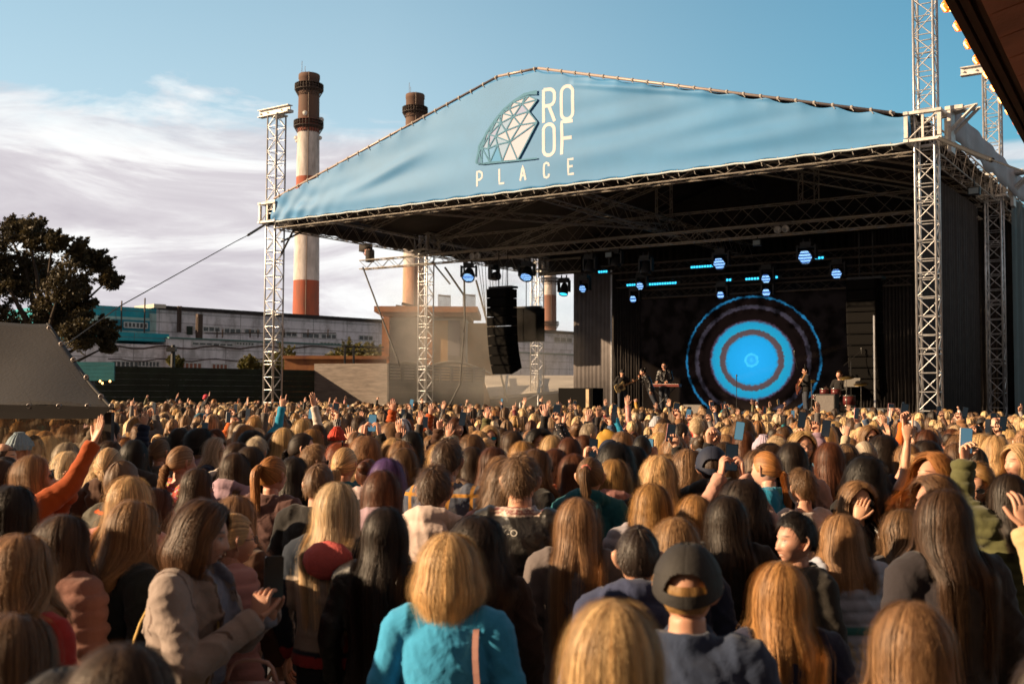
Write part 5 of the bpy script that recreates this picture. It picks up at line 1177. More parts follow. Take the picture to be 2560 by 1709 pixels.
def trousers_mesh(seated=False):
    P = []
    P.append(tube_arr([(0, -.01, .82), (0, -.01, .92), (0, -.01, 1.0)], [(.165, .115), (.172, .12), (.15, .105)], 20, up0=(0, 1, 0)))
    for s in (1, -1): P.append(tube_arr(leg_pts(s, seated)[0], [.098, .088, .07, .068, .066], 14))
    V, F, N = remesh(*joinp(P), .022, 2); n0 = len(F); parts = [(V, F)]
    dy, dz = (.45, .40) if seated else (0, 0)
    for s in (1, -1): parts.append(tube_arr([(s * .10, -.09 + dy, .05 + dz), (s * .10, -.03 + dy, .065 + dz), (s * .10, .05 + dy, .05 + dz), (s * .105, .15 + dy, .03 + dz)], [(.035, .045), (.045, .06), (.045, .048), (.03, .028)], 12))
    V2, F2 = joinp(parts); return mesh_from('trousers', V2, F2, True, [DENIM, SHOE], [0] * n0 + [1] * (len(F2) - n0))

# ---- hair
EL_ = np.array([.081, .101, .121])
def dirv(phi, al):
    "phi azimuth from the face (radians, to +x), al angle from the top"
    return np.array([math.sin(al) * math.sin(phi), math.sin(al) * math.cos(phi), math.cos(al)])
def slerp(a, b, t):
    w = math.acos(max(-1, min(1, float(a @ b)))); 
    return a if w < 1e-4 else (a * math.sin((1 - t) * w) + b * math.sin(t * w)) / math.sin(w)
STY = {
    # kind, drop length, volume, wave, curl
    'long': dict(k='loose', L=.42, vol=.012), 'vlong': dict(k='loose', L=.56, vol=.014), 'wavy': dict(k='loose', L=.38, vol=.022, wave=.014), 'mid': dict(k='loose', L=.24, vol=.016), 'bob': dict(k='loose', L=.115, vol=.022, inw=.35),
    'lob': dict(k='loose', L=.17, vol=.018, inw=.1), 'curly': dict(k='loose', L=.24, vol=.040, wave=.02, curl=.012), 'curlylong': dict(k='loose', L=.40, vol=.040, wave=.02, curl=.012), 'curlyshort': dict(k='loose', L=.04, vol=.034, wave=.016, curl=.016),
    'short': dict(k='short', vol=.010, ln=.035), 'buzz': dict(k='short', vol=.003, ln=.008), 'shaggy': dict(k='short', vol=.018, ln=.05), 'pixie': dict(k='short', vol=.024, ln=.045, back=1), 'bald': dict(k='short', vol=.004, ln=.012, bald=1),
    'pony': dict(k='tied', L=.30, vol=.010), 'lowpony': dict(k='tied', L=.24, vol=.012, low=1), 'bun': dict(k='tied', L=0, vol=.012, bun=1), 'braid': dict(k='tied', L=.30, vol=.012, low=1, braid=1), 'updo': dict(k='tied', L=0, vol=.020, low=1, bun=.7),
}
def hair_mesh(style, seed=0, hd=(0, 0), dens=1.0, fringe=False, part=.0, tint=None, side_len=1.0, wind=0.0):
    st = STY[style]; rg = random.Random(seed * 77 + 5); nr = np.random.RandomState(seed * 31 + 7); k = st['k']; vol = st['vol']; wave = st.get('wave', 0); curl = st.get('curl', 0); Ld = st.get('L', 0)
    PV, PF, var, tip = [], [], [], []; base = [0]
    ph0 = [rg.uniform(0, 6.28) for _ in range(8)]
    def clump(phi): return .65 * math.sin(5 * phi + ph0[0]) + .40 * math.sin(11 * phi + ph0[1]) + .08 * math.sin(27 * phi + ph0[2])
    phm = R(62); part = part + rg.uniform(-.022, .022); wind = wind + rg.uniform(-.10, .10); Ld = Ld * rg.uniform(.86, 1.14); jf = rg.uniform(.7, 1.5)
    def path(phi, o, jit=(0, 0, 0), Lm=1.0, lift=0.0):
        "list of points in head-local coords"
        s = 1 if phi >= 0 else -1; a = abs(phi); out = []
        if k == 'loose':
            q = (a - phm) / (math.pi - phm); r0_ = dirv(0, 0); tl = R(40 - 58 * q ** .6); root = np.array([s * .004 + part, math.sin(tl), math.cos(tl)]); root /= np.linalg.norm(root)
            if a < phm: return None
            end = dirv(phi, R(92 - 4 * math.cos(a)))
            for i in range(7):
                t = i / 6; d = slerp(root, end, t); oo = o * (.55 + .45 * math.sin(min(1, t * 1.3) * math.pi / 2)) + .013 * t * t * math.exp(-((a - R(92)) / R(24)) ** 2); out.append(d * (EL_ + oo))
            P1 = out[-1].copy(); L1 = Ld * Lm + .055; n_ = max(4, int(L1 / .045)); inw = st.get('inw', 0)
            back = a > R(82)
            for i in range(1, n_ + 1):
                t = i / n_; z = P1[2] - L1 * t; w = 1 + .10 * math.sin(min(1, t * 1.2) * math.pi) * (vol / .014) - inw * .5 * t ** 3 - (.10 * min(1, t * 2) if Ld > .2 else 0)
                p = np.array([P1[0] * w, P1[1] * w, z])
                zz = z + HCN[2]
                if zz < 1.50 and Ld > .15:
                    u_ = min(1, (1.50 - zz) / .10); 
                    if back: tgt = -.155 - .012 * clump(phi) - o * .6 - HCN[1] * 0 + (.03 * max(0, (1.25 - zz) / .3)); p[1] = p[1] * (1 - u_) + min(p[1] - .0, tgt) * u_; p[0] += s * .022 * u_ * (1 - abs(abs(a) - math.pi) / 1.6)
                    else: tgt = .105 + o * .6; p[1] = p[1] * (1 - u_) + max(p[1], tgt) * u_; p[0] += s * .015 * u_
                p[0] += wind * t ** 1.5 * L1
                out.append(p)
        elif k == 'short':
            root = dirv(math.pi, R(20)); A = 52 if a < R(48) else (52 + (a - R(48)) / R(27) * 34 if a < R(75) else (90 if a < R(100) else 90 + 26 * min(1, (a - R(100)) / R(40))))
            if st.get('bald'): root = dirv(phi, R(max(60, A - 38))) 
            end = dirv(phi, R(A))
            for i in range(9):
                t = i / 8; d = slerp(root, end, t); oo = o * (1 - .75 * t ** 3) + .002; out.append(d * (EL_ * [1, 1 if d[1] > 0 else 1.05, 1] + oo))
        else:
            low = st.get('low', 0); g_ = dirv(math.pi, R(96 if low else 62)); A = 50 if a < R(45) else (50 + (a - R(45)) / R(35) * 45 if a < R(80) else 95 + 18 * min(1, (a - R(80)) / R(60)))
            st0 = dirv(phi, R(A)); hz_ = .0
            for i in range(9):
                t = i / 8; d = slerp(st0, g_, t); 
                if a < R(170): pass
                oo = .002 + o * math.sin(min(1, .15 + t * 1.2) * math.pi / 2); out.append(d * (EL_ * [1, 1.04, 1] + oo))
        out = np.array(out)
        if jit[0] or wave or curl:
            n_ = len(out); t = np.linspace(0, 1, n_); z = out[:, 2]
            out[:, 0] += (jit[0] * t + wave * t * np.sin(z * 42 + jit[2] * 1.0 + 5 * phi) + curl * np.sin(z * 120 + jit[2] * 9) * np.minimum(1, t * 2))
            out[:, 1] += (jit[1] * t + wave * t * np.cos(z * 38 + jit[2] * 1.0 + 4 * phi) + curl * np.cos(z * 120 + jit[2] * 9) * np.minimum(1, t * 2))
        return out
    def sheet(cols, vv=.3):
        cols = [c for c in cols if c is not None]
        h = min(len(c) for c in cols); A_ = np.array([c[:h] for c in cols]); w_ = len(cols); b = base[0]; PV.append(A_.reshape(-1, 3))
        for i in range(w_ - 1):
            for j in range(h - 1): PF.append((b + i * h + j, b + (i + 1) * h + j, b + (i + 1) * h + j + 1, b + i * h + j + 1))
        base[0] += w_ * h
        for i in range(w_):
            var.append(np.full(h, vv + .04 * math.sin(i * .5 + ph0[3]) + rg.uniform(-.06, .06))); tip.append(np.linspace(0, 1, h))
    def ribbon(P, w0, v_, w1=.25):
        P = np.asarray(P); n_ = len(P)
        t = np.gradient(P, axis=0); t /= np.linalg.norm(t, axis=1)[:, None] + 1e-9; c = P * [1, 1, .3]; c /= np.linalg.norm(c, axis=1)[:, None] + 1e-9
        sd = np.cross(t, c); sd /= np.linalg.norm(sd, axis=1)[:, None] + 1e-9; ww = (w0 * np.linspace(1, w1, n_) * np.minimum(1, .5 + np.linspace(0, 4, n_)))[:, None]
        A_ = np.stack([P - sd * ww, P + sd * ww], 1).reshape(-1, 3); b = base[0]; PV.append(A_)
        for i in range(n_ - 1): PF.append((b + 2 * i, b + 2 * i + 1, b + 2 * i + 3, b + 2 * i + 2))
        base[0] += 2 * n_; var.append(np.full(2 * n_, v_)); tip.append(np.repeat(np.linspace(0, 1, n_), 2))
    # base shell
    N_ = 150
    if k == 'loose': phis = np.concatenate([np.linspace(-phm, -math.pi, N_ // 2), np.linspace(math.pi, phm, N_ // 2)])
    else: phis = np.linspace(-math.pi, math.pi, N_)
    sheet([path(p, vol * .62 + .0026 * clump(p) + .002) for p in phis])
    # strands
    ns = int({'loose': 1150, 'short': 2000, 'tied': 1100}[k] * dens)
    if style == 'buzz': ns = 900
    if style == 'bald': ns = 350
    for i in range(ns):
        if k == 'loose':
            phi = rg.choice((-1, 1)) * (phm + (math.pi - phm) * rg.random()); o = vol * rg.uniform(.6, 1.35) + .0035 * clump(phi) + .003; fly = rg.random() < .22
            P = path(phi, o + (rg.uniform(.004, .020) if fly else 0), (rg.gauss(0, .010 * jf * (1 + 1.6 * fly)), rg.gauss(0, .010 * jf * (1 + 1.6 * fly)), rg.uniform(0, 6.28) if curl else rg.uniform(0, .8)), rg.uniform(.86, 1.06) * (1 if rg.random() < .9 else .8))
            if P is None: continue
            s0 = 0 if rg.random() < .6 else rg.randint(0, 3); P = P[s0:]; tt_ = np.linspace(0, 1, len(P))[:, None]; rv = min(1.0, max(0, .45 + .14 * math.sin(9 * phi + ph0[4]) + rg.gauss(0, .24)))
            for q_ in range(1 if fly else 2): ribbon(P + q_ * (np.array([rg.gauss(0, .004), rg.gauss(0, .004), 0]) + tt_ * np.array([rg.gauss(0, .006), rg.gauss(0, .006), 0])), rg.uniform(.0006, .0016) if not fly else .0006, min(1, max(0, rv + rg.gauss(0, .15))))
        elif k == 'short':
            phi = rg.uniform(-math.pi, math.pi); o = vol * rg.uniform(.7, 1.2) + .002; P = path(phi, o, (0, 0, 0))
            f0 = rg.random() ** .7 * .9; i0 = int(f0 * 8); p = P[i0] * .985; nx_ = P[min(8, i0 + 1)]; d = nx_ - P[max(0, i0 - 0)] if i0 < 8 else P[8] - P[7]; d = d / (np.linalg.norm(d) + 1e-9)
            nrm = p / np.linalg.norm(p); d = d + np.array([rg.gauss(0, .35), rg.gauss(0, .35), rg.gauss(0, .25)]) * (.75 if style == 'shaggy' else .55); ln = st['ln'] * rg.uniform(.6, 1.25)
            p0 = slerp(P[0] / np.linalg.norm(P[0]), P[8] / np.linalg.norm(P[8]), f0) * (EL_ + o * .6); pts = [p0 + d * ln * t + nrm * (vol * .6 * math.sin(t * 2.4) - .0) - nrm * .006 * t for t in np.linspace(0, 1, 4)]; ribbon(pts, rg.uniform(.0008, .0018), rg.uniform(.1, .95))
        else:
            phi = rg.uniform(-math.pi, math.pi); P = path(phi, vol * rg.uniform(.7, 1.25) + .003, (rg.gauss(0, .002), rg.gauss(0, .002), 1)); ribbon(P, rg.uniform(.0008, .0018), rg.uniform(.1, .95), .7)
    if fringe:
        for i in range(260):
            phi = R(rg.uniform(-62, 62)); root = np.array([0, math.sin(R(28)), math.cos(R(28))]); end = dirv(phi, R(68)); P = [slerp(root, end, t) * (EL_ + .010 + .006 * rg.random()) for t in np.linspace(0, 1, 5)]; P += [P[-1] + np.array([rg.gauss(0, .003), .002, -.035 * t]) for t in (.5, 1)]; ribbon(P, .0024, rg.uniform(.2, .9), .5)
        sheet([[slerp(np.array([0, math.sin(R(28)), math.cos(R(28))]), dirv(R(a), R(68)), t) * (EL_ + .009) for t in np.linspace(0, 1, 5)] + [dirv(R(a), R(68)) * (EL_ + .010) + np.array([0, 0, -.025])] for a in np.linspace(-62, 62, 24)])
    if k == 'tied':
        low = st.get('low', 0); g_ = dirv(math.pi, R(96 if low else 62)) * (EL_ + .012)
        if Ld:
            bx = np.array([0, -1, .25]); n_ = 12
            cp_ = [g_, g_ + np.array([0, -.035, .004]), g_ + np.array([.0, -.065, -.05]), g_ + np.array([.01, -.07, -.15]), g_ + np.array([.01, -.065, -.15 - Ld * .5]), g_ + np.array([.005, -.055, -.12 - Ld])]
            if low: cp_ = [g_, g_ + np.array([0, -.022, -.01]), g_ + np.array([.01, -.035, -.06]), g_ + np.array([.01, -.05, -.15]), g_ + np.array([.01, -.045, -.15 - Ld * .5]), g_ + np.array([.0, -.04, -.12 - Ld])]
            C = curve(cp_, 6); m_ = len(C); rr = np.interp(np.linspace(0, 1, m_), [0, .08, .3, .7, 1], [.018, .016, .030, .026, .006])
            if st.get('braid'): rr = rr * (1 + .28 * np.abs(np.sin(np.linspace(0, 1, m_) * math.pi * 9)))
            v, f = tube_arr(C, list(rr * .85), 12); PV.append(v); PF.extend([tuple(i + base[0] for i in x) for x in f]); base[0] += len(v); var.append(np.full(len(v), .35)); tip.append(np.zeros(len(v)))
            for i in range(260):
                w = rg.uniform(0, 6.28); e = rg.uniform(.75, 1.15); sp = np.linspace(0, 1, m_); tw = w + (sp * 14 if st.get('braid') else 0); ribbon(C + np.stack([np.cos(tw) * rr * e, np.sin(tw) * rr * e * .9, rg.gauss(0, .01) * sp], 1) + np.outer(sp ** 2, [rg.gauss(0, .010), rg.gauss(0, .008), rg.uniform(-.02, .03)]), rg.uniform(.001, .0025), rg.uniform(.1, .95))
        if st.get('bun'):
            rb = .042 * (st['bun'] if st['bun'] != 1 else 1.0); c = g_ + g_ / np.linalg.norm(g_) * rb * .7; mm = MB(); 
            th_ = np.linspace(0, np.pi, 11); v = []; 
            for a in th_:
                for b in np.linspace(0, 2 * np.pi, 17)[:-1]: v.append(c + rb * np.array([math.sin(a) * math.cos(b) * 1.1, math.sin(a) * math.sin(b), math.cos(a)]) * (1 + .10 * math.sin(5 * a + 3 * b)))
            f = [(i * 16 + j, i * 16 + (j + 1) % 16, (i + 1) * 16 + (j + 1) % 16, (i + 1) * 16 + j) for i in range(10) for j in range(16)]
            PV.append(np.array(v)); PF.extend([tuple(i + base[0] for i in x) for x in f]); base[0] += len(v); var.append(np.full(len(v), .4)); tip.append(np.zeros(len(v)))
            for i in range(200):
                ax = nr.normal(size=3); ax /= np.linalg.norm(ax); e1 = np.cross(ax, [0, 0, 1.]); e1 /= np.linalg.norm(e1) + 1e-9; e2 = np.cross(ax, e1); a0 = rg.uniform(0, 6.28); R_ = rb * rg.uniform(1.02, 1.18)
                P = [c + (e1 * math.cos(a0 + t) + e2 * math.sin(a0 + t)) * R_ for t in np.linspace(0, 2.0, 7)]; b_ = np.array(P); t_ = np.gradient(b_, axis=0); t_ /= np.linalg.norm(t_, axis=1)[:, None]; nn = (b_ - c) / R_; sd = np.cross(t_, nn) * .0018
                A_ = np.stack([b_ - sd, b_ + sd], 1).reshape(-1, 3); PV.append(A_); PF.extend([(base[0] + 2 * q_, base[0] + 2 * q_ + 1, base[0] + 2 * q_ + 3, base[0] + 2 * q_ + 2) for q_ in range(6)]); base[0] += 14; var.append(np.full(14, rg.uniform(.1, .95))); tip.append(np.zeros(14))
    V = headpose(np.concatenate(PV) + HCN, hd) if hd[0] or hd[1] else np.concatenate(PV) + HCN
    me = mesh_from('hair', V, PF, True, [PM['hair']])
    a = me.attributes.new('var', 'FLOAT', 'POINT'); a.data.foreach_set('value', np.concatenate(var).astype(np.float32)); a = me.attributes.new('tip', 'FLOAT', 'POINT'); a.data.foreach_set('value', np.concatenate(tip).astype(np.float32) ** 2 * (1 if k == 'loose' else 0)); return me

# ---- headwear, glasses (head-local builders, facing +Y)
CAPM = {}
def solid_by_obj(name, rough=.75):
    if name not in CAPM:
        m = bpy.data.materials.new(name); m.use_nodes = True; n = NT(m.node_tree); oi = n.n('ShaderNodeObjectInfo'); nz = n.n('ShaderNodeTexNoise', i_Scale=60.0); t = n.n('ShaderNodeTexCoord'); n.l(t, 'Object', nz, 'Vector')
        c = n.mix(n.math('MULTIPLY', nz.outputs[0], .4), oi.outputs['Color'], n.mix(1.0, oi.outputs['Color'], (.5, .5, .5, 1), 'MULTIPLY')); b = n.n('ShaderNodeBsdfPrincipled', i_Roughness=rough); n.t.links.new(c, b.inputs['Base Color'])
        bp = n.n('ShaderNodeBump', i_Strength=.4, i_Distance=.004); n.l(nz, 0, bp, 'Height'); n.l(bp, 0, b, 'Normal'); o = n.n('ShaderNodeOutputMaterial'); n.l(b, 0, o, 0); CAPM[name] = m
    return CAPM[name]
def cap_mesh(hd=(0, 0)):
    parts = []; V = []; F = []; nu, nv = 168, 40
    for i in range(nv + 1):
        for j in range(nu):
            ph = 2 * math.pi * j / nu; c = math.cos(ph); al = R(4 + (83 + 4 * c * (c > 0) + 17 * max(0, -c)) * i / nv); d = dirv(ph, al); seam = .0016 * abs(math.sin(3 * ph)) ** .3
            V.append(d * (EL_ + .017 + seam + (.008 * math.sin(al) if al < 1.2 else .006) - (.008 if i < 4 else 0)))
    for i in range(nv):
        for j in range(nu):
            if abs(j + .5 - nu / 2) < 17 * math.sqrt(max(0, 1 - ((nv - 6 - i) / 11) ** 2)) and nv - 18 < i < nv - 6: continue
            F.append((i * nu + j, i * nu + (j + 1) % nu, (i + 1) * nu + (j + 1) % nu, (i + 1) * nu + j))
    F.append(tuple(range(nu))); parts.append((np.array(V), F))
    w = MB(); P = []
    for v_ in np.linspace(0, 1, 7):
        P.append([((.070 - .006 * v_) * math.sin(u_) * 1.12, .10 * math.cos(u_) * .35 + .060 + .075 * v_ * math.cos(u_ * .75), -.004 + .022 * math.cos(u_) - .018 * v_ * math.cos(u_ * .8) + .006) for u_ in np.linspace(-1.35, 1.35, 15)])
    w.grid(P); w.grid([[(a, b, c - .004) for a, b, c in r_] for r_ in P][::-1]); parts.append((np.array(w.V), w.F))
    w = MB(); w.lathe([(0, .006), (.006, .004), (.008, 0)], 8, (0, -.003, EL_[2] + .014)); parts.append((np.array(w.V), w.F))
    V, F = joinp(parts); return mesh_from('cap', headpose(V + HCN + [0, 0, .0], hd), F, True, [solid_by_obj('cap_fabric')])
def beanie_mesh(hd=(0, 0)):
    V = []; F = []; nu, nv = 80, 18
    for i in range(nv + 1):
        al = R(2 + 88 * i / nv)
        for j in range(nu):
            ph = 2 * math.pi * j / nu; d = dirv(ph, al * (.88 if math.cos(ph) > .3 else 1.0)); e = EL_ + .016 + .003 * math.sin(ph * 20) * (i > 2) + (.008 if i > nv - 5 else 0) + (.012 if i < 5 else 0); V.append(d * e)
    for i in range(nv):
        for j in range(nu): F.append((i * nu + j, i * nu + (j + 1) % nu, (i + 1) * nu + (j + 1) % nu, (i + 1) * nu + j))
    F.append(tuple(range(nu))); return mesh_from('beanie', headpose(np.array(V) + HCN, hd), F, True, [solid_by_obj('knit_fabric')])
def hood_mesh(hd=(0, 0)):
    P = []
    for ph in np.linspace(R(52), R(308), 40):
        row = []
        for t in np.linspace(0, 1, 14):
            tl = R(42 - 75 * (abs(abs(ph - math.pi) - math.pi) / math.pi) ** .7); root = np.array([0, math.sin(tl), math.cos(tl)]); end = dirv(ph, R(95)); 
            if t < .6: p = slerp(root, end, t / .6) * (EL_ + .030 + .006 * math.sin(ph * 5 + t * 6))
            else: u_ = (t - .6) / .4; p = end * (EL_ + .030) * (1 + .12 * u_) + np.array([0, -.02 * u_, -.15 * u_])
            row.append(p)
        P.append(row)
    w = MB(); w.grid(P); return mesh_from('hood', headpose(np.array(w.V) + HCN, hd), w.F, True, [solid_by_obj('hood_fabric', .7)])
def glasses_mesh(kind='sun', hd=(0, 0), lens=(.01, .01, .012)):
    w = MB(); y0 = .098
    for s in (-1, 1):
        w.m = 1; c = (s * .032, y0, .004); pts = [(s * .032 + .026 * math.cos(a), y0 - .25 * abs(.026 * math.cos(a)) * (s * math.cos(a) > 0) * .3, .002 + .019 * math.sin(a)) for a in np.linspace(0, 2 * math.pi, 21)]
        n_ = len(w.V); w.tube(pts, .002 if kind != 'sun' else .0024, 5, False); w.m = 0
        if kind != 'clear': w.add([c] + [(p[0], p[1] + .0005, p[2]) for p in pts[:-1]], [(0, i + 1, (i + 1) % 20 + 1) for i in range(20)])
        w.m = 1; w.tube([(s * .058, y0 - .006, .008), (s * .076, y0 - .04, .010), (s * .080, .0, .008), (s * .078, -.02, -.004)], .0022, 5)
    w.tube([(-.008, y0 + .002, .004), (.008, y0 + .002, .004)], .002, 5)
    key = 'lens%s' % (lens,)
    if key not in CAPM: CAPM[key] = mat('sunglass_lens', lens, .06, spec=.9); CAPM['gframe'] = mat('glasses_frame', (.015, .012, .012), .3)
    V = headpose(np.array(w.V) + HCN + [0, .004, 0], hd); return mesh_from('glasses', V, w.F, False, [CAPM[key], CAPM['gframe']], w.MI)

# ---- phones
SCRN = mat('phone_screen', (.010, .011, .014), .12, emis=(.05, .08, .10), es=.12); PBODY = {c: mat('phone_' + c, v, .3) for c, v in dict(black=(.012, .011, .012), white=(.6, .57, .56), orange=(.6, .12, .03), blue=(.03, .09, .14), gold=(.6, .38, .16), pink=(.55, .25, .25)).items()}
SCRB = mat('phone_screen_lit', (.02, .05, .07), .08, emis=(.12, .25, .32), es=.4)
_ph = {}
def phone(P, face, label, color='black', up=(0, 0, 1), lit=False, group='smartphones held up in the crowd'):
    "screen faces -face (towards the holder); face = direction the lens looks"
    k = (color, lit)
    if k not in _ph:
        b = MB(); w, h, d = .037, .078, .0045; r_ = .009; poly = []
        for cx_, cz_, a0 in ((w - r_, h - r_, 0), (-w + r_, h - r_, 90), (-w + r_, -h + r_, 180), (w - r_, -h + r_, 270)):
            for a in range(0, 91, 30): poly.append((cx_ + r_ * math.cos(R(a0 + a)), cz_ + r_ * math.sin(R(a0 + a))))
        b.prism(poly, (0, d, 0), (np.array([1, 0, 0]), ZZ, np.array([0, -1, 0])), 2 * d); s_ = MB(); s_.prism([(x * .93, z * .955) for x, z in poly], (0, -d - .0002, 0), (np.array([1, 0, 0]), ZZ, np.array([0, -1, 0])), .0006)
        c_ = MB(); c_.box((.018, d + .0012, .055), (.026, .0022, .030)); c_.lathe([(0, .003), (.006, .003), (.006, 0)], 10, (.013, d + .0022, .062), (np.array([1, 0, 0]), ZZ, np.array([0, 1, 0]))); c_.lathe([(0, .003), (.006, .003), (.006, 0)], 10, (.022, d + .0022, .048), (np.array([1, 0, 0]), ZZ, np.array([0, 1, 0])))
        _ph[k] = (mesh_from('smartphone', b.V, b.F, False, [PBODY[color]]), mesh_from('screen', s_.V, s_.F, False, [SCRB if lit else SCRN]), mesh_from('camera_bump', c_.V, c_.F, False, [BLACK]))
    ms = _ph[k]; o = bpy.data.objects.new('smartphone', ms[0]); COL.objects.link(o); tag(o, label, 'smartphone', group)
    y = np.array(face, float); y /= np.linalg.norm(y); z = np.array(up, float); z -= y * (z @ y); z /= np.linalg.norm(z); x = np.cross(y, z); M_ = Matrix.Identity(4)
    for i in range(3): M_[i][0], M_[i][1], M_[i][2], M_[i][3] = x[i], y[i], z[i], P[i]
    o.matrix_world = M_
    for nm, me in (('screen', ms[1]), ('camera_bump', ms[2])): c = bpy.data.objects.new(nm, me); COL.objects.link(c); c.parent = o
    return o

# ---- assemble
_cache = {}
def C_(key, fn):
    if key not in _cache: _cache[key] = fn()
    return _cache[key]
TRM = trousers_mesh(); CAPME = cap_mesh(); BEANIE = beanie_mesh(); HOOD = hood_mesh()
HC_ = dict(blonde=(.65, .45, .23), platinum=(.75, .59, .40), dblonde=(.35, .205, .105), lbrown=(.18, .098, .048), brown=(.080, .042, .022), dbrown=(.030, .017, .011), black=(.013, .009, .008), auburn=(.14, .048, .020), red=(.36, .085, .018), ginger=(.44, .19, .06), copper=(.44, .25, .09), grey=(.26, .20, .15), silver=(.50, .42, .33), purple=(.16, .09, .30))
SK = dict(a=(.60, .33, .23), b=(.52, .27, .18), c=(.66, .39, .29))
CL = dict(black=(.012, .010, .010), charcoal=(.035, .030, .030), navy=(.012, .018, .045), grey=(.12, .105, .10), ltgrey=(.30, .27, .26), white=(.66, .58, .52), cream=(.52, .42, .30), beige=(.34, .22, .15), tan=(.28, .14, .07), brown=(.08, .035, .02), rust=(.42, .075, .012), orange=(.62, .12, .015), red=(.40, .025, .02), coral=(.65, .13, .10), pink=(.60, .27, .24), lilac=(.36, .24, .33), blue=(.02, .28, .48), teal=(.01, .16, .20), green=(.04, .08, .04), olive=(.10, .09, .035), denim=(.08, .12, .20), burgundy=(.12, .012, .015), mauve=(.16, .08, .075), mustard=(.45, .24, .03), ltblue=(.26, .33, .46))
people = []
def person(P, H, yaw, hair, hcol, top, tcol, pose='down', label='', group=None, skin='a', head='plain', hd=(0, 0), tmat='cloth', extras=(), girth=1.0, hseed=None, lean=(0, 0), sleeve=1.0, unique=None, hairkw=None, topkw=None, capcol=None, mirror=False, glass=None, tsd=None):
    s = H / 1.715; rr_ = random.Random(int(P[0] * 1000) + int(P[1] * 777))
    e = empty('person', (P[0], P[1], P[2] if len(P) > 2 else 0), 0, label, 'person', group); e.rotation_euler = (R(lean[1]), R(lean[0]), -R(yaw)); e.scale = (-s if mirror else s, s, s)
    hs = hseed if hseed is not None else rr_.randint(0, 2); ck = pose if isinstance(pose, str) else unique
    bm = C_(('b', ck, head, hd, girth), lambda: body_mesh(pose, HEADS[head] if isinstance(head, str) else head, hd, girth))
    seed = (tsd if tsd is not None else 0)
    tm = C_(('t', ck, top, girth, sleeve, tmat, seed, unique if topkw else None), lambda: top_mesh(pose, top, girth, sleeve, tmat, seed, **(topkw or {})))
    hm_ = C_(('h', hair, hs, hd, str(hairkw)), lambda: hair_mesh(hair, hs, hd, **(hairkw or {}))) if hair else None
    jf_ = rr_.uniform(-1, 1)
    j = lambda c, a=.12: tuple(x * (1 + a * jf_) * rr_.uniform(.97, 1.03) for x in c)
    for nm, me, c in (('body', bm, j(SK[skin], .1)), ('hair', hm_, j(HC_[hcol] if isinstance(hcol, str) else hcol, .15)), (top if top not in ('tee',) else 't_shirt', tm, CL[tcol] if isinstance(tcol, str) else tcol), ('trousers', C_('trs', lambda: trousers_mesh(True)) if pose == 'drum' else TRM, (.03, .03, .04))):
        if me is None: continue
        o = bpy.data.objects.new(nm, me); COL.objects.link(o); o.parent = e; o.color = (*c, 1)
    for x in extras:
        me = {'cap': CAPME, 'beanie': BEANIE, 'hood': HOOD, 'capback': CAPME}.get(x)
        if x in ('cap', 'beanie', 'hood') and (hd[0] or hd[1]): me = C_((x, hd), lambda: {'cap': cap_mesh, 'beanie': beanie_mesh, 'hood': hood_mesh}[x](hd))
        if x in ('sunglasses', 'glasses'): me = C_((x, hd, glass), lambda: glasses_mesh('sun' if x == 'sunglasses' else 'clear', hd, glass or (.01, .01, .012)))
        o = bpy.data.objects.new(x, me); COL.objects.link(o); o.parent = e; cc = CL[capcol] if isinstance(capcol, str) else (capcol or CL['black']); o.color = (*cc, 1)
    people.append((P[0], P[1])); return e
def local(e_P, H, yaw, p, mirror=False):
    s = H / 1.715; a = -R(yaw); x, y, z = p; x = -x if mirror else x; return np.array([e_P[0] + s * (x * math.cos(a) - y * math.sin(a)), e_P[1] + s * (x * math.sin(a) + y * math.cos(a)), s * z])
# ================================================================== who stands where
STAGE_T = S(13.5, 5)
def autoyaw(x, y): return math.degrees(math.atan2(STAGE_T[0] - x, STAGE_T[1] - y))
ANCH = []            # (px, py, short tag) of hand placed people, used to tell the others apart
USED = set()
def dz_(py, rr): return (HC - (1.665 + rr.uniform(-.05, .05))) * 2643 / (py - 982)
N_IND = [0]
def put(px, py, Z, yaw, hair, hcol, top, tcol, pose, short, rest, **kw):
    rr = random.Random(int(px * 13 + py)); Z = Z or dz_(py, rr)
    P = at(px, py, Z); H = P[2]
    if 'z0' in kw: z0 = kw.pop('z0'); H -= z0; P[2] = z0
    else:
        if H > 1.86: H = 1.86
        if H < 1.48: H = 1.48
        P[2] = 0
    yw = autoyaw(P[0], P[1]) + rr.uniform(-8, 8) if yaw is None else yaw
    ph = kw.pop('ph', None); lab = (short + ' ' + rest).strip()
    if len(lab.split()) < 4: lab += ' in the crowd'
    assert lab not in USED, lab
    USED.add(lab); ANCH.append((px, py + 20, short)); N_IND[0] += 1
    off_ = kw.get('extras') and any(x in ('cap', 'beanie', 'hood') for x in kw['extras'])
    e = person(P, H - (.015 if off_ else 0), yw, hair, hcol, top, tcol, pose, lab, 'people in the concert crowd' if not kw.get('grp') else kw['grp'], **{k: v for k, v in kw.items() if k != 'grp'})
    if ph is not None: hold(P, H, yw, pose, short, ph, kw.get('mirror', False))
    return e, P, H, yw
PHP = {'phone': (0, .335, 1.575), 'phonehi': (0, .28, 1.845), 'phone1': (.125, .265, 1.90), 'phone1l': (-.125, .265, 1.90), 'phonelow': (0, .325, 1.385)}
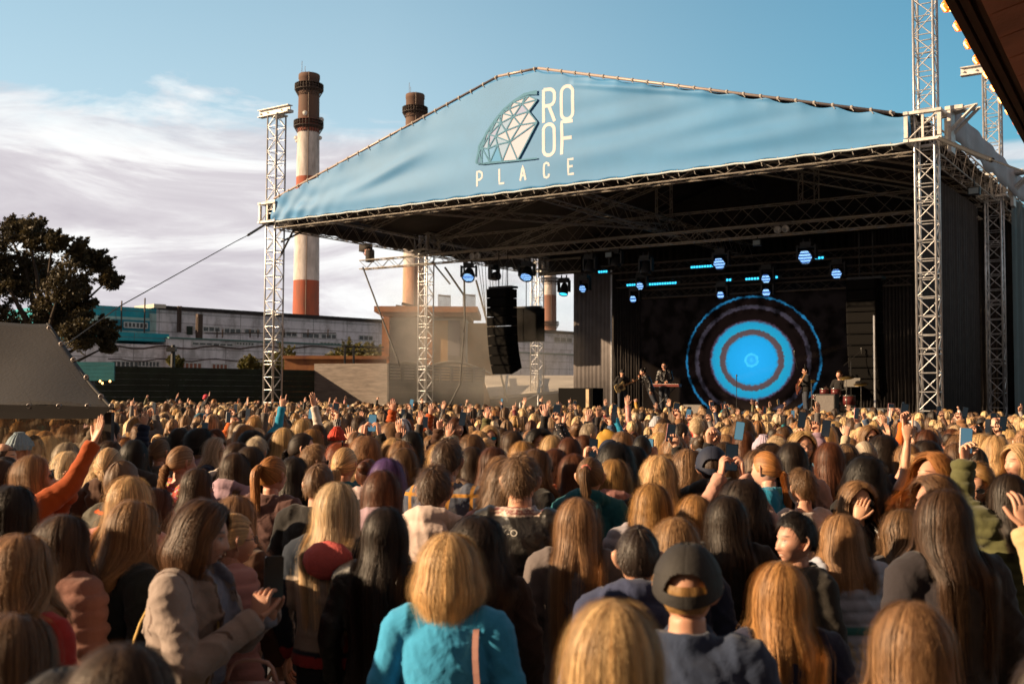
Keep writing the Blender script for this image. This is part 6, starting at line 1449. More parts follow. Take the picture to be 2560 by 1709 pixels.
def hold(P, H, yw, pose, short, color, mirror=False):
    q = local(P, H, yw, PHP[pose], mirror); q[2] += P[2] if len(P) > 2 else 0; f = np.array([math.sin(R(yw)), math.cos(R(yw)), .0])
    lit = color.endswith('*'); c = color.rstrip('*'); lab = '%s smartphone raised by the %s' % ({'black': 'black', 'white': 'white', 'orange': 'orange-cased', 'blue': 'blue-cased', 'gold': 'gold', 'pink': 'pink-cased'}[c], short)
    if lit: lab = lab.replace('smartphone', 'lit-screen smartphone')
    up = (math.cos(R(yw)) * .06, -math.sin(R(yw)) * .06, 1) if pose != 'phone1' else (.15, 0, 1)
    phone(q, f, lab, c, up, lit)

# ---- painters for garments with a pattern of their own
def paint_rect(col, mask, c): col[mask, :3] = c; col[mask, 3] = 1
def vest_paint(V, N, col):
    x, y, z = V.T; bk = np.abs(x) < .205
    paint_rect(col, (z > -1), (.014, .022, .04)); paint_rect(col, bk & (z < 1.285) & (z > .96) & (x < .10), (.34, .28, .235)); paint_rect(col, bk & (z < 1.285) & (z > .96) & (x >= .10), (.35, .05, .02)); paint_rect(col, (z < .93), (.42, .045, .045))
def stripe_paint(V, N, col):
    x, y, z = V.T; r_ = np.hypot(x, y + .012); m_ = (z > 1.432) & (r_ < .12); paint_rect(col, m_, (.62, .50, .42)); s_ = m_ & (np.sin(z * 2 * np.pi / .016) > .25); paint_rect(col, s_, (.22, .05, .05))
def orange_trim(V, N, col):
    x, y, z = V.T; r_ = np.hypot(x, y + .012); m_ = (z > 1.425) & (r_ < .13); paint_rect(col, m_, (.03, .028, .028)); paint_rect(col, m_ & (z < 1.445), (.60, .10, .02))
def silver_paint(V, N, col):
    x, y, z = V.T; b = y < -.03; rs = np.random.RandomState(2); paint_rect(col, z > -1, (.42, .46, .57))
    paint_rect(col, b & (z < 1.17) & (z > 1.125) & (np.abs(x) < .14), (.06, .24, .24))
    for k in range(7): x0 = -.15 + k * .045; w = np.abs(x - x0 - (1.12 - z) * .45 - .006 * np.sin(z * 60)) < .010; paint_rect(col, b & w & (z < 1.11 - .01 * k) & (z > 1.00 - .012 * k), (.58, .50, .38))
    for k in range(5): x0 = -.17 + k * .05; w = np.abs(x - x0 - (.98 - z) * .8) < .009; paint_rect(col, b & w & (z < .98) & (z > .90), (.50, .46, .44))
def beigejk(V, N, col):
    x, y, z = V.T; paint_rect(col, (y > .06) & (np.abs(x) < .055 + .05 * (z - 1.0)) & (z > .8), (.24, .25, .32)); D_ = (.13, .085, .07); ax_ = np.abs(x)
    paint_rect(col, (np.abs(ax_ - .168 - .03 * (1.38 - z)) < .0045) & (z > 1.22), D_); paint_rect(col, (y < -.02) & (ax_ < .004) & (z < 1.40), D_); paint_rect(col, (np.abs(z - 1.425 - .2 * (y + .09) * (y < 0)) < .0045) & (y < .0) & (ax_ < .09), D_)
    paint_rect(col, (np.abs(z - 1.00) < .005) & (y < .06) & (ax_ < .19), D_); paint_rect(col, (np.abs(ax_ - (.062 + .05 * (z - 1.0))) < .005) & (y > .05), D_); paint_rect(col, (z < .90), (.26, .19, .16))
def capt(V, N, col): pass
def kid(V, N, col):
    x, y, z = V.T; paint_rect(col, (z > -1), (.02, .02, .03)); paint_rect(col, (z > 1.2) & (np.abs(x) > .2), (.02, .35, .45))
def blackshld(V, N, col):
    x, y, z = V.T; paint_rect(col, z > -1, (.01, .01, .012))

# ================= nearest rows, one by one
e, P, H, yw = put(1531, 1508, 2.30, 10, 'long', 'blonde', 'jacket', 'black', 'down', 'close golden-blonde woman', 'at the bottom edge, out of focus, right of the blue shirt', hseed=1)
e, P, H, yw = put(300, 1622, 2.05, 10, 'mid', 'brown', 'jacket', 'black', 'down', 'brown-haired head at bottom left', 'cut by the lower edge below the woman filming')
e, P, H, yw = put(150, 1664, 2.35, 10, 'mid', 'black', 'jacket', 'black', 'down', 'dark grey cap at lower left', 'with a pale rim, barely inside the bottom edge', extras=('cap',), capcol='charcoal')
e, P, H, yw = put(30, 1545, 2.75, 15, 'bob', 'lbrown', 'jacket', 'brown', 'down', 'bottom left corner woman', 'with sunlit light brown hair')
e, P, H, yw = put(44, 1344, 3.6, 18, 'wavy', 'dblonde', 'sweater', 'red', 'down', 'wavy dark blonde woman in red', 'at the left edge', hseed=1)
e, P, H, yw = put(2285, 1509, 2.75, -5, 'long', 'dblonde', 'jacket', 'charcoal', 'down', 'blurred dark blonde woman', 'at the bottom edge on the right', hseed=2)
e, P, H, yw = put(2620, 1640, 2.6, -5, 'short', 'dbrown', 'jacket', 'charcoal', 'down', 'grey shoulder at bottom right', 'cut by the corner of the picture', skin='b')
# cap man
e, P, H, yw = put(1718, 1352, 3.10, 14, 'bald', 'copper', 'jacket', (.03, .045, .09), 'down', 'man in black cap', 'seen from behind, navy jacket, thick bare neck', head='male', extras=('cap',), capcol=(.022, .019, .018), girth=1.12)
# blue shirt woman
e, P, H, yw = put(1121, 1341, 3.75, 6, 'bob', 'blonde', 'sweater', (.045, .33, .60), 'down', 'blonde bob woman in bright blue shirt', 'with a pale pink bag strap', tmat='cloth', hseed=1, unique='blue', topkw=dict(ln=.05, vox=.008, fold=.9))
q = MB(); pts_s = [(.115, .09, 1.20), (.122, .03, 1.405), (.118, -.06, 1.41), (.125, -.148, 1.30), (.15, -.168, 1.10), (.19, -.15, .90), (.21, -.05, .80)]
C3 = curve(pts_s, 4)
for i in range(len(C3) - 1): d = C3[i + 1] - C3[i]; L_ = np.linalg.norm(d); t_ = d / L_; sx_ = np.array([1., 0, 0]); sx_ -= t_ * (sx_ @ t_); sx_ /= np.linalg.norm(sx_); q.box((C3[i] + C3[i + 1]) / 2, (.022, L_ * 1.1, .006), (sx_, t_, np.cross(sx_, t_)))
q.build('bag_strap', mat('strap_pink', (.50, .26, .22), .6), e)
# woman filming, brown bob, beige jacket
e, P, H, yw = put(486, 1250, 4.15, 100, 'bob', (.125, .062, .030), 'jacket', (.33, .265, .24), 'phonelow', 'brown bob woman in beige-pink jacket', 'turned right, smiling at the phone in her hands', head='smile', hd=(8, -10), girth=1.08, unique='beige', topkw=dict(painter=beigejk, vox=.0075), hairkw=dict(fringe=False))
pp = local(P, H, yw, (0.01, .34, 1.43)); phone(pp, (math.sin(R(150)), math.cos(R(150)), .1), 'black smartphone held out by the brown bob woman in beige-pink jacket', 'black', (.05, 0, 1))
q = MB(); q.tube(curve([(.05, .12, 1.40), (.10, .155, 1.2), (.20, .14, 1.02), (.26, .05, .92), (.25, -.10, .95), (.16, -.155, 1.2), (.06, -.08, 1.43)], 4), .005, 5); q.build('chain_strap', mat('chain_brass', (.30, .20, .07), .35, .8), e)
q = MB(); q.tube(curve([(-.20, -.13, 1.28), (-.17, -.175, 1.15), (-.10, -.18, 1.02), (-.02, -.17, .95)], 4), .008, 6); q.build('fringe_cord', mat('cord_tan', (.42, .28, .15), .7), e)
b_ = MB(); b_.box((0, 0, 0), (.24, .08, .18)); b_.tube(curve([(-.10, 0, .09), (-.06, 0, .17), (.06, 0, .17), (.10, 0, .09)], 3), .008, 6)
q_ = local(P, H, yw, (.02, .26, .93)); tag(b_.build('handbag', mat('bag_pink', (.45, .26, .22), .5), None, True, q_), 'pale pink handbag held low by the brown bob woman filming', 'handbag')
put(155, 1290, 4.3, 35, 'lob', 'brown', 'puffer', (.24, .11, .085), 'down', 'dark brown-haired woman in dusty pink puffer', 'near the lower left, face turned right')
put(27, 1217, 4.9, 20, 'mid', 'dbrown', 'jacket', 'black', 'down', 'very dark head at left edge', 'below the rust-sleeved woman')
put(327, 1255, 4.5, 48, 'lob', 'dblonde', 'jacket', (.012, .018, .02), 'down', 'dark blonde long-bob woman in sunglasses', 'and black top beside the beige jacket', extras=('sunglasses',), hseed=1)
put(2290, 1500, 2.0, 0, None, 'brown', 'jacket', 'black', 'down', 'x', 'x') if False else None
put(387, 1222, 6.0, 55, 'mid', 'auburn', 'sweater', (.34, .05, .015), 'down', 'dark red-haired woman in orange-red top', 'right behind the dark blonde long bob')
put(586, 1241, 5.2, 35, 'long', 'dblonde', 'jacket', 'brown', 'down', 'honey blonde tall hair', 'behind the woman filming on her phone')
put(578, 1284, 4.75, 60, 'lowpony', 'blonde', 'puffer', (.42, .20, .19), 'down', 'blonde ponytail woman in pink quilted jacket', 'beside the raised phone', extras=('glasses',), topkw=None)
put(745, 1320, 4.6, 30, None, 'brown', 'coat', 'charcoal', 'down', 'x2', 'x') if False else None
# vest woman
e, P, H, yw = put(840, 1209, 5.0, 12, 'long', 'platinum', 'jacket', (.3, .3, .3), 'down', 'platinum long-haired woman in navy-grey jacket', 'with a red hem and coral hood', unique='vest', topkw=dict(painter=vest_paint), girth=1.06, hseed=0)
q = MB(); q.lathe([(0, .10), (.07, .085), (.115, .045), (.125, 0), (.10, -.05), (.05, -.075), (0, -.08)], 20, (.03, -.165, 1.37), (np.array([1, 0, 0]), np.array([0, .45, 0]), ZZ)); q.build('hood', mat('coral_mesh', (.62, .11, .10), .7, noise=.15, nscale=12, bump=.3, bscale=90), e, True)
e, P, H, yw = put(962, 1271, 4.75, 8, 'vlong', 'dbrown', 'jacket', 'black', 'down', 'very dark long wavy-haired woman', 'in a black leather jacket', tmat='leather', hseed=0)
e, P, H, yw = put(1085, 1168, 5.6, 10, 'shaggy', 'brown', 'hoodie', (.66, .52, .47), 'down', 'boy in white hoodie', 'with thick brown hair, centre of the crowd', head='male', hseed=1)
e, P, H, yw = put(1118, 1100, 6.6, 16, 'shaggy', 'brown', 'jacket', (.16, .16, .19), 'belly', 'tall man in plaid shirt', 'grey and mustard checks with a black strap', head='male', tmat='plaid', extras=('glasses',), girth=1.1, hseed=0)
q = MB(); 
C3 = curve([(.10, .10, 1.32), (.115, .02, 1.42), (.115, -.08, 1.40), (.07, -.150, 1.25), (-.05, -.150, 1.05)], 5)
for i in range(len(C3) - 1): d = C3[i + 1] - C3[i]; L_ = np.linalg.norm(d); t_ = d / L_; sx_ = np.array([1., 0, 0]); sx_ -= t_ * (sx_ @ t_); sx_ /= np.linalg.norm(sx_); q.box((C3[i] + C3[i + 1]) / 2, (.04, L_ * 1.1, .008), (sx_, t_, np.cross(sx_, t_)))
q.build('strap', BLACKCLOTH, e)
put(1194, 1301, 4.6, -4, 'curly', 'dbrown', 'jacket', (.035, .018, .012), 'down', 'dark curly-haired woman in brown jacket', 'right of the blonde bob')
e, P, H, yw = put(1301, 1138, 5.4, 12, 'shaggy', (.17, .10, .055), 'jacket', (.022, .020, .019), 'down', 'grey-brown haired man in black bomber', 'with a striped cream collar', head='male', tmat='leather', girth=1.18, unique='bomber', topkw=dict(painter=stripe_paint), hseed=2)
tv, tf = text_mesh('Y-O', .045); 
q = MB(); q.add([(-.055 + a * 1.0, -.1745 + 0 * b, 1.350 + b) for a, b, c in tv], tf); q.build('lettering', mat('patch_white', (.75, .72, .68), .6), e)
e, P, H, yw = put(1475, 1143, 6.8, 18, 'pony', 'lbrown', 'hoodie', (.010, .10, .13), 'belly', 'ponytail woman in teal and navy jacket', 'with a coral scrunchie', hseed=0)
q = MB(); C3 = [(.022 * math.cos(t), -.118 + .012 * math.sin(t) , 1.645 + .022 * math.sin(t)) for t in np.linspace(0, 6.28, 19)]; q.tube(C3, [.011 + .003 * math.sin(i * 2.1) for i in range(19)], 7); q.build('scrunchie', mat('scrunchie_coral', (.60, .17, .13), .7), e, True)
put(1445, 1247, 5.0, 6, 'vlong', 'dblonde', 'coat', (.15, .125, .125), 'down', 'very long dark blonde hair woman', 'in a plain grey coat', hseed=1)
put(1647, 1143, 6.8, 8, 'wavy', 'blonde', 'jacket', 'black', 'down', 'full blonde wavy hair woman', 'in black, behind the puffer jacket', hseed=1)
put(1630, 1212, 5.8, 6, 'lob', 'copper', 'puffer', (.30, .28, .32), 'down', 'straight copper-blonde woman in pale grey puffer', '', hseed=0)
put(1739, 1239, 5.6, 4, 'long', 'copper', 'jacket', (.10, .12, .18), 'down', 'long straight copper hair woman', 'just behind the man in black cap', hseed=0)
put(1818, 1241, 5.3, 0, 'long', 'dbrown', 'coat', 'black', 'down', 'dark brown long hair woman', 'with a sunlit streak, right of the copper hair', hseed=2)
put(1780, 1112, 6.9, 10, 'buzz', 'brown', 'hoodie', (.025, .022, .025), 'down', 'man in navy cap with white front', 'and black hooded jacket', head='male', extras=('cap',), capcol='navy', girth=1.1)
put(1718, 1124, 7.6, 62, 'mid', 'dblonde', 'jacket', (.34, .20, .17), 'down', 'dark blonde woman with khaki scarf', 'facing right beside the navy cap')
e, P, H, yw = put(1595, 1315, 4.0, 6, 'short', 'dbrown', 'hoodie', (.035, .045, .10), 'down', 'dark short-haired youth in navy hooded coat', 'in front of the grey coat woman', head='male', girth=1.05, topkw=None)
put(1690, 1297, 4.7, 0, 'lob', (.36, .22, .11), 'jacket', 'navy', 'down', 'ash blonde head between youth and cap', 'leaning slightly left')
put(1535, 1152, 7.3, 14, 'wavy', 'copper', 'hoodie', (.50, .24, .22), 'down', 'golden wavy hair woman in pink hoodie', 'right of the coral scrunchie', hseed=0)
put(1336, 1124, 7.2, 66, 'mid', 'lbrown', 'jacket', 'black', 'down', 'brown-haired profile in sunglasses', 'behind the man in bomber jacket', extras=('sunglasses',))
e, P, H, yw = put(1434, 1135, 7.4, 20, 'long', 'auburn', 'puffer', (.62, .12, .012), 'down', 'reddish-brown hair woman in orange puffer', 'with a grey lettered backpack strap')
tv, tf = text_mesh('Y BO', .05); q = MB(); q.box((-.10, -.185, 1.24), (.05, .008, .22)); q.build('backpack_strap', mat('strap_grey', (.30, .29, .30), .6), e); q = MB(); q.add([(-.118 + b * 1.0, -.1905, 1.31 - a) for a, b, c in tv], tf); q.build('strap_lettering', BLACK, e)
put(1380, 1150, 6.5, 20, 'curly', 'lbrown', 'jacket', 'black', 'down', 'soft curly light brown hair', 'left of the orange puffer') if False else None
put(1268, 1158, 6.0, 5, 'curlylong', 'lbrown', 'jacket', 'pink', 'down', 'curly light brown hair woman', 'directly left of the bomber man')
put(1538, 1113, 7.9, 5, 'curlylong', 'black', 'jacket', 'black', 'down', 'big black curly hair woman', 'behind the golden wavy hair', hseed=0)
put(1582, 1118, 8.2, 5, 'wavy', 'black', 'jacket', 'olive', 'down', 'second black curly head', 'touching the first, nearer the blonde wavy hair')
# right part
put(1955, 1408, 3.7, -3, 'long', 'copper', 'jacket', (.02, .022, .05), 'down', 'glowing copper-blonde woman in navy jacket', 'with a cream collar, right of the cap man', hseed=1)
put(1994, 1286, 4.9, -110, 'pixie', (.020, .014, .012), 'jacket', (.04, .035, .03), 'down', 'dark curly short-haired woman smiling left', 'face lit by the sun', head='smile')
put(2107, 1289, 5.1, -6, 'lob', 'dblonde', 'puffer', (.3, .34, .45), 'down', 'dark blonde woman in silver-blue puffer', 'printed with cream strokes', unique='silver', topkw=dict(painter=silver_paint), hseed=0)
e, P, H, yw = put(2260, 1276, 5.3, -10, 'wavy', 'lbrown', 'jacket', (.06, .055, .055), 'down', 'brown wavy hair woman with cream hood', 'lying on her back', hseed=0)
q = MB(); q.tube(curve([(-.16, -.06, 1.43), (-.13, -.16, 1.34), (-.02, -.215, 1.26), (.10, -.17, 1.32), (.15, -.07, 1.42)], 4), [.02, .03, .036, .040, .042, .044, .046, .047, .048, .047, .046, .044, .042, .038, .034, .03, .02], 10); q.build('hood', mat('hood_cream', (.60, .50, .38), .8, noise=.1, nscale=20), e, True)
e, P, H, yw = put(2363, 1226, 4.3, -10, 'vlong', 'brown', 'coat', (.03, .025, .03), 'down', 'towering very long brown-haired woman', 'near the right edge', hseed=2)
e, P, H, yw = put(2007, 1176, 6.9, -25, 'pixie', 'lbrown', 'sweater', (.66, .56, .52), 'down', 'undercut short-haired woman in white sweater', '', hseed=1, girth=1.1)
e, P, H, yw = put(1858, 1206, 5.9, -2, 'curlylong', 'dbrown', 'sweater', (.55, .30, .24), 'phonehi', 'dark curly woman in pale pink sweater', 'filming with both arms up', ph='black', girth=1.05)
put(2140, 1203, 6.3, 170, 'mid', 'dblonde', 'jacket', 'black', 'face', 'blonde woman facing back, hand over face', 'and black leather sleeve', head='smile', tmat='leather', extras=('sunglasses',))
e, P, H, yw = put(2165, 1148, 7.2, 8, 'curly', 'black', 'tee', (.012, .011, .012), 'rock', 'dark curly woman thrusting a horns hand high', 'with a bare arm', sleeve=.3, mirror=False)
put(2330, 1140, 6.4, -115, 'curlylong', 'ginger', 'jacket', (.40, .17, .12), 'down', 'laughing ginger curly-haired woman', 'facing left in the sun', head='open', hseed=1, hd=(0, 10))
put(2342, 1193, 5.6, -100, 'curlyshort', 'lbrown', 'jacket', (.05, .04, .035), 'down', 'second laughing woman with curly top hair', 'just below the ginger one', head='smile')
put(2444, 1148, 6.9, -150, 'bob', 'copper', 'jacket', 'black', 'down', 'copper bob woman looking down in glasses', 'near the right edge', head='smile', hd=(0, -25), extras=('sunglasses',))
put(2525, 1187, 6.0, -4, 'mid', 'dbrown', 'puffer', (.10, .10, .04), 'phone1l', 'dark-haired person in olive puffer', 'holding a phone at the right edge', ph='white*')
put(2552, 1110, 7.6, -105, 'wavy', 'blonde', 'jacket', 'denim', 'down', 'laughing blonde woman at right edge', 'facing left', head='open')
put(2489, 1087, 8.8, -5, 'wavy', 'blonde', 'jacket', 'olive', 'down', 'blonde in black baseball cap on right', 'with wavy hair below it', extras=('cap',), capcol='black')
e, P, H, yw = put(2775, 1385, 3.9, -8, 'long', 'brown', 'jacket', (.55, .40, .22), 'greet', 'hand with red nails at the right edge', 'and beige sleeve, wearing a silver watch')
# left part
e, P, H, yw = put(90, 1143, 6.3, 62, 'bob', 'dblonde', 'hoodie', (.40, .075, .012), 'reach', 'dark blonde bob woman in rust hoodie', 'stretching one arm straight up', extras=('sunglasses',), hseed=0, hd=(0, 10))
put(302, 1149, 5.9, 32, 'buzz', 'lbrown', 'jacket', (.085, .078, .06), 'down', 'crew-cut man in grey-olive jacket', 'with an orange collar stripe', head='male', unique='trim', topkw=dict(painter=orange_trim), girth=1.1)
put(272, 1102, 8.8, 68, 'long', 'brown', 'jacket', (.42, .27, .24), 'down', 'long brown-haired woman in profile', 'behind the crew-cut man')
put(335, 1100, 8.6, 20, 'long', 'black', 'hoodie', 'charcoal', 'down', 'black long straight hair', 'between the profile woman and the braids')
put(258, 1060, 10.6, 80, 'buzz', 'dbrown', 'jacket', 'black', 'down', 'dark crew-cut man in profile', 'next to the tent post', head='male')
put(87, 1086, 9.6, 175, 'buzz', 'dbrown', 'jacket', 'black', 'down', 'short-bearded man facing the camera', 'in front of the clear tent side', head='male')
put(46, 1080, 9.0, 20, None, 'brown', 'jacket', 'grey', 'down', 'person in pale blue beanie at left', 'by the tent side', extras=('beanie',), capcol=(.26, .34, .40))
put(5, 1104, 8.3, 85, 'bald', 'brown', 'jacket', 'charcoal', 'down', 'bald older man at left edge', 'in profile below the tent', head='male')
put(2, 1152, 7.0, 80, 'mid', 'brown', 'jacket', (.10, .14, .20), 'phone', 'brown-haired woman at left edge', 'filming in profile', ph='black')
put(124, 1127, 7.8, 20, 'bob', 'black', 'jacket', 'black', 'down', 'black-haired head left of tent post', 'under the raised rust sleeve') if False else None
put(166, 1108, 9.0, 20, 'lob', 'silver', 'jacket', 'grey', 'down', 'silver-blonde head below the tent', '')
put(452, 1115, 8.0, 48, 'braid', 'dblonde', 'sweater', (.50, .10, .08), 'down', 'braided dark blonde girl in red flowered top', '', tmat='flowers')
put(447, 1070, 10.8, 60, 'long', 'dbrown', 'jacket', 'grey', 'down', 'dark-haired woman with sunglasses pushed up', '')
put(496, 1074, 10.4, 40, 'curlyshort', 'black', 'sweater', (.40, .24, .32), 'down', 'black bouffant hair in lilac top', '')
put(398, 1097, 9.6, 30, 'braid', 'lbrown', 'jacket', 'grey', 'down', 'light brown braided head', 'behind the flowered top girl')
put(536, 1094, 10.0, 95, 'mid', 'silver', 'jacket', 'navy', 'down', 'ash-haired profile in dark sunglasses', '', extras=('sunglasses',))
put(490, 1172, 7.2, 55, 'mid', 'brown', 'jacket', 'black', 'down', 'brown-haired woman with glasses', 'behind the brown bob woman', extras=('glasses',))
put(586, 1133, 8.0, 25, 'mid', 'brown', 'hoodie', (.40, .27, .34), 'down', 'brown-haired woman in lilac hoodie', 'left of the copper ponytail')
put(625, 1117, 8.2, 20, 'long', 'brown', 'jacket', 'black', 'down', 'long brown sunlit hair', 'behind the copper ponytail')
put(679, 1141, 6.9, 30, 'pony', 'ginger', 'coat', (.13, .065, .06), 'down', 'copper ponytail woman in mauve-brown coat', 'with loose windblown strands', hseed=0)
put(733, 1143, 7.6, 15, 'long', 'dbrown', 'jacket', 'black', 'down', 'dark brown straight hair', 'right of the copper ponytail')
put(796, 1160, 6.2, 14, 'short', 'lbrown', 'coat', (.014, .012, .012), 'down', 'short brown-haired man in black coat', 'left of the platinum hair', head='male', girth=1.12, hseed=0)
put(954, 1179, 5.9, 8, 'mid', 'auburn', 'hoodie', (.40, .28, .34), 'down', 'auburn straight hair woman in lilac hoodie', 'centre left', hseed=0)
put(968, 1149, 6.8, 12, 'lob', 'purple', 'jacket', 'black', 'down', 'woman with purple hair', 'in the crowd centre')
put(861, 1119, 7.8, 20, 'lowpony', 'blonde', 'jacket', (.015, .14, .20), 'down', 'blonde low-ponytail head in teal jacket', '')
put(921, 1149, 7.6, 10, 'bun', 'auburn', 'hoodie', (.55, .42, .42), 'down', 'curly auburn bun', 'left of the purple hair')
put(1009, 1122, 8.3, 5, 'bob', 'lbrown', 'jacket', 'charcoal', 'down', 'smooth light brown bob', 'behind the purple-haired woman')
put(782, 1115, 8.4, 62, 'pixie', 'dblonde', 'jacket', 'white', 'face', 'short wavy blonde with hands at face', 'facing right, collar white', extras=('sunglasses',))
put(753, 1083, 9.0, 82, 'lowpony', 'dbrown', 'jacket', 'denim', 'phone', 'dark hair profile in sunglasses', 'filming', extras=('sunglasses',), ph='black')
put(850, 1112, 9.4, 8, 'curly', 'red', 'jacket', 'black', 'down', 'bright red curly head', '')
put(913, 1096, 9.3, 5, 'curly', 'dblonde', 'jacket', 'black', 'phonehi', 'big curly dark blonde head', 'with two hands up filming', ph='black*')
put(910, 1058, 12.4, 8, 'bald', 'brown', 'jacket', 'black', 'down', 'bald man in black leather jacket', 'centre left', head='male', tmat='leather')
put(842, 1066, 11.6, 8, None, 'brown', 'jacket', 'black', 'down', 'person in red knit beanie', '', extras=('beanie',), capcol=(.55, .04, .015))
put(1030, 1078, 10.2, 8, 'long', 'black', 'jacket', 'grey', 'down', 'long black hair', 'with glasses, facing right', extras=('glasses',))
put(983, 1096, 9.5, 5, 'mid', 'blonde', 'jacket', 'grey', 'down', 'pale blonde straight hair', 'left of the long black hair')
put(1003, 1104, 9.2, 50, 'lob', 'dblonde', 'jacket', 'cream', 'down', 'dark blonde with thin glasses', 'facing right', extras=('glasses',))
put(1180, 1118, 8.3, 8, 'long', 'brown', 'jacket', 'black', 'down', 'long brown hair', 'right of the plaid shirt man')
put(1142, 1046, 13.6, 170, 'mid', 'auburn', 'jacket', (.5, .42, .42), 'down', 'auburn woman singing toward the camera', '', head='open', hd=(25, 12))
put(1224, 1064, 11.6, 172, 'long', 'blonde', 'jacket', (.6, .5, .48), 'down', 'woman in mirrored blue sunglasses', 'smiling at the camera', head='smile', extras=('sunglasses',), glass=(.02, .35, .5))
put(1216, 1095, 10.0, 5, 'bun', 'blonde', 'jacket', 'grey', 'down', 'blonde updo', 'below the blue sunglasses')
put(1197, 1078, 10.8, 5, 'mid', 'blonde', 'jacket', 'cream', 'down', 'blonde hair left of the blue sunglasses', '')
put(981, 1060, 12.0, 5, 'curly', 'dblonde', 'jacket', 'black', 'down', 'frizzy dark blonde mane', 'right of the bald man')
put(1006, 1047, 13.5, 5, 'mid', 'brown', 'jacket', (.6, .6, .64), 'down', 'person with white hood up', '', extras=('hood',), capcol=(.62, .62, .68))
put(709, 1070, 10.6, 25, 'long', 'blonde', 'jacket', 'grey', 'down', 'tall blonde straight hair', 'left of the filming profile')
put(780, 1074, 11.4, 20, 'lob', 'copper', 'jacket', 'teal', 'down', 'round copper-blonde bob', 'under the zebra sleeve')
put(793, 1062, 12.6, 12, 'mid', 'brown', 'sweater', (.5, .45, .42), 'phone1', 'woman in zebra-stripe sleeve', 'holding a phone high', tmat='zebra', ph='orange')
put(788, 1023, 21, 12, 'bob', 'silver', 'jacket', 'blue', 'down', 'white-haired head beneath the orange phone', '')
put(641, 1096, 9.7, 20, 'pixie', 'silver', 'jacket', 'teal', 'down', 'short ash-grey hair', 'left, in a teal collar')
put(628, 1080, 10.6, 20, 'curlyshort', 'black', 'jacket', 'black', 'down', 'black curly round head', 'behind the ash-grey hair')
put(1282, 1078, 10.3, 5, 'long', 'brown', 'jacket', 'black', 'down', 'chestnut long straight hair', 'right of the blue sunglasses')
put(1306, 1106, 9.0, 5, 'bob', 'copper', 'jacket', 'grey', 'down', 'small copper bob', 'above the bomber man')
put(1380, 1089, 9.6, 5, 'long', 'blonde', 'jacket', 'white', 'down', 'broad sunlit blonde hair', 'in the centre of the crowd')
put(1423, 1094, 9.4, 5, 'long', 'auburn', 'jacket', 'black', 'down', 'dark auburn smooth hair', 'right of the broad blonde')
put(1347, 1076, 10.2, 165, 'curly', 'black', 'jacket', 'black', 'down', 'black curly woman looking back', 'and smiling', head='smile')
put(1232, 1119, 8.2, 70, 'mid', 'auburn', 'jacket', 'cream', 'down', 'brown-haired woman facing right', 'under the blonde updo')
put(1527, 1074, 10.6, 80, None, 'brown', 'jacket', 'black', 'down', 'woman in mustard headscarf', 'looking up', extras=('hood',), capcol=(.50, .27, .03), hd=(0, 15))
put(1524, 1096, 9.6, 5, 'short', 'dbrown', 'jacket', 'black', 'down', 'navy baseball cap', 'below the mustard headscarf', extras=('cap',), capcol='navy', head='male')
put(1555, 1080, 10.0, 60, 'mid', 'dblonde', 'jacket', 'tan', 'phone', 'face lit from the left', 'beside the navy baseball cap', ph='black*')
put(1699, 1058, 11.8, 75, 'short', 'dbrown', 'jacket', 'navy', 'down', 'dark-haired man in glasses', 'facing right', head='male', extras=('glasses',))
put(1780, 1063, 11.4, 40, 'bald', 'lbrown', 'jacket', 'denim', 'down', 'bald head with sunglasses on top', '', head='male')
put(1685, 1089, 9.6, 5, 'wavy', 'dblonde', 'hoodie', (.16, .19, .18), 'down', 'person in grey-green hood', 'with blond hair spilling out', extras=('hood',), capcol=(.16, .19, .18))
put(1604, 1089, 9.8, 10, 'lowpony', 'black', 'jacket', 'black', 'down', 'black hair tied back', 'left of the grey-green hood')
put(1650, 1082, 10.4, 5, 'mid', 'blonde', 'jacket', 'white', 'down', 'light blonde hair', 'between black tied hair and grey-green hood')
put(1641, 1040, 15.5, 5, None, 'brown', 'jacket', 'grey', 'down', 'speckled grey beanie', 'near the golden phone', extras=('beanie',), capcol=(.42, .44, .50))
put(1668, 1060, 13.0, 5, 'bob', 'dblonde', 'jacket', 'tan', 'phone1', 'person under the golden phone', '', ph='gold')
put(1742, 1046, 14.5, 5, 'pixie', 'platinum', 'jacket', 'grey', 'down', 'white-blonde cropped hair', '')
put(1358, 1075, 11.0, 5, 'mid', 'lbrown', 'sweater', (.02, .02, .025), 'phone1', 'dotted-sleeve person', 'holding a big blue phone high', tmat='dots', ph='blue')
put(2007, 1080, 9.0, 178, 'lob', 'blonde', 'jacket', (.04, .14, .22), 'down', 'laughing blonde in blue-framed glasses', 'facing the camera', head='open', extras=('glasses',), hd=(0, 8))
put(1981, 1106, 7.8, 5, 'long', 'dbrown', 'jacket', (.45, .28, .24), 'down', 'long dark hair in front of the laughing blonde', '')
put(2075, 1106, 8.3, 3, 'long', 'auburn', 'jacket', 'black', 'down', 'tall smooth auburn hair', 'right of the laughing blonde')
put(2117, 1106, 8.5, 0, 'long', 'dblonde', 'jacket', 'grey', 'down', 'blonde in black cap', 'right of the smooth auburn hair', extras=('cap',), capcol='black')
put(2162, 1106, 8.7, 0, 'updo', 'silver', 'jacket', 'black', 'down', 'silver-blonde pinned updo', '')
put(2208, 1093, 9.2, 0, 'curlylong', 'dbrown', 'jacket', 'black', 'down', 'dark brown crimped hair', 'left of the raised bare arm')
put(2272, 1110, 8.6, -4, 'long', 'dblonde', 'jacket', 'navy', 'down', 'dark blonde hair behind the raised bare arm', '')
put(2318, 1106, 8.9, -4, 'curlyshort', 'dbrown', 'jacket', 'black', 'clap', 'dark curly head with clapping hands', '')
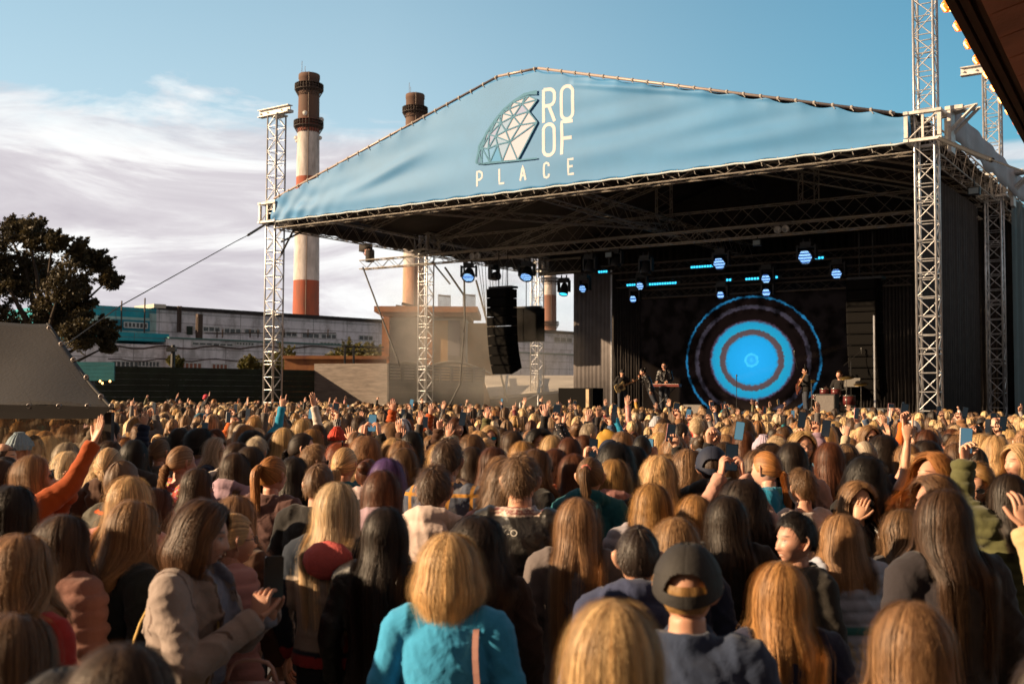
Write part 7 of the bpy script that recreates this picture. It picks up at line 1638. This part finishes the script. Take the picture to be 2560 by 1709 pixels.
put(2331, 1070, 11.0, -4, 'short', 'dblonde', 'jacket', 'grey', 'down', 'fair short-haired man', 'at the foot of the tallest tower', head='male')
put(2438, 1117, 8.3, -40, 'short', 'dbrown', 'jacket', 'black', 'down', 'short black hair with shaved neck', 'near the right edge', head='male')
put(2454, 1085, 9.7, -4, 'long', 'blonde', 'jacket', 'grey', 'down', 'blonde hair left of the black cap', '')
put(2415, 1073, 10.6, -4, 'bob', 'dblonde', 'jacket', 'navy', 'down', 'short ash blonde curls', '')
put(2400, 1088, 9.8, -4, 'wavy', 'lbrown', 'jacket', 'black', 'down', 'soft brown waves', 'right of the fair-haired man')
put(2395, 1034, 17, -4, 'bald', 'lbrown', 'jacket', 'black', 'down', 'bald bearded man', 'right of the tallest tower', head='male')
put(1858, 1050, 13.5, 0, 'curlyshort', 'lbrown', 'jacket', 'grey', 'down', 'light brown curly-topped man', '', head='male')
put(1861, 1078, 11.0, 0, 'mid', 'auburn', 'jacket', 'black', 'down', 'red-brown hair', 'below the curly-topped man')
put(1894, 1127, 7.8, 0, 'wavy', 'lbrown', 'jacket', 'brown', 'down', 'brown waves behind the black phone', '')
put(1942, 1095, 9.3, 0, 'pixie', 'platinum', 'jacket', 'grey', 'down', 'platinum short layered hair', '')
put(1910, 1086, 9.8, 0, None, 'brown', 'jacket', 'ltgrey', 'down', 'pale lilac soft hat', '', extras=('beanie',), capcol=(.46, .38, .50))
put(1924, 1112, 9.0, 0, 'curlyshort', 'brown', 'jacket', 'black', 'down', 'brown curly crop', 'under the pale lilac hat')
put(2085, 1086, 12.5, 170, 'mid', 'blonde', 'jacket', 'black', 'down', 'blonde in dark sunglasses facing camera', 'at right', head='smile', extras=('sunglasses',)) if False else None
put(2172, 1063, 12.2, 172, 'mid', 'dblonde', 'jacket', 'black', 'down', 'woman in round sunglasses facing back', '', head='smile', extras=('sunglasses',))
put(2282, 1049, 15.0, 20, 'short', 'black', 'jacket', 'black', 'down', 'person in white lettered cap', '', extras=('cap',), capcol=(.62, .60, .64))
put(2318, 1075, 10.8, 0, 'mid', 'auburn', 'sweater', (.62, .13, .015), 'phone1', 'orange-sleeved person', 'filming one-handed by the tallest tower', ph='black', mirror=True)
put(327, 1014, 24, 40, 'mid', 'lbrown', 'jacket', 'grey', 'down', 'grey baseball cap far left', '', extras=('cap',), capcol='charcoal')
put(414, 1007, 24, 15, 'short', 'lbrown', 'jacket', 'black', 'down', 'tall light brown head', 'against the dark green fence', head='male')
put(499, 1031, 19, 60, 'mid', 'brown', 'jacket', 'orange', 'down', 'blue and pink baseball cap', '', extras=('cap',), capcol='blue')
put(515, 1012, 22, 60, 'short', 'brown', 'jacket', 'orange', 'down', 'man carrying a child on his shoulders', '', head='male')
e, P, H, yw = put(514, 984, 22.1, 70, 'short', 'brown', 'jacket', (.015, .015, .02), 'wave', 'child in pink cap riding on shoulders', 'before the dark green fence', z0=1.10, extras=('cap',), capcol=(.75, .06, .10), unique='kid')
put(608, 1025, 20, 50, 'short', 'dbrown', 'jacket', 'white', 'down', 'dark short-haired man', 'near the left tower foot', head='male')
print('manual', N_IND[0])

# ================= performers
def perf(px, py, b, yaw, hair, hcol, top, tcol, pose, lab, **kw):
    a_, z_ = onb(px, py, b); P = S(a_, b, STAGE_Z); H = z_ - STAGE_Z; 
    if pose == 'drum': P[2] -= .40 * H / 1.3; H = z_ - P[2]
    print('performer', lab[:20], round(H, 2)); H = max(1.55, min(1.95, H)) if pose != 'drum' else H
    N_IND[0] += 1
    e = person(P, H, yaw, hair, hcol, top, tcol, pose, lab, 'musicians on stage', **kw); return e, P, H
AUD = 180 + math.degrees(TH)
e, GP, GH = perf(1555, 926, 4.2, AUD - 45, 'short', 'black', 'sweater', 'black', 'guitar', 'guitarist in black with beanie and cream electric guitar', head='malebeard', extras=('beanie', 'sunglasses'), capcol='black', girth=1.15)
e, SP_, SH_ = perf(1650, 912, 3.6, AUD + 52, 'bun', 'black', 'jacket', 'black', 'mic', 'singer in black leaning forward into the microphone', head='open', lean=(0, -22), tmat='leather')
e, KP, KH = perf(1661, 905, 5.8, AUD - 8, 'short', 'black', 'jacket', 'black', 'keys', 'keyboard player in black leather jacket and sunglasses', head='male', extras=('sunglasses',), tmat='leather')
e, BP, BH = perf(2014, 930, 3.6, AUD + 55, 'short', 'black', 'jacket', 'black', 'guitar', 'bearded bass player in black with sunglasses', head='malebeard', extras=('sunglasses',), girth=1.1)
e, DP, DH = perf(2099, 926, 6.2, AUD + 15, 'short', 'brown', 'sweater', 'black', 'drum', 'drummer in black seated behind the drum kit', head='male')
def guitar(P, H, yaw, lab, colr, sc=1.0):
    ax = Matrix.Rotation(-R(yaw), 4, 'Z') @ Matrix.Rotation(R(28), 4, 'Y') if False else None
    t = empty('electric_guitar', local(P, H, yaw, (.12, .20, 1.02)) + [0, 0, P[2]], 0, lab, 'guitar'); t.rotation_euler = (0, R(0), -R(yaw))
    c, s_ = math.cos(R(24)), math.sin(R(24)); ex = np.array([-c, 0.02, s_]); ez = np.array([s_, 0, c]); ey = np.array([0, 1, 0])
    out = [(-.22, .02), (-.20, .13), (-.10, .16), (-.01, .11), (.06, .12), (.15, .17), (.19, .12), (.15, .06), (.13, 0), (.15, -.06), (.13, -.13), (.05, -.15), (-.03, -.11), (-.12, -.17), (-.21, -.12)]
    m_ = mat('guitar_' + lab[:5], colr, .25); q = MB(); q.prism([(x * sc, y * sc) for x, y in out], (0, 0, 0), (ex, ez, ey), .04); q.build('body', m_, t)
    q = MB(); q.box(ex * .42 * sc + ey * .045, (.62 * sc, .05, .02), (ex, ez, ey)); q.prism([(.72, .03), (.90, .06), (.90, -.01), (.72, -.03)], ey * .035, (ex * sc, ez, ey), .02); q.build('neck', mat('guitar_neck', (.30, .15, .06), .4), t)
    q = MB(); q.prism([(-.08, .05), (.08, .07), (.10, -.05), (-.04, -.10)], ey * .042, (ex, ez, ey), .004); q.box(ex * -.10 + ey * .05, (.03, .07, .012), (ex, ez, ey)); q.build('pickguard', mat('pickguard', (.05, .03, .02), .3), t)
guitar(GP, GH, AUD - 45, 'cream electric guitar held by the guitarist in black', (.62, .45, .20)); guitar(BP, BH, AUD + 55, 'sunburst bass guitar hanging on the bearded bass player', (.10, .03, .02), 1.15)
kt = empty('keyboard', KP + [0, 0, 0], -TH + R(8), 'red-brown stage keyboard on a black stand in front of its player', 'keyboard')
q = MB(); q.box((0.1, -.42, 1.0), (1.25, .32, .09)); q.build('case', mat('keys_red', (.16, .03, .02), .4), kt); q = MB(); q.box((.1, -.36, 1.052), (1.1, .14, .012)); q.build('keys', mat('keys_ivory', (.6, .55, .5), .4), kt)
q = MB()
for s_ in (-1, 1): q.tube([(.1 + s_ * .45, -.42, .95), (.1 - s_ * .45, -.42, .02)], .02, 6); q.tube([(.1 + s_ * .45, -.6, .02), (.1 + s_ * .45, -.24, .02)], .02, 6)
q.build('stand', BLACK, kt)
def micstand(P, h, lab, tilt=.0, wire=False):
    t = empty('microphone_stand', P, 0, lab, 'microphone stand', 'microphone stands'); q = MB(); q.tube([(0, 0, .02), (0, 0, h)], .012, 6)
    for w in range(3): q.tube([(0, 0, .12), (.28 * math.cos(w * 2.1), .28 * math.sin(w * 2.1), .01)], .01, 5)
    if tilt: q.tube([(-.25, 0, h - .15), (tilt, 0, h + .35)], .009, 5)
    q.build('pole', BLACK, t); q = MB(); c = (tilt, -.02, h + (.35 if tilt else 0)); q.lathe([(.012, -.10), (.016, .04), (.028, .06), (.026, .10), (0, .115)], 10, c); q.build('microphone', mat('mic_grey', (.08, .08, .08), .4), t, True)
a_, z_ = onb(1841, 938, 3.0); micstand(S(a_, 3.0, STAGE_Z), z_ - STAGE_Z - .08, 'lone microphone stand in front of the glowing disc')
a_, z_ = onb(1607, 955, 3.5); micstand(S(a_, 3.5, STAGE_Z), z_ - STAGE_Z - .1, 'microphone stand with the singer bending over it')
a_, z_ = onb(2012, 900, 5.2); micstand(S(a_, 5.2, STAGE_Z), 1.7, 'tall boom microphone stand left of the drum kit', -.35)
a_, z_ = onb(2127, 905, 6.0); micstand(S(a_, 6.0, STAGE_Z), 1.8, 'boom microphone stand right of the drum kit', .35)
dkt = empty('drum_kit', S(onb(2075, 960, 5.4)[0], 5.4, STAGE_Z), -TH, 'drum kit with chrome-rimmed drums and cymbals', 'drum kit')
CHR = mat('chrome', (.6, .58, .55), .2, .9); DR = mat('drum_shell', (.10, .02, .02), .3); SKN = mat('drum_head', (.55, .52, .48), .5); CYM = mat('cymbal_brass', (.45, .30, .10), .3, .9)
def drum(c, r_, h, ax=None, nm='drum'):
    q = MB(); q.lathe([(r_, -h / 2), (r_, h / 2)], 22, c, ax); o = q.build(nm, DR, dkt, True)
    q = MB(); q.lathe([(r_ * 1.03, -h / 2 - .01), (r_ * 1.03, -h / 2 + .02)], 22, c, ax); q.lathe([(r_ * 1.03, h / 2 - .02), (r_ * 1.03, h / 2 + .01)], 22, c, ax); b = q.build('rim', CHR, o, True)
    q = MB(); q.lathe([(0, h / 2 + .004), (r_, h / 2 + .002)], 22, c, ax); q.lathe([(0, -h / 2 - .004), (r_, -h / 2 - .002)], 22, c, ax); q.build('skin', SKN, o, True)
fx = (np.array([1, 0, 0]), ZZ, np.array([0, -1, 0])); drum((0, 0, .30), .28, .4, fx, 'bass_drum'); drum((-.20, .05, .78), .15, .22); drum((.18, .05, .78), .16, .24); drum((.58, .15, .50), .20, .34, None, 'floor_tom'); drum((-.50, .2, .62), .18, .15, None, 'snare_drum')
for x, y, z, r_ in ((-.62, .0, 1.15, .22), (.55, -.05, 1.25, .25), (-.85, .2, .92, .18), (.95, .2, 1.05, .24)):
    q = MB(); q.lathe([(0, .03), (.05, .02), (r_, -.01), (r_, -.014), (0, .02)], 24, (x, y, z), (np.array([1, 0, 0]), np.array([0, .97, .24]), np.array([0, -.24, .97]))); o = q.build('cymbal', CYM, dkt, True)
    q = MB(); q.tube([(x, y, z + .04), (x, y, .1)], .012, 5); q.tube([(x, y, .3), (x + .22, y + .1, .01)], .01, 5); q.tube([(x, y, .3), (x - .22, y + .1, .01)], .01, 5); q.build('stand', CHR, o)
def boxthing(nm, px, py, b, w, d, h, lab, cat, m_, face=None, z=None, rz=0):
    a_, z_ = onb(px, py, b); t = empty(nm, S(a_, b, STAGE_Z if z is None else z), -TH + R(rz), lab, cat); q = MB(); q.box((0, 0, h / 2), (w, d, h)); q.build('cabinet', m_, t)
    if face: q = MB(); q.box((0, -d / 2 - .006, h / 2), (w * .9, .012, h * .88)); q.build('grille', face, t)
    return t
GRL = mat('grille_grey', (.16, .14, .13), .7, noise=.3, nscale=40)
boxthing('amplifier', 2068, 1010, 3.4, 0.62, .45, .72, 'grey guitar amplifier cabinet in front of the drum kit', 'amplifier', BLACK, GRL)
boxthing('flight_case', 1452, 985, 5.5, 1.5, .8, .9, 'black flight case stack on the left side of the stage', 'flight case', MATTE, MATTE)
boxthing('cardboard_tube', 1470, 980, 3.0, .12, .10, .85, 'tall narrow cream board standing at the left of the stage', 'board', mat('board_cream', (.55, .40, .25), .8))
a_, z_ = onb(1733, 1015, 2.0); t = empty('monitor_wedge', S(a_, 2.0, STAGE_Z), -TH, 'wedge floor monitor at the stage edge left of the disc', 'floor monitor'); q = MB(); q.prism([(0, 0), (.42, 0), (.42, .36), (.14, .36)], (-.32, -.2, 0), (np.array([0, 1, 0]), ZZ, np.array([1, 0, 0])), .64); q.build('cabinet', BLACK, t); q = MB(); q.prism([(0.0, .03), (.12, .345), (.125, .34), (.005, .02)], (-.29, -.212, 0), (np.array([0, 1, 0]), ZZ, np.array([1, 0, 0])), .58); q.build('grille', GRL, t)
q = MB(); a_, z_ = onb(2190, 1005, 3.0); c = S(a_, 3.0, STAGE_Z)
for s_ in (-.7, .7): q.tube([c + U * s_, c + U * s_ + ZZ * .28], .02, 5)
q.tube([c - U * .75 + ZZ * .28, c + U * .75 + ZZ * .28], .03, 5); q.box(c + ZZ * .22, (.5, .3, .12), (U, Vv, ZZ)); tag(q.build('low_rail', CHR), 'low metal rail with a small box on the stage right', 'rail')
q = MB(); a_, z_ = onb(2187, 950, 4.4); q.tube([S(a_, 4.4, STAGE_Z), S(a_, 4.4, 4.6)], .035, 6); tag(q.build('pipe_stand', ALU), 'pale upright pole under the dark speaker column', 'pole')
q = MB(); q.box((0, 0, .55), (.5, .03, .32), None); t_ = q.build('music_screen', mat('clear_panel', (.16, .15, .14), .3), None, False, S(onb(2125, 950, 5.6)[0], 5.6, STAGE_Z + .6)); t_.rotation_euler = (R(-25), 0, -TH); tag(t_, 'tilted pale music panel beside the drummer', 'panel')
q = MB()
for x0, y0, x1, y1 in ((1300, 1006, 1345, 985), (1345, 985, 1345, 1030), (1365, 1026, 1415, 1000), (1200, 1018, 1300, 1018), (1200, 1018, 1200, 1040), (1300, 1006, 1300, 1040)): q.tube([at(x0, y0, 44), at(x1, y1, 44)], .025, 5)
tag(q.build('stair_railing', ALU), 'thin grey stair railing at the left side of the stage', 'railing')

# ================= everyone else in the near half of the crowd
rg = random.Random(11)
def wchoice(d):
    t = rg.random() * sum(d.values())
    for k_, v in d.items():
        t -= v
        if t <= 0: return k_
    return k_
HS = dict(long=22, mid=14, lob=12, bob=9, wavy=10, curly=4, curlyshort=2, short=9, shaggy=3, pony=5, lowpony=4, bun=4, braid=2, updo=2, pixie=2)
HL = dict(blonde=21, dblonde=20, lbrown=18, brown=15, dbrown=7, black=4, auburn=6, copper=8, platinum=5, ginger=3, silver=2)
TP = dict(jacket=40, hoodie=20, puffer=12, coat=10, sweater=18); TCL = dict(black=24, charcoal=9, navy=8, grey=8, ltgrey=6, white=8, cream=6, beige=7, tan=4, brown=5, rust=2, orange=2, red=2, pink=4, lilac=2, teal=3, blue=2, olive=4, denim=5, burgundy=3, mustard=1)
PS = dict(down=54, belly=8, phone=6, phonehi=8, phone1=6, upr=3, upl=3, both=3, fist=2, point=2, rock=1, wave=2, clap=2)
HW_ = dict(long='long', mid='mid-length', lob='shoulder-length', bob='bobbed', wavy='wavy', curly='curly', curlyshort='short curly', short='short', shaggy='shaggy', pony='ponytailed', lowpony='tied-back', bun='bun-tied', braid='braided', updo='pinned-up', pixie='cropped')
HCW = dict(blonde='blonde', dblonde='dark blonde', lbrown='light brown', brown='brown', dbrown='dark brown', black='black', auburn='auburn', copper='copper', platinum='platinum', ginger='ginger', silver='silver')
TW_ = dict(ltgrey='light grey', denim='denim-blue', burgundy='burgundy', charcoal='charcoal')
PW = dict(down='', belly='', phone=' filming', phonehi=' filming overhead', phone1=' filming one-handed', upr=' with one arm up', upl=' with a hand high', both=' with both arms up', fist=' with a raised fist', point=' pointing up', rock=' making horns', wave=' waving', clap=' clapping')
man = list(people)
cand = []
y = 5.2
while y < 26:
    hw = .53 * y + .5; x = -hw + rg.random() * .5
    while x < hw:
        cand.append((x + rg.uniform(-.12, .12), y + rg.uniform(-.16, .16))); x += rg.uniform(.50, .68)
    y += .50
tentx = lambda y_: (288 - 1280) / 2643 * YT + .25
placed = []
def free(x, y_, d=.44):
    for a, b in people:
        if (a - x) ** 2 + (b - y_) ** 2 < d * d: return False
    return True
NEED = 300 - N_IND[0]
cand.sort(key=lambda c: c[1])
for x, y_ in cand:
    if NEED <= 0: break
    if (YT - .35 < y_ < YT + 3.2 and x < tentx(y_) and not (YT + .7 < y_ < YT + 2.4)): continue
    if not free(x, y_, .44 if y_ > 7 else .52): continue
    H = rg.gauss(1.655, .07); H = max(1.50, min(1.80, H)); px, py = pix((x, y_, H))
    if px < -15 or px > 2575 or (px < 330 and y_ > 14): continue
    hair = wchoice(HS); hcol = wchoice(HL); top = wchoice(TP); tcol = wchoice(TCL); pose = wchoice(PS)
    if y_ < 8.5 and pose in ('phonehi', 'both', 'upr', 'upl', 'point', 'rock', 'phone1', 'fist', 'wave'): pose = 'down'
    near = sorted(ANCH, key=lambda a: (a[0] - px) ** 2 + ((a[1] - py) * 1.6) ** 2)
    lab = None
    for ax_, ay_, sh_ in near[:14]:
        dx, dy = px - ax_, py - ay_ + 20
        rel = ('right of' if dx > 0 else 'left of') if abs(dx) > abs(dy) * 1.2 else ('behind' if dy < 0 else 'before')
        l_ = '%s %s hair, %s %s%s, %s %s' % (HCW[hcol], HW_[hair], TW_.get(tcol, tcol), top, PW[pose], rel, sh_)
        if len(l_.replace('-', ' ').split()) <= 16 and l_ not in USED: lab = l_; break
    if lab is None: continue
    USED.add(lab); male = hair in ('short', 'shaggy'); yw = autoyaw(x, y_) + rg.gauss(0, 16)
    fl = rg.random()
    if fl < .07: yw += rg.choice((-75, 75))
    elif fl < .10: yw += 170
    hseed, hd_ = rg.choice(((0, (0, 0)), (1, (-26, 0)), (2, (24, -6)))) if pose in ('down', 'belly') else (rg.randint(0, 1), (0, 0))
    person((x, y_), H, yw, hair, hcol, top, tcol, pose, lab, 'people in the concert crowd', head='male' if male else rg.choice(('plain', 'smile')), hseed=hseed, hd=hd_, mirror=rg.random() < .4, lean=(rg.gauss(0, 2), rg.gauss(0, 2)), skin=rg.choice('aabc'), tmat='leather' if tcol == 'black' and top == 'jacket' and rg.random() < .3 else 'cloth')
    if pose in PHP: hold((x, y_, 0), H, yw, pose, '%s-haired person %s %s' % (HCW[hcol], rel, sh_), rg.choice(('black', 'black', 'black', 'black', 'black*', 'white', 'pink')), False)
    N_IND[0] += 1; NEED -= 1; far_y = y_
print('individuals', N_IND[0], 'last at', far_y)
# ================= the far half of the crowd: one mass
rg = random.Random(21); rs_ = np.random.RandomState(4)
def lite_templates():
    out = []
    def sphere(c, r, nu=12, nv=8, f=None):
        V = []; F = []
        for i in range(nv + 1):
            for j in range(nu):
                a, b = math.pi * i / nv, 2 * math.pi * j / nu; p = np.array([math.sin(a) * math.sin(b), math.sin(a) * math.cos(b), math.cos(a)]); V.append(np.array(c) + p * r * (f(p) if f else 1))
        for i in range(nv):
            for j in range(nu): F.append((i * nu + j, i * nu + (j + 1) % nu, (i + 1) * nu + (j + 1) % nu, (i + 1) * nu + j))
        return np.array(V), F
    def hairlite(L, vol, seed):
        r_ = random.Random(seed); V = []; F = []; n = 30; ph = r_.uniform(0, 6)
        full = L == 0; cols = np.linspace(-180, 180, n) if full else np.concatenate([np.linspace(-62, -180, n // 2), np.linspace(180, 62, n // 2)])
        for d_ in cols:
            p_ = R(d_); a = abs(d_); q = (a - 62) / 118 if not full else a / 180; tl = R(40 - 58 * max(0, q) ** .6) if not full else R(-20); root = np.array([0, math.sin(tl), math.cos(tl)]); end = dirv(p_, R((92 if not full else (55 if a < 50 else 90 + (20 if a > 130 else 0)))))
            o = vol * (1 + .35 * math.sin(7 * p_ + ph) + .25 * math.sin(13 * p_ + ph))
            for t in (0, .25, .5, .75, 1): V.append(slerp(root, end, t) * (EL_ + o * (.6 + .4 * t)))
            P1 = V[-1]
            for k_ in range(1, 5): z = -L * k_ / 4 - .03 * k_ * (0 if full else 1) * .5; V.append(P1 * [1.0 - .12 * (k_ / 4) ** 2, 1.0 - .1 * (k_ / 4), 1] + np.array([0, -.03 * (k_ > 1) * (L > .2) * (a > 90), z]))
        for i in range(n - 1):
            for j in range(8): F.append((i * 9 + j, (i + 1) * 9 + j, (i + 1) * 9 + j + 1, i * 9 + j + 1))
        return np.array(V) + HCN, F
    head = sphere(HCN, np.array([.075, .093, .117]), 12, 9, lambda p: np.array([1 - .3 * max(0, -p[2]) ** 1.6, 1, 1]))
    nose = (np.array([(.012, .105, 1.555), (-.012, .105, 1.555), (0, .10, 1.60), (0, .132, 1.562)]), [(0, 3, 2), (3, 1, 2), (0, 1, 3)])
    ears = [(np.array([(s * .070, .01, 1.57), (s * .086, -.012, 1.575), (s * .084, -.012, 1.60), (s * .07, .008, 1.605), (s * .07, -.02, 1.59)]), [(0, 1, 2, 3), (1, 4, 2)]) for s in (-1, 1)]
    torso = tube_arr([(0, -.015, z) for z in (.2, .9, 1.15, 1.30, 1.38, 1.43, 1.47)], [(.15, .12), (.17, .125), (.165, .12), (.185, .13), (.15, .11), (.085, .07), (.055, .055)], 14, up0=(0, 1, 0))
    def arms(pose):
        pz = POSES[pose]; sl = []; sk = []
        for s, arm in ((1, pz[0]), (-1, pz[1])):
            S0, S1, E, Wr = arm_pts(arm, s); sl.append(tube_arr([S1, (S1 + E) / 2, E, (E + Wr) / 2, Wr], [.07, .062, .052, .046, .038], 8))
            if Wr[2] > 1.2:
                for v_, f_ in hand_parts(arm[1], arm[2], arm[3], arm[4], s): sk.append((v_, f_))
        return sl, sk
    for pose, wgt in (('down', 170), ('phone', 2), ('phonehi', 2), ('phone1', 2), ('upr', 1), ('upl', 1), ('both', 1), ('point', 1), ('fist', 1)):
        sl, sk = arms(pose)
        for L, vol in ((.40, .014), (.22, .018), (.10, .022), (0, .012), (0, .022)):
            H_ = hairlite(L, vol, int(L * 100 + vol * 1000)); parts = [(head, 0), (nose, 0)] + [(e_, 0) for e_ in ears] + [(k_, 0) for k_ in sk] + [(torso, 1)] + [(k_, 1) for k_ in sl] + [(H_, 2)]
            V = np.concatenate([p_[0][0] for p_ in parts]); K = np.concatenate([np.full(len(p_[0][0]), p_[1]) for p_ in parts]); b = 0; Fq = []
            for (v_, f_), _ in parts: Fq += [tuple(i + b for i in x) for x in f_]; b += len(v_)
            out.append((V, Fq, K, wgt * (1.3 if L else .8), pose))
    return out
LT = lite_templates(); wsum = sum(t[3] for t in LT)
AV, AF, ALs, AC, nv_ = [], [], [], [], 0
far_ph = []
def add_lite(x, y_, H, yaw, tmpl=None, pose=None):
    global nv_
    if tmpl is None:
        c_ = [t for t in LT if pose is None or t[4] == pose]; k_ = rg.random() * sum(t[3] for t in c_)
        for t in c_:
            k_ -= t[3]
            if k_ <= 0: break
        tmpl = t
    V, F, K, _, ps = tmpl; s = H / 1.715; a = -R(yaw); V2 = V * s; V2 = np.stack([V2[:, 0] * math.cos(a) - V2[:, 1] * math.sin(a) + x, V2[:, 0] * math.sin(a) + V2[:, 1] * math.cos(a) + y_, V2[:, 2]], 1)
    AV.append(V2); AF.extend([tuple(i + nv_ for i in f) for f in F]); nv_ += len(V)
    hc = np.array(HC_[wchoice(HL)]) * rg.uniform(.45, 1.0); tc_ = np.array(CL[wchoice(TCL)]); sk = np.array(SK['a']) * rg.uniform(.8, 1.1); C = np.stack([sk, tc_, hc])[K]
    C = C * np.where(K == 2, rs_.uniform(.45, 1.5, len(K)), 1.0)[:, None]; AC.append(C); return ps
lim = S(0, 1.0); cnt = 0; y = far_y - 1.0
while y < 47:
    hw = .60 * y + 1.0; x = -hw
    while x < hw:
        xx, yy = x + rg.uniform(-.13, .13), y + rg.uniform(-.15, .15); x += rg.uniform(.46, .66)
        b_ = (np.array([xx, yy, 0]) - S(0, 0)) @ Vv; a_ = (np.array([xx, yy, 0]) - S(0, 0)) @ U
        if b_ > 1.0 and a_ > 5.3: continue
        if b_ > 5.5: continue
        if any(abs(a_ - ta) < .6 and abs(b_ - tb_) < .6 for ta in (0, WID) for tb_ in (0, B1)): continue
        if yy < far_y + 1.2 and not free(xx, yy, .44): continue
        if xx < tentx(yy) * 1.0 - (yy - YT) * .40 and YT - .3 < yy < 22: continue
        if yy > 44: continue
        H = max(1.48, min(1.82, rg.gauss(1.65, .06))); ps = add_lite(xx, yy, H, autoyaw(xx, yy) + rg.gauss(0, 15) + (170 if rg.random() < .02 else 0)); cnt += 1
        if ps.startswith('phone'): far_ph.append((xx, yy, H, ps))
    y += .50
print('far crowd', cnt, len(far_ph), nv_)
cm_ = bpy.data.materials.new('crowd_colours'); cm_.use_nodes = True; n = NT(cm_.node_tree); a = n.n('ShaderNodeAttribute', attribute_name='col'); b = n.n('ShaderNodeBsdfPrincipled', i_Roughness=.6); n.l(a, 'Color', b, 'Base Color')
t = n.n('ShaderNodeTexCoord'); mp = n.n('ShaderNodeMapping'); mp.inputs['Scale'].default_value = (1, 1, .15); n.l(t, 'Object', mp, 0); nz = n.n('ShaderNodeTexNoise', i_Scale=60.0, i_Detail=3); n.l(mp, 0, nz, 'Vector')
n.t.links.new(n.mix(1.0, a.outputs['Color'], n.ramp(nz.outputs[0], [(.35, .55), (.65, 1.4)]), 'MULTIPLY'), b.inputs['Base Color']); o = n.n('ShaderNodeOutputMaterial'); n.l(b, 0, o, 0)
me = mesh_from('crowd', np.concatenate(AV), AF, True, [cm_]); c4 = np.ones((nv_, 4), np.float32); c4[:, :3] = np.concatenate(AC); at_ = me.attributes.new('col', 'FLOAT_COLOR', 'POINT'); at_.data.foreach_set('color', c4.reshape(-1))
co = bpy.data.objects.new('crowd', me); COL.objects.link(co); tag(co, 'dense far crowd of small heads and raised hands up to the stage', 'crowd', None, 'stuff')
# phones over the far crowd, told apart by what stands behind them
LM_ = [(0, 290, 'below the grey tent edge'), (290, 420, 'before the dark fence beside the tent'), (420, 500, 'left of the pink cap child'), (500, 600, 'right of the pink cap child'), (600, 655, 'just left of the left tower foot'), (655, 715, 'in front of the left tower foot'), (715, 790, 'right of the left tower foot'),
       (790, 880, 'under the grey board fence'), (880, 965, 'at the grey fence right end'), (965, 1040, 'under the slatted fence'), (1040, 1095, 'in front of the mid tower'), (1095, 1190, 'right of the mid tower'), (1190, 1290, 'below the line array'), (1290, 1370, 'by the stair railing'), (1370, 1440, 'at the stage left corner'), (1440, 1500, 'below the cream board'),
       (1500, 1570, 'below the guitarist'), (1570, 1640, 'below the singer'), (1640, 1720, 'below the keyboard player'), (1720, 1790, 'below the floor monitor'), (1790, 1850, 'under the left part of the disc'), (1850, 1920, 'under the blue disc centre'), (1920, 1990, 'under the right part of the rings'), (1990, 2050, 'below the bass player'), (2050, 2130, 'below the drummer'),
       (2130, 2200, 'below the dark speaker column'), (2200, 2290, 'left of the tallest tower'), (2290, 2370, 'at the tallest tower'), (2370, 2460, 'right of the tallest tower'), (2460, 2560, 'at the far right tower')]
usedp = {}; np_ = 0
for xx, yy, H, ps in far_ph:
    if np_ > 70: break
    px, py = pix((xx, yy, H * 1.1))
    if not 5 < px < 2555: continue
    col = rg.choice(('black', 'black', 'black', 'black', 'black*', 'white', 'orange', 'gold')); w = [m_[2] for m_ in LM_ if m_[0] <= px < m_[1]]
    if not w: continue
    hgt = 'high' if ps != 'phone' else 'low'
    lb = '%s%s smartphone held %s over the far crowd %s' % (col.rstrip('*'), ' lit' if col.endswith('*') else '', hgt, w[0])
    if len(lb.split()) > 16: lb = lb.replace('over the far crowd ', 'far off, ')
    if lb in usedp: continue
    usedp[lb] = 1; yw = autoyaw(xx, yy); q = local((xx, yy), H, yw, PHP[ps]); f = (math.sin(R(yw)), math.cos(R(yw)), 0); phone(q, f, lb, col.rstrip('*'), (rg.uniform(-.2, .2), 0, 1), col.endswith('*'), 'smartphones over the far crowd'); np_ += 1
print('far phones', np_)

# ================= drifting stage smoke by the mid tower
q = MB(); D = 46; c0, c1 = at(985, 640, 60), at(1430, 925, 60); q.box((-1.6, 48.6, 4.6), (10.0, 9.0, 8.6))
sm_ = bpy.data.materials.new('stage_smoke'); sm_.use_nodes = True; n = NT(sm_.node_tree); pv = n.n('ShaderNodeVolumePrincipled'); pv.inputs['Color'].default_value = (.95, .88, .80, 1); pv.inputs['Anisotropy'].default_value = .1
t = n.n('ShaderNodeTexCoord'); nz = n.n('ShaderNodeTexNoise', i_Scale=.35, i_Detail=4, i_Distortion=.5); n.l(t, 'Object', nz, 'Vector')
gd = n.n('ShaderNodeTexCoord'); sx = n.n('ShaderNodeSeparateXYZ'); n.l(gd, 'Generated', sx, 0)
def hump(o_): v = n.math('SUBTRACT', 1.0, n.math('ABSOLUTE', n.math('SUBTRACT', n.math('MULTIPLY', o_, 2.0), 1.0))); return n.math('MINIMUM', n.math('MULTIPLY', v, 2.2), 1.0)
f = n.math('MULTIPLY', n.math('MULTIPLY', hump(sx.outputs[0]), hump(sx.outputs[2])), hump(sx.outputs[1]))
dn = n.math('MULTIPLY', f, n.ramp(nz.outputs[0], [(.40, 0.0), (.62, 1.0)])); n.t.links.new(n.math('MULTIPLY', dn, .11), pv.inputs['Density']); o = n.n('ShaderNodeOutputMaterial'); n.l(pv, 0, o, 'Volume')
so = q.build('stage_smoke', sm_); tag(so, 'thin pale stage smoke drifting in front of the hut', 'smoke', None, 'stuff')
SC.cycles.volume_step_rate = 3.0; SC.cycles.volume_max_steps = 48
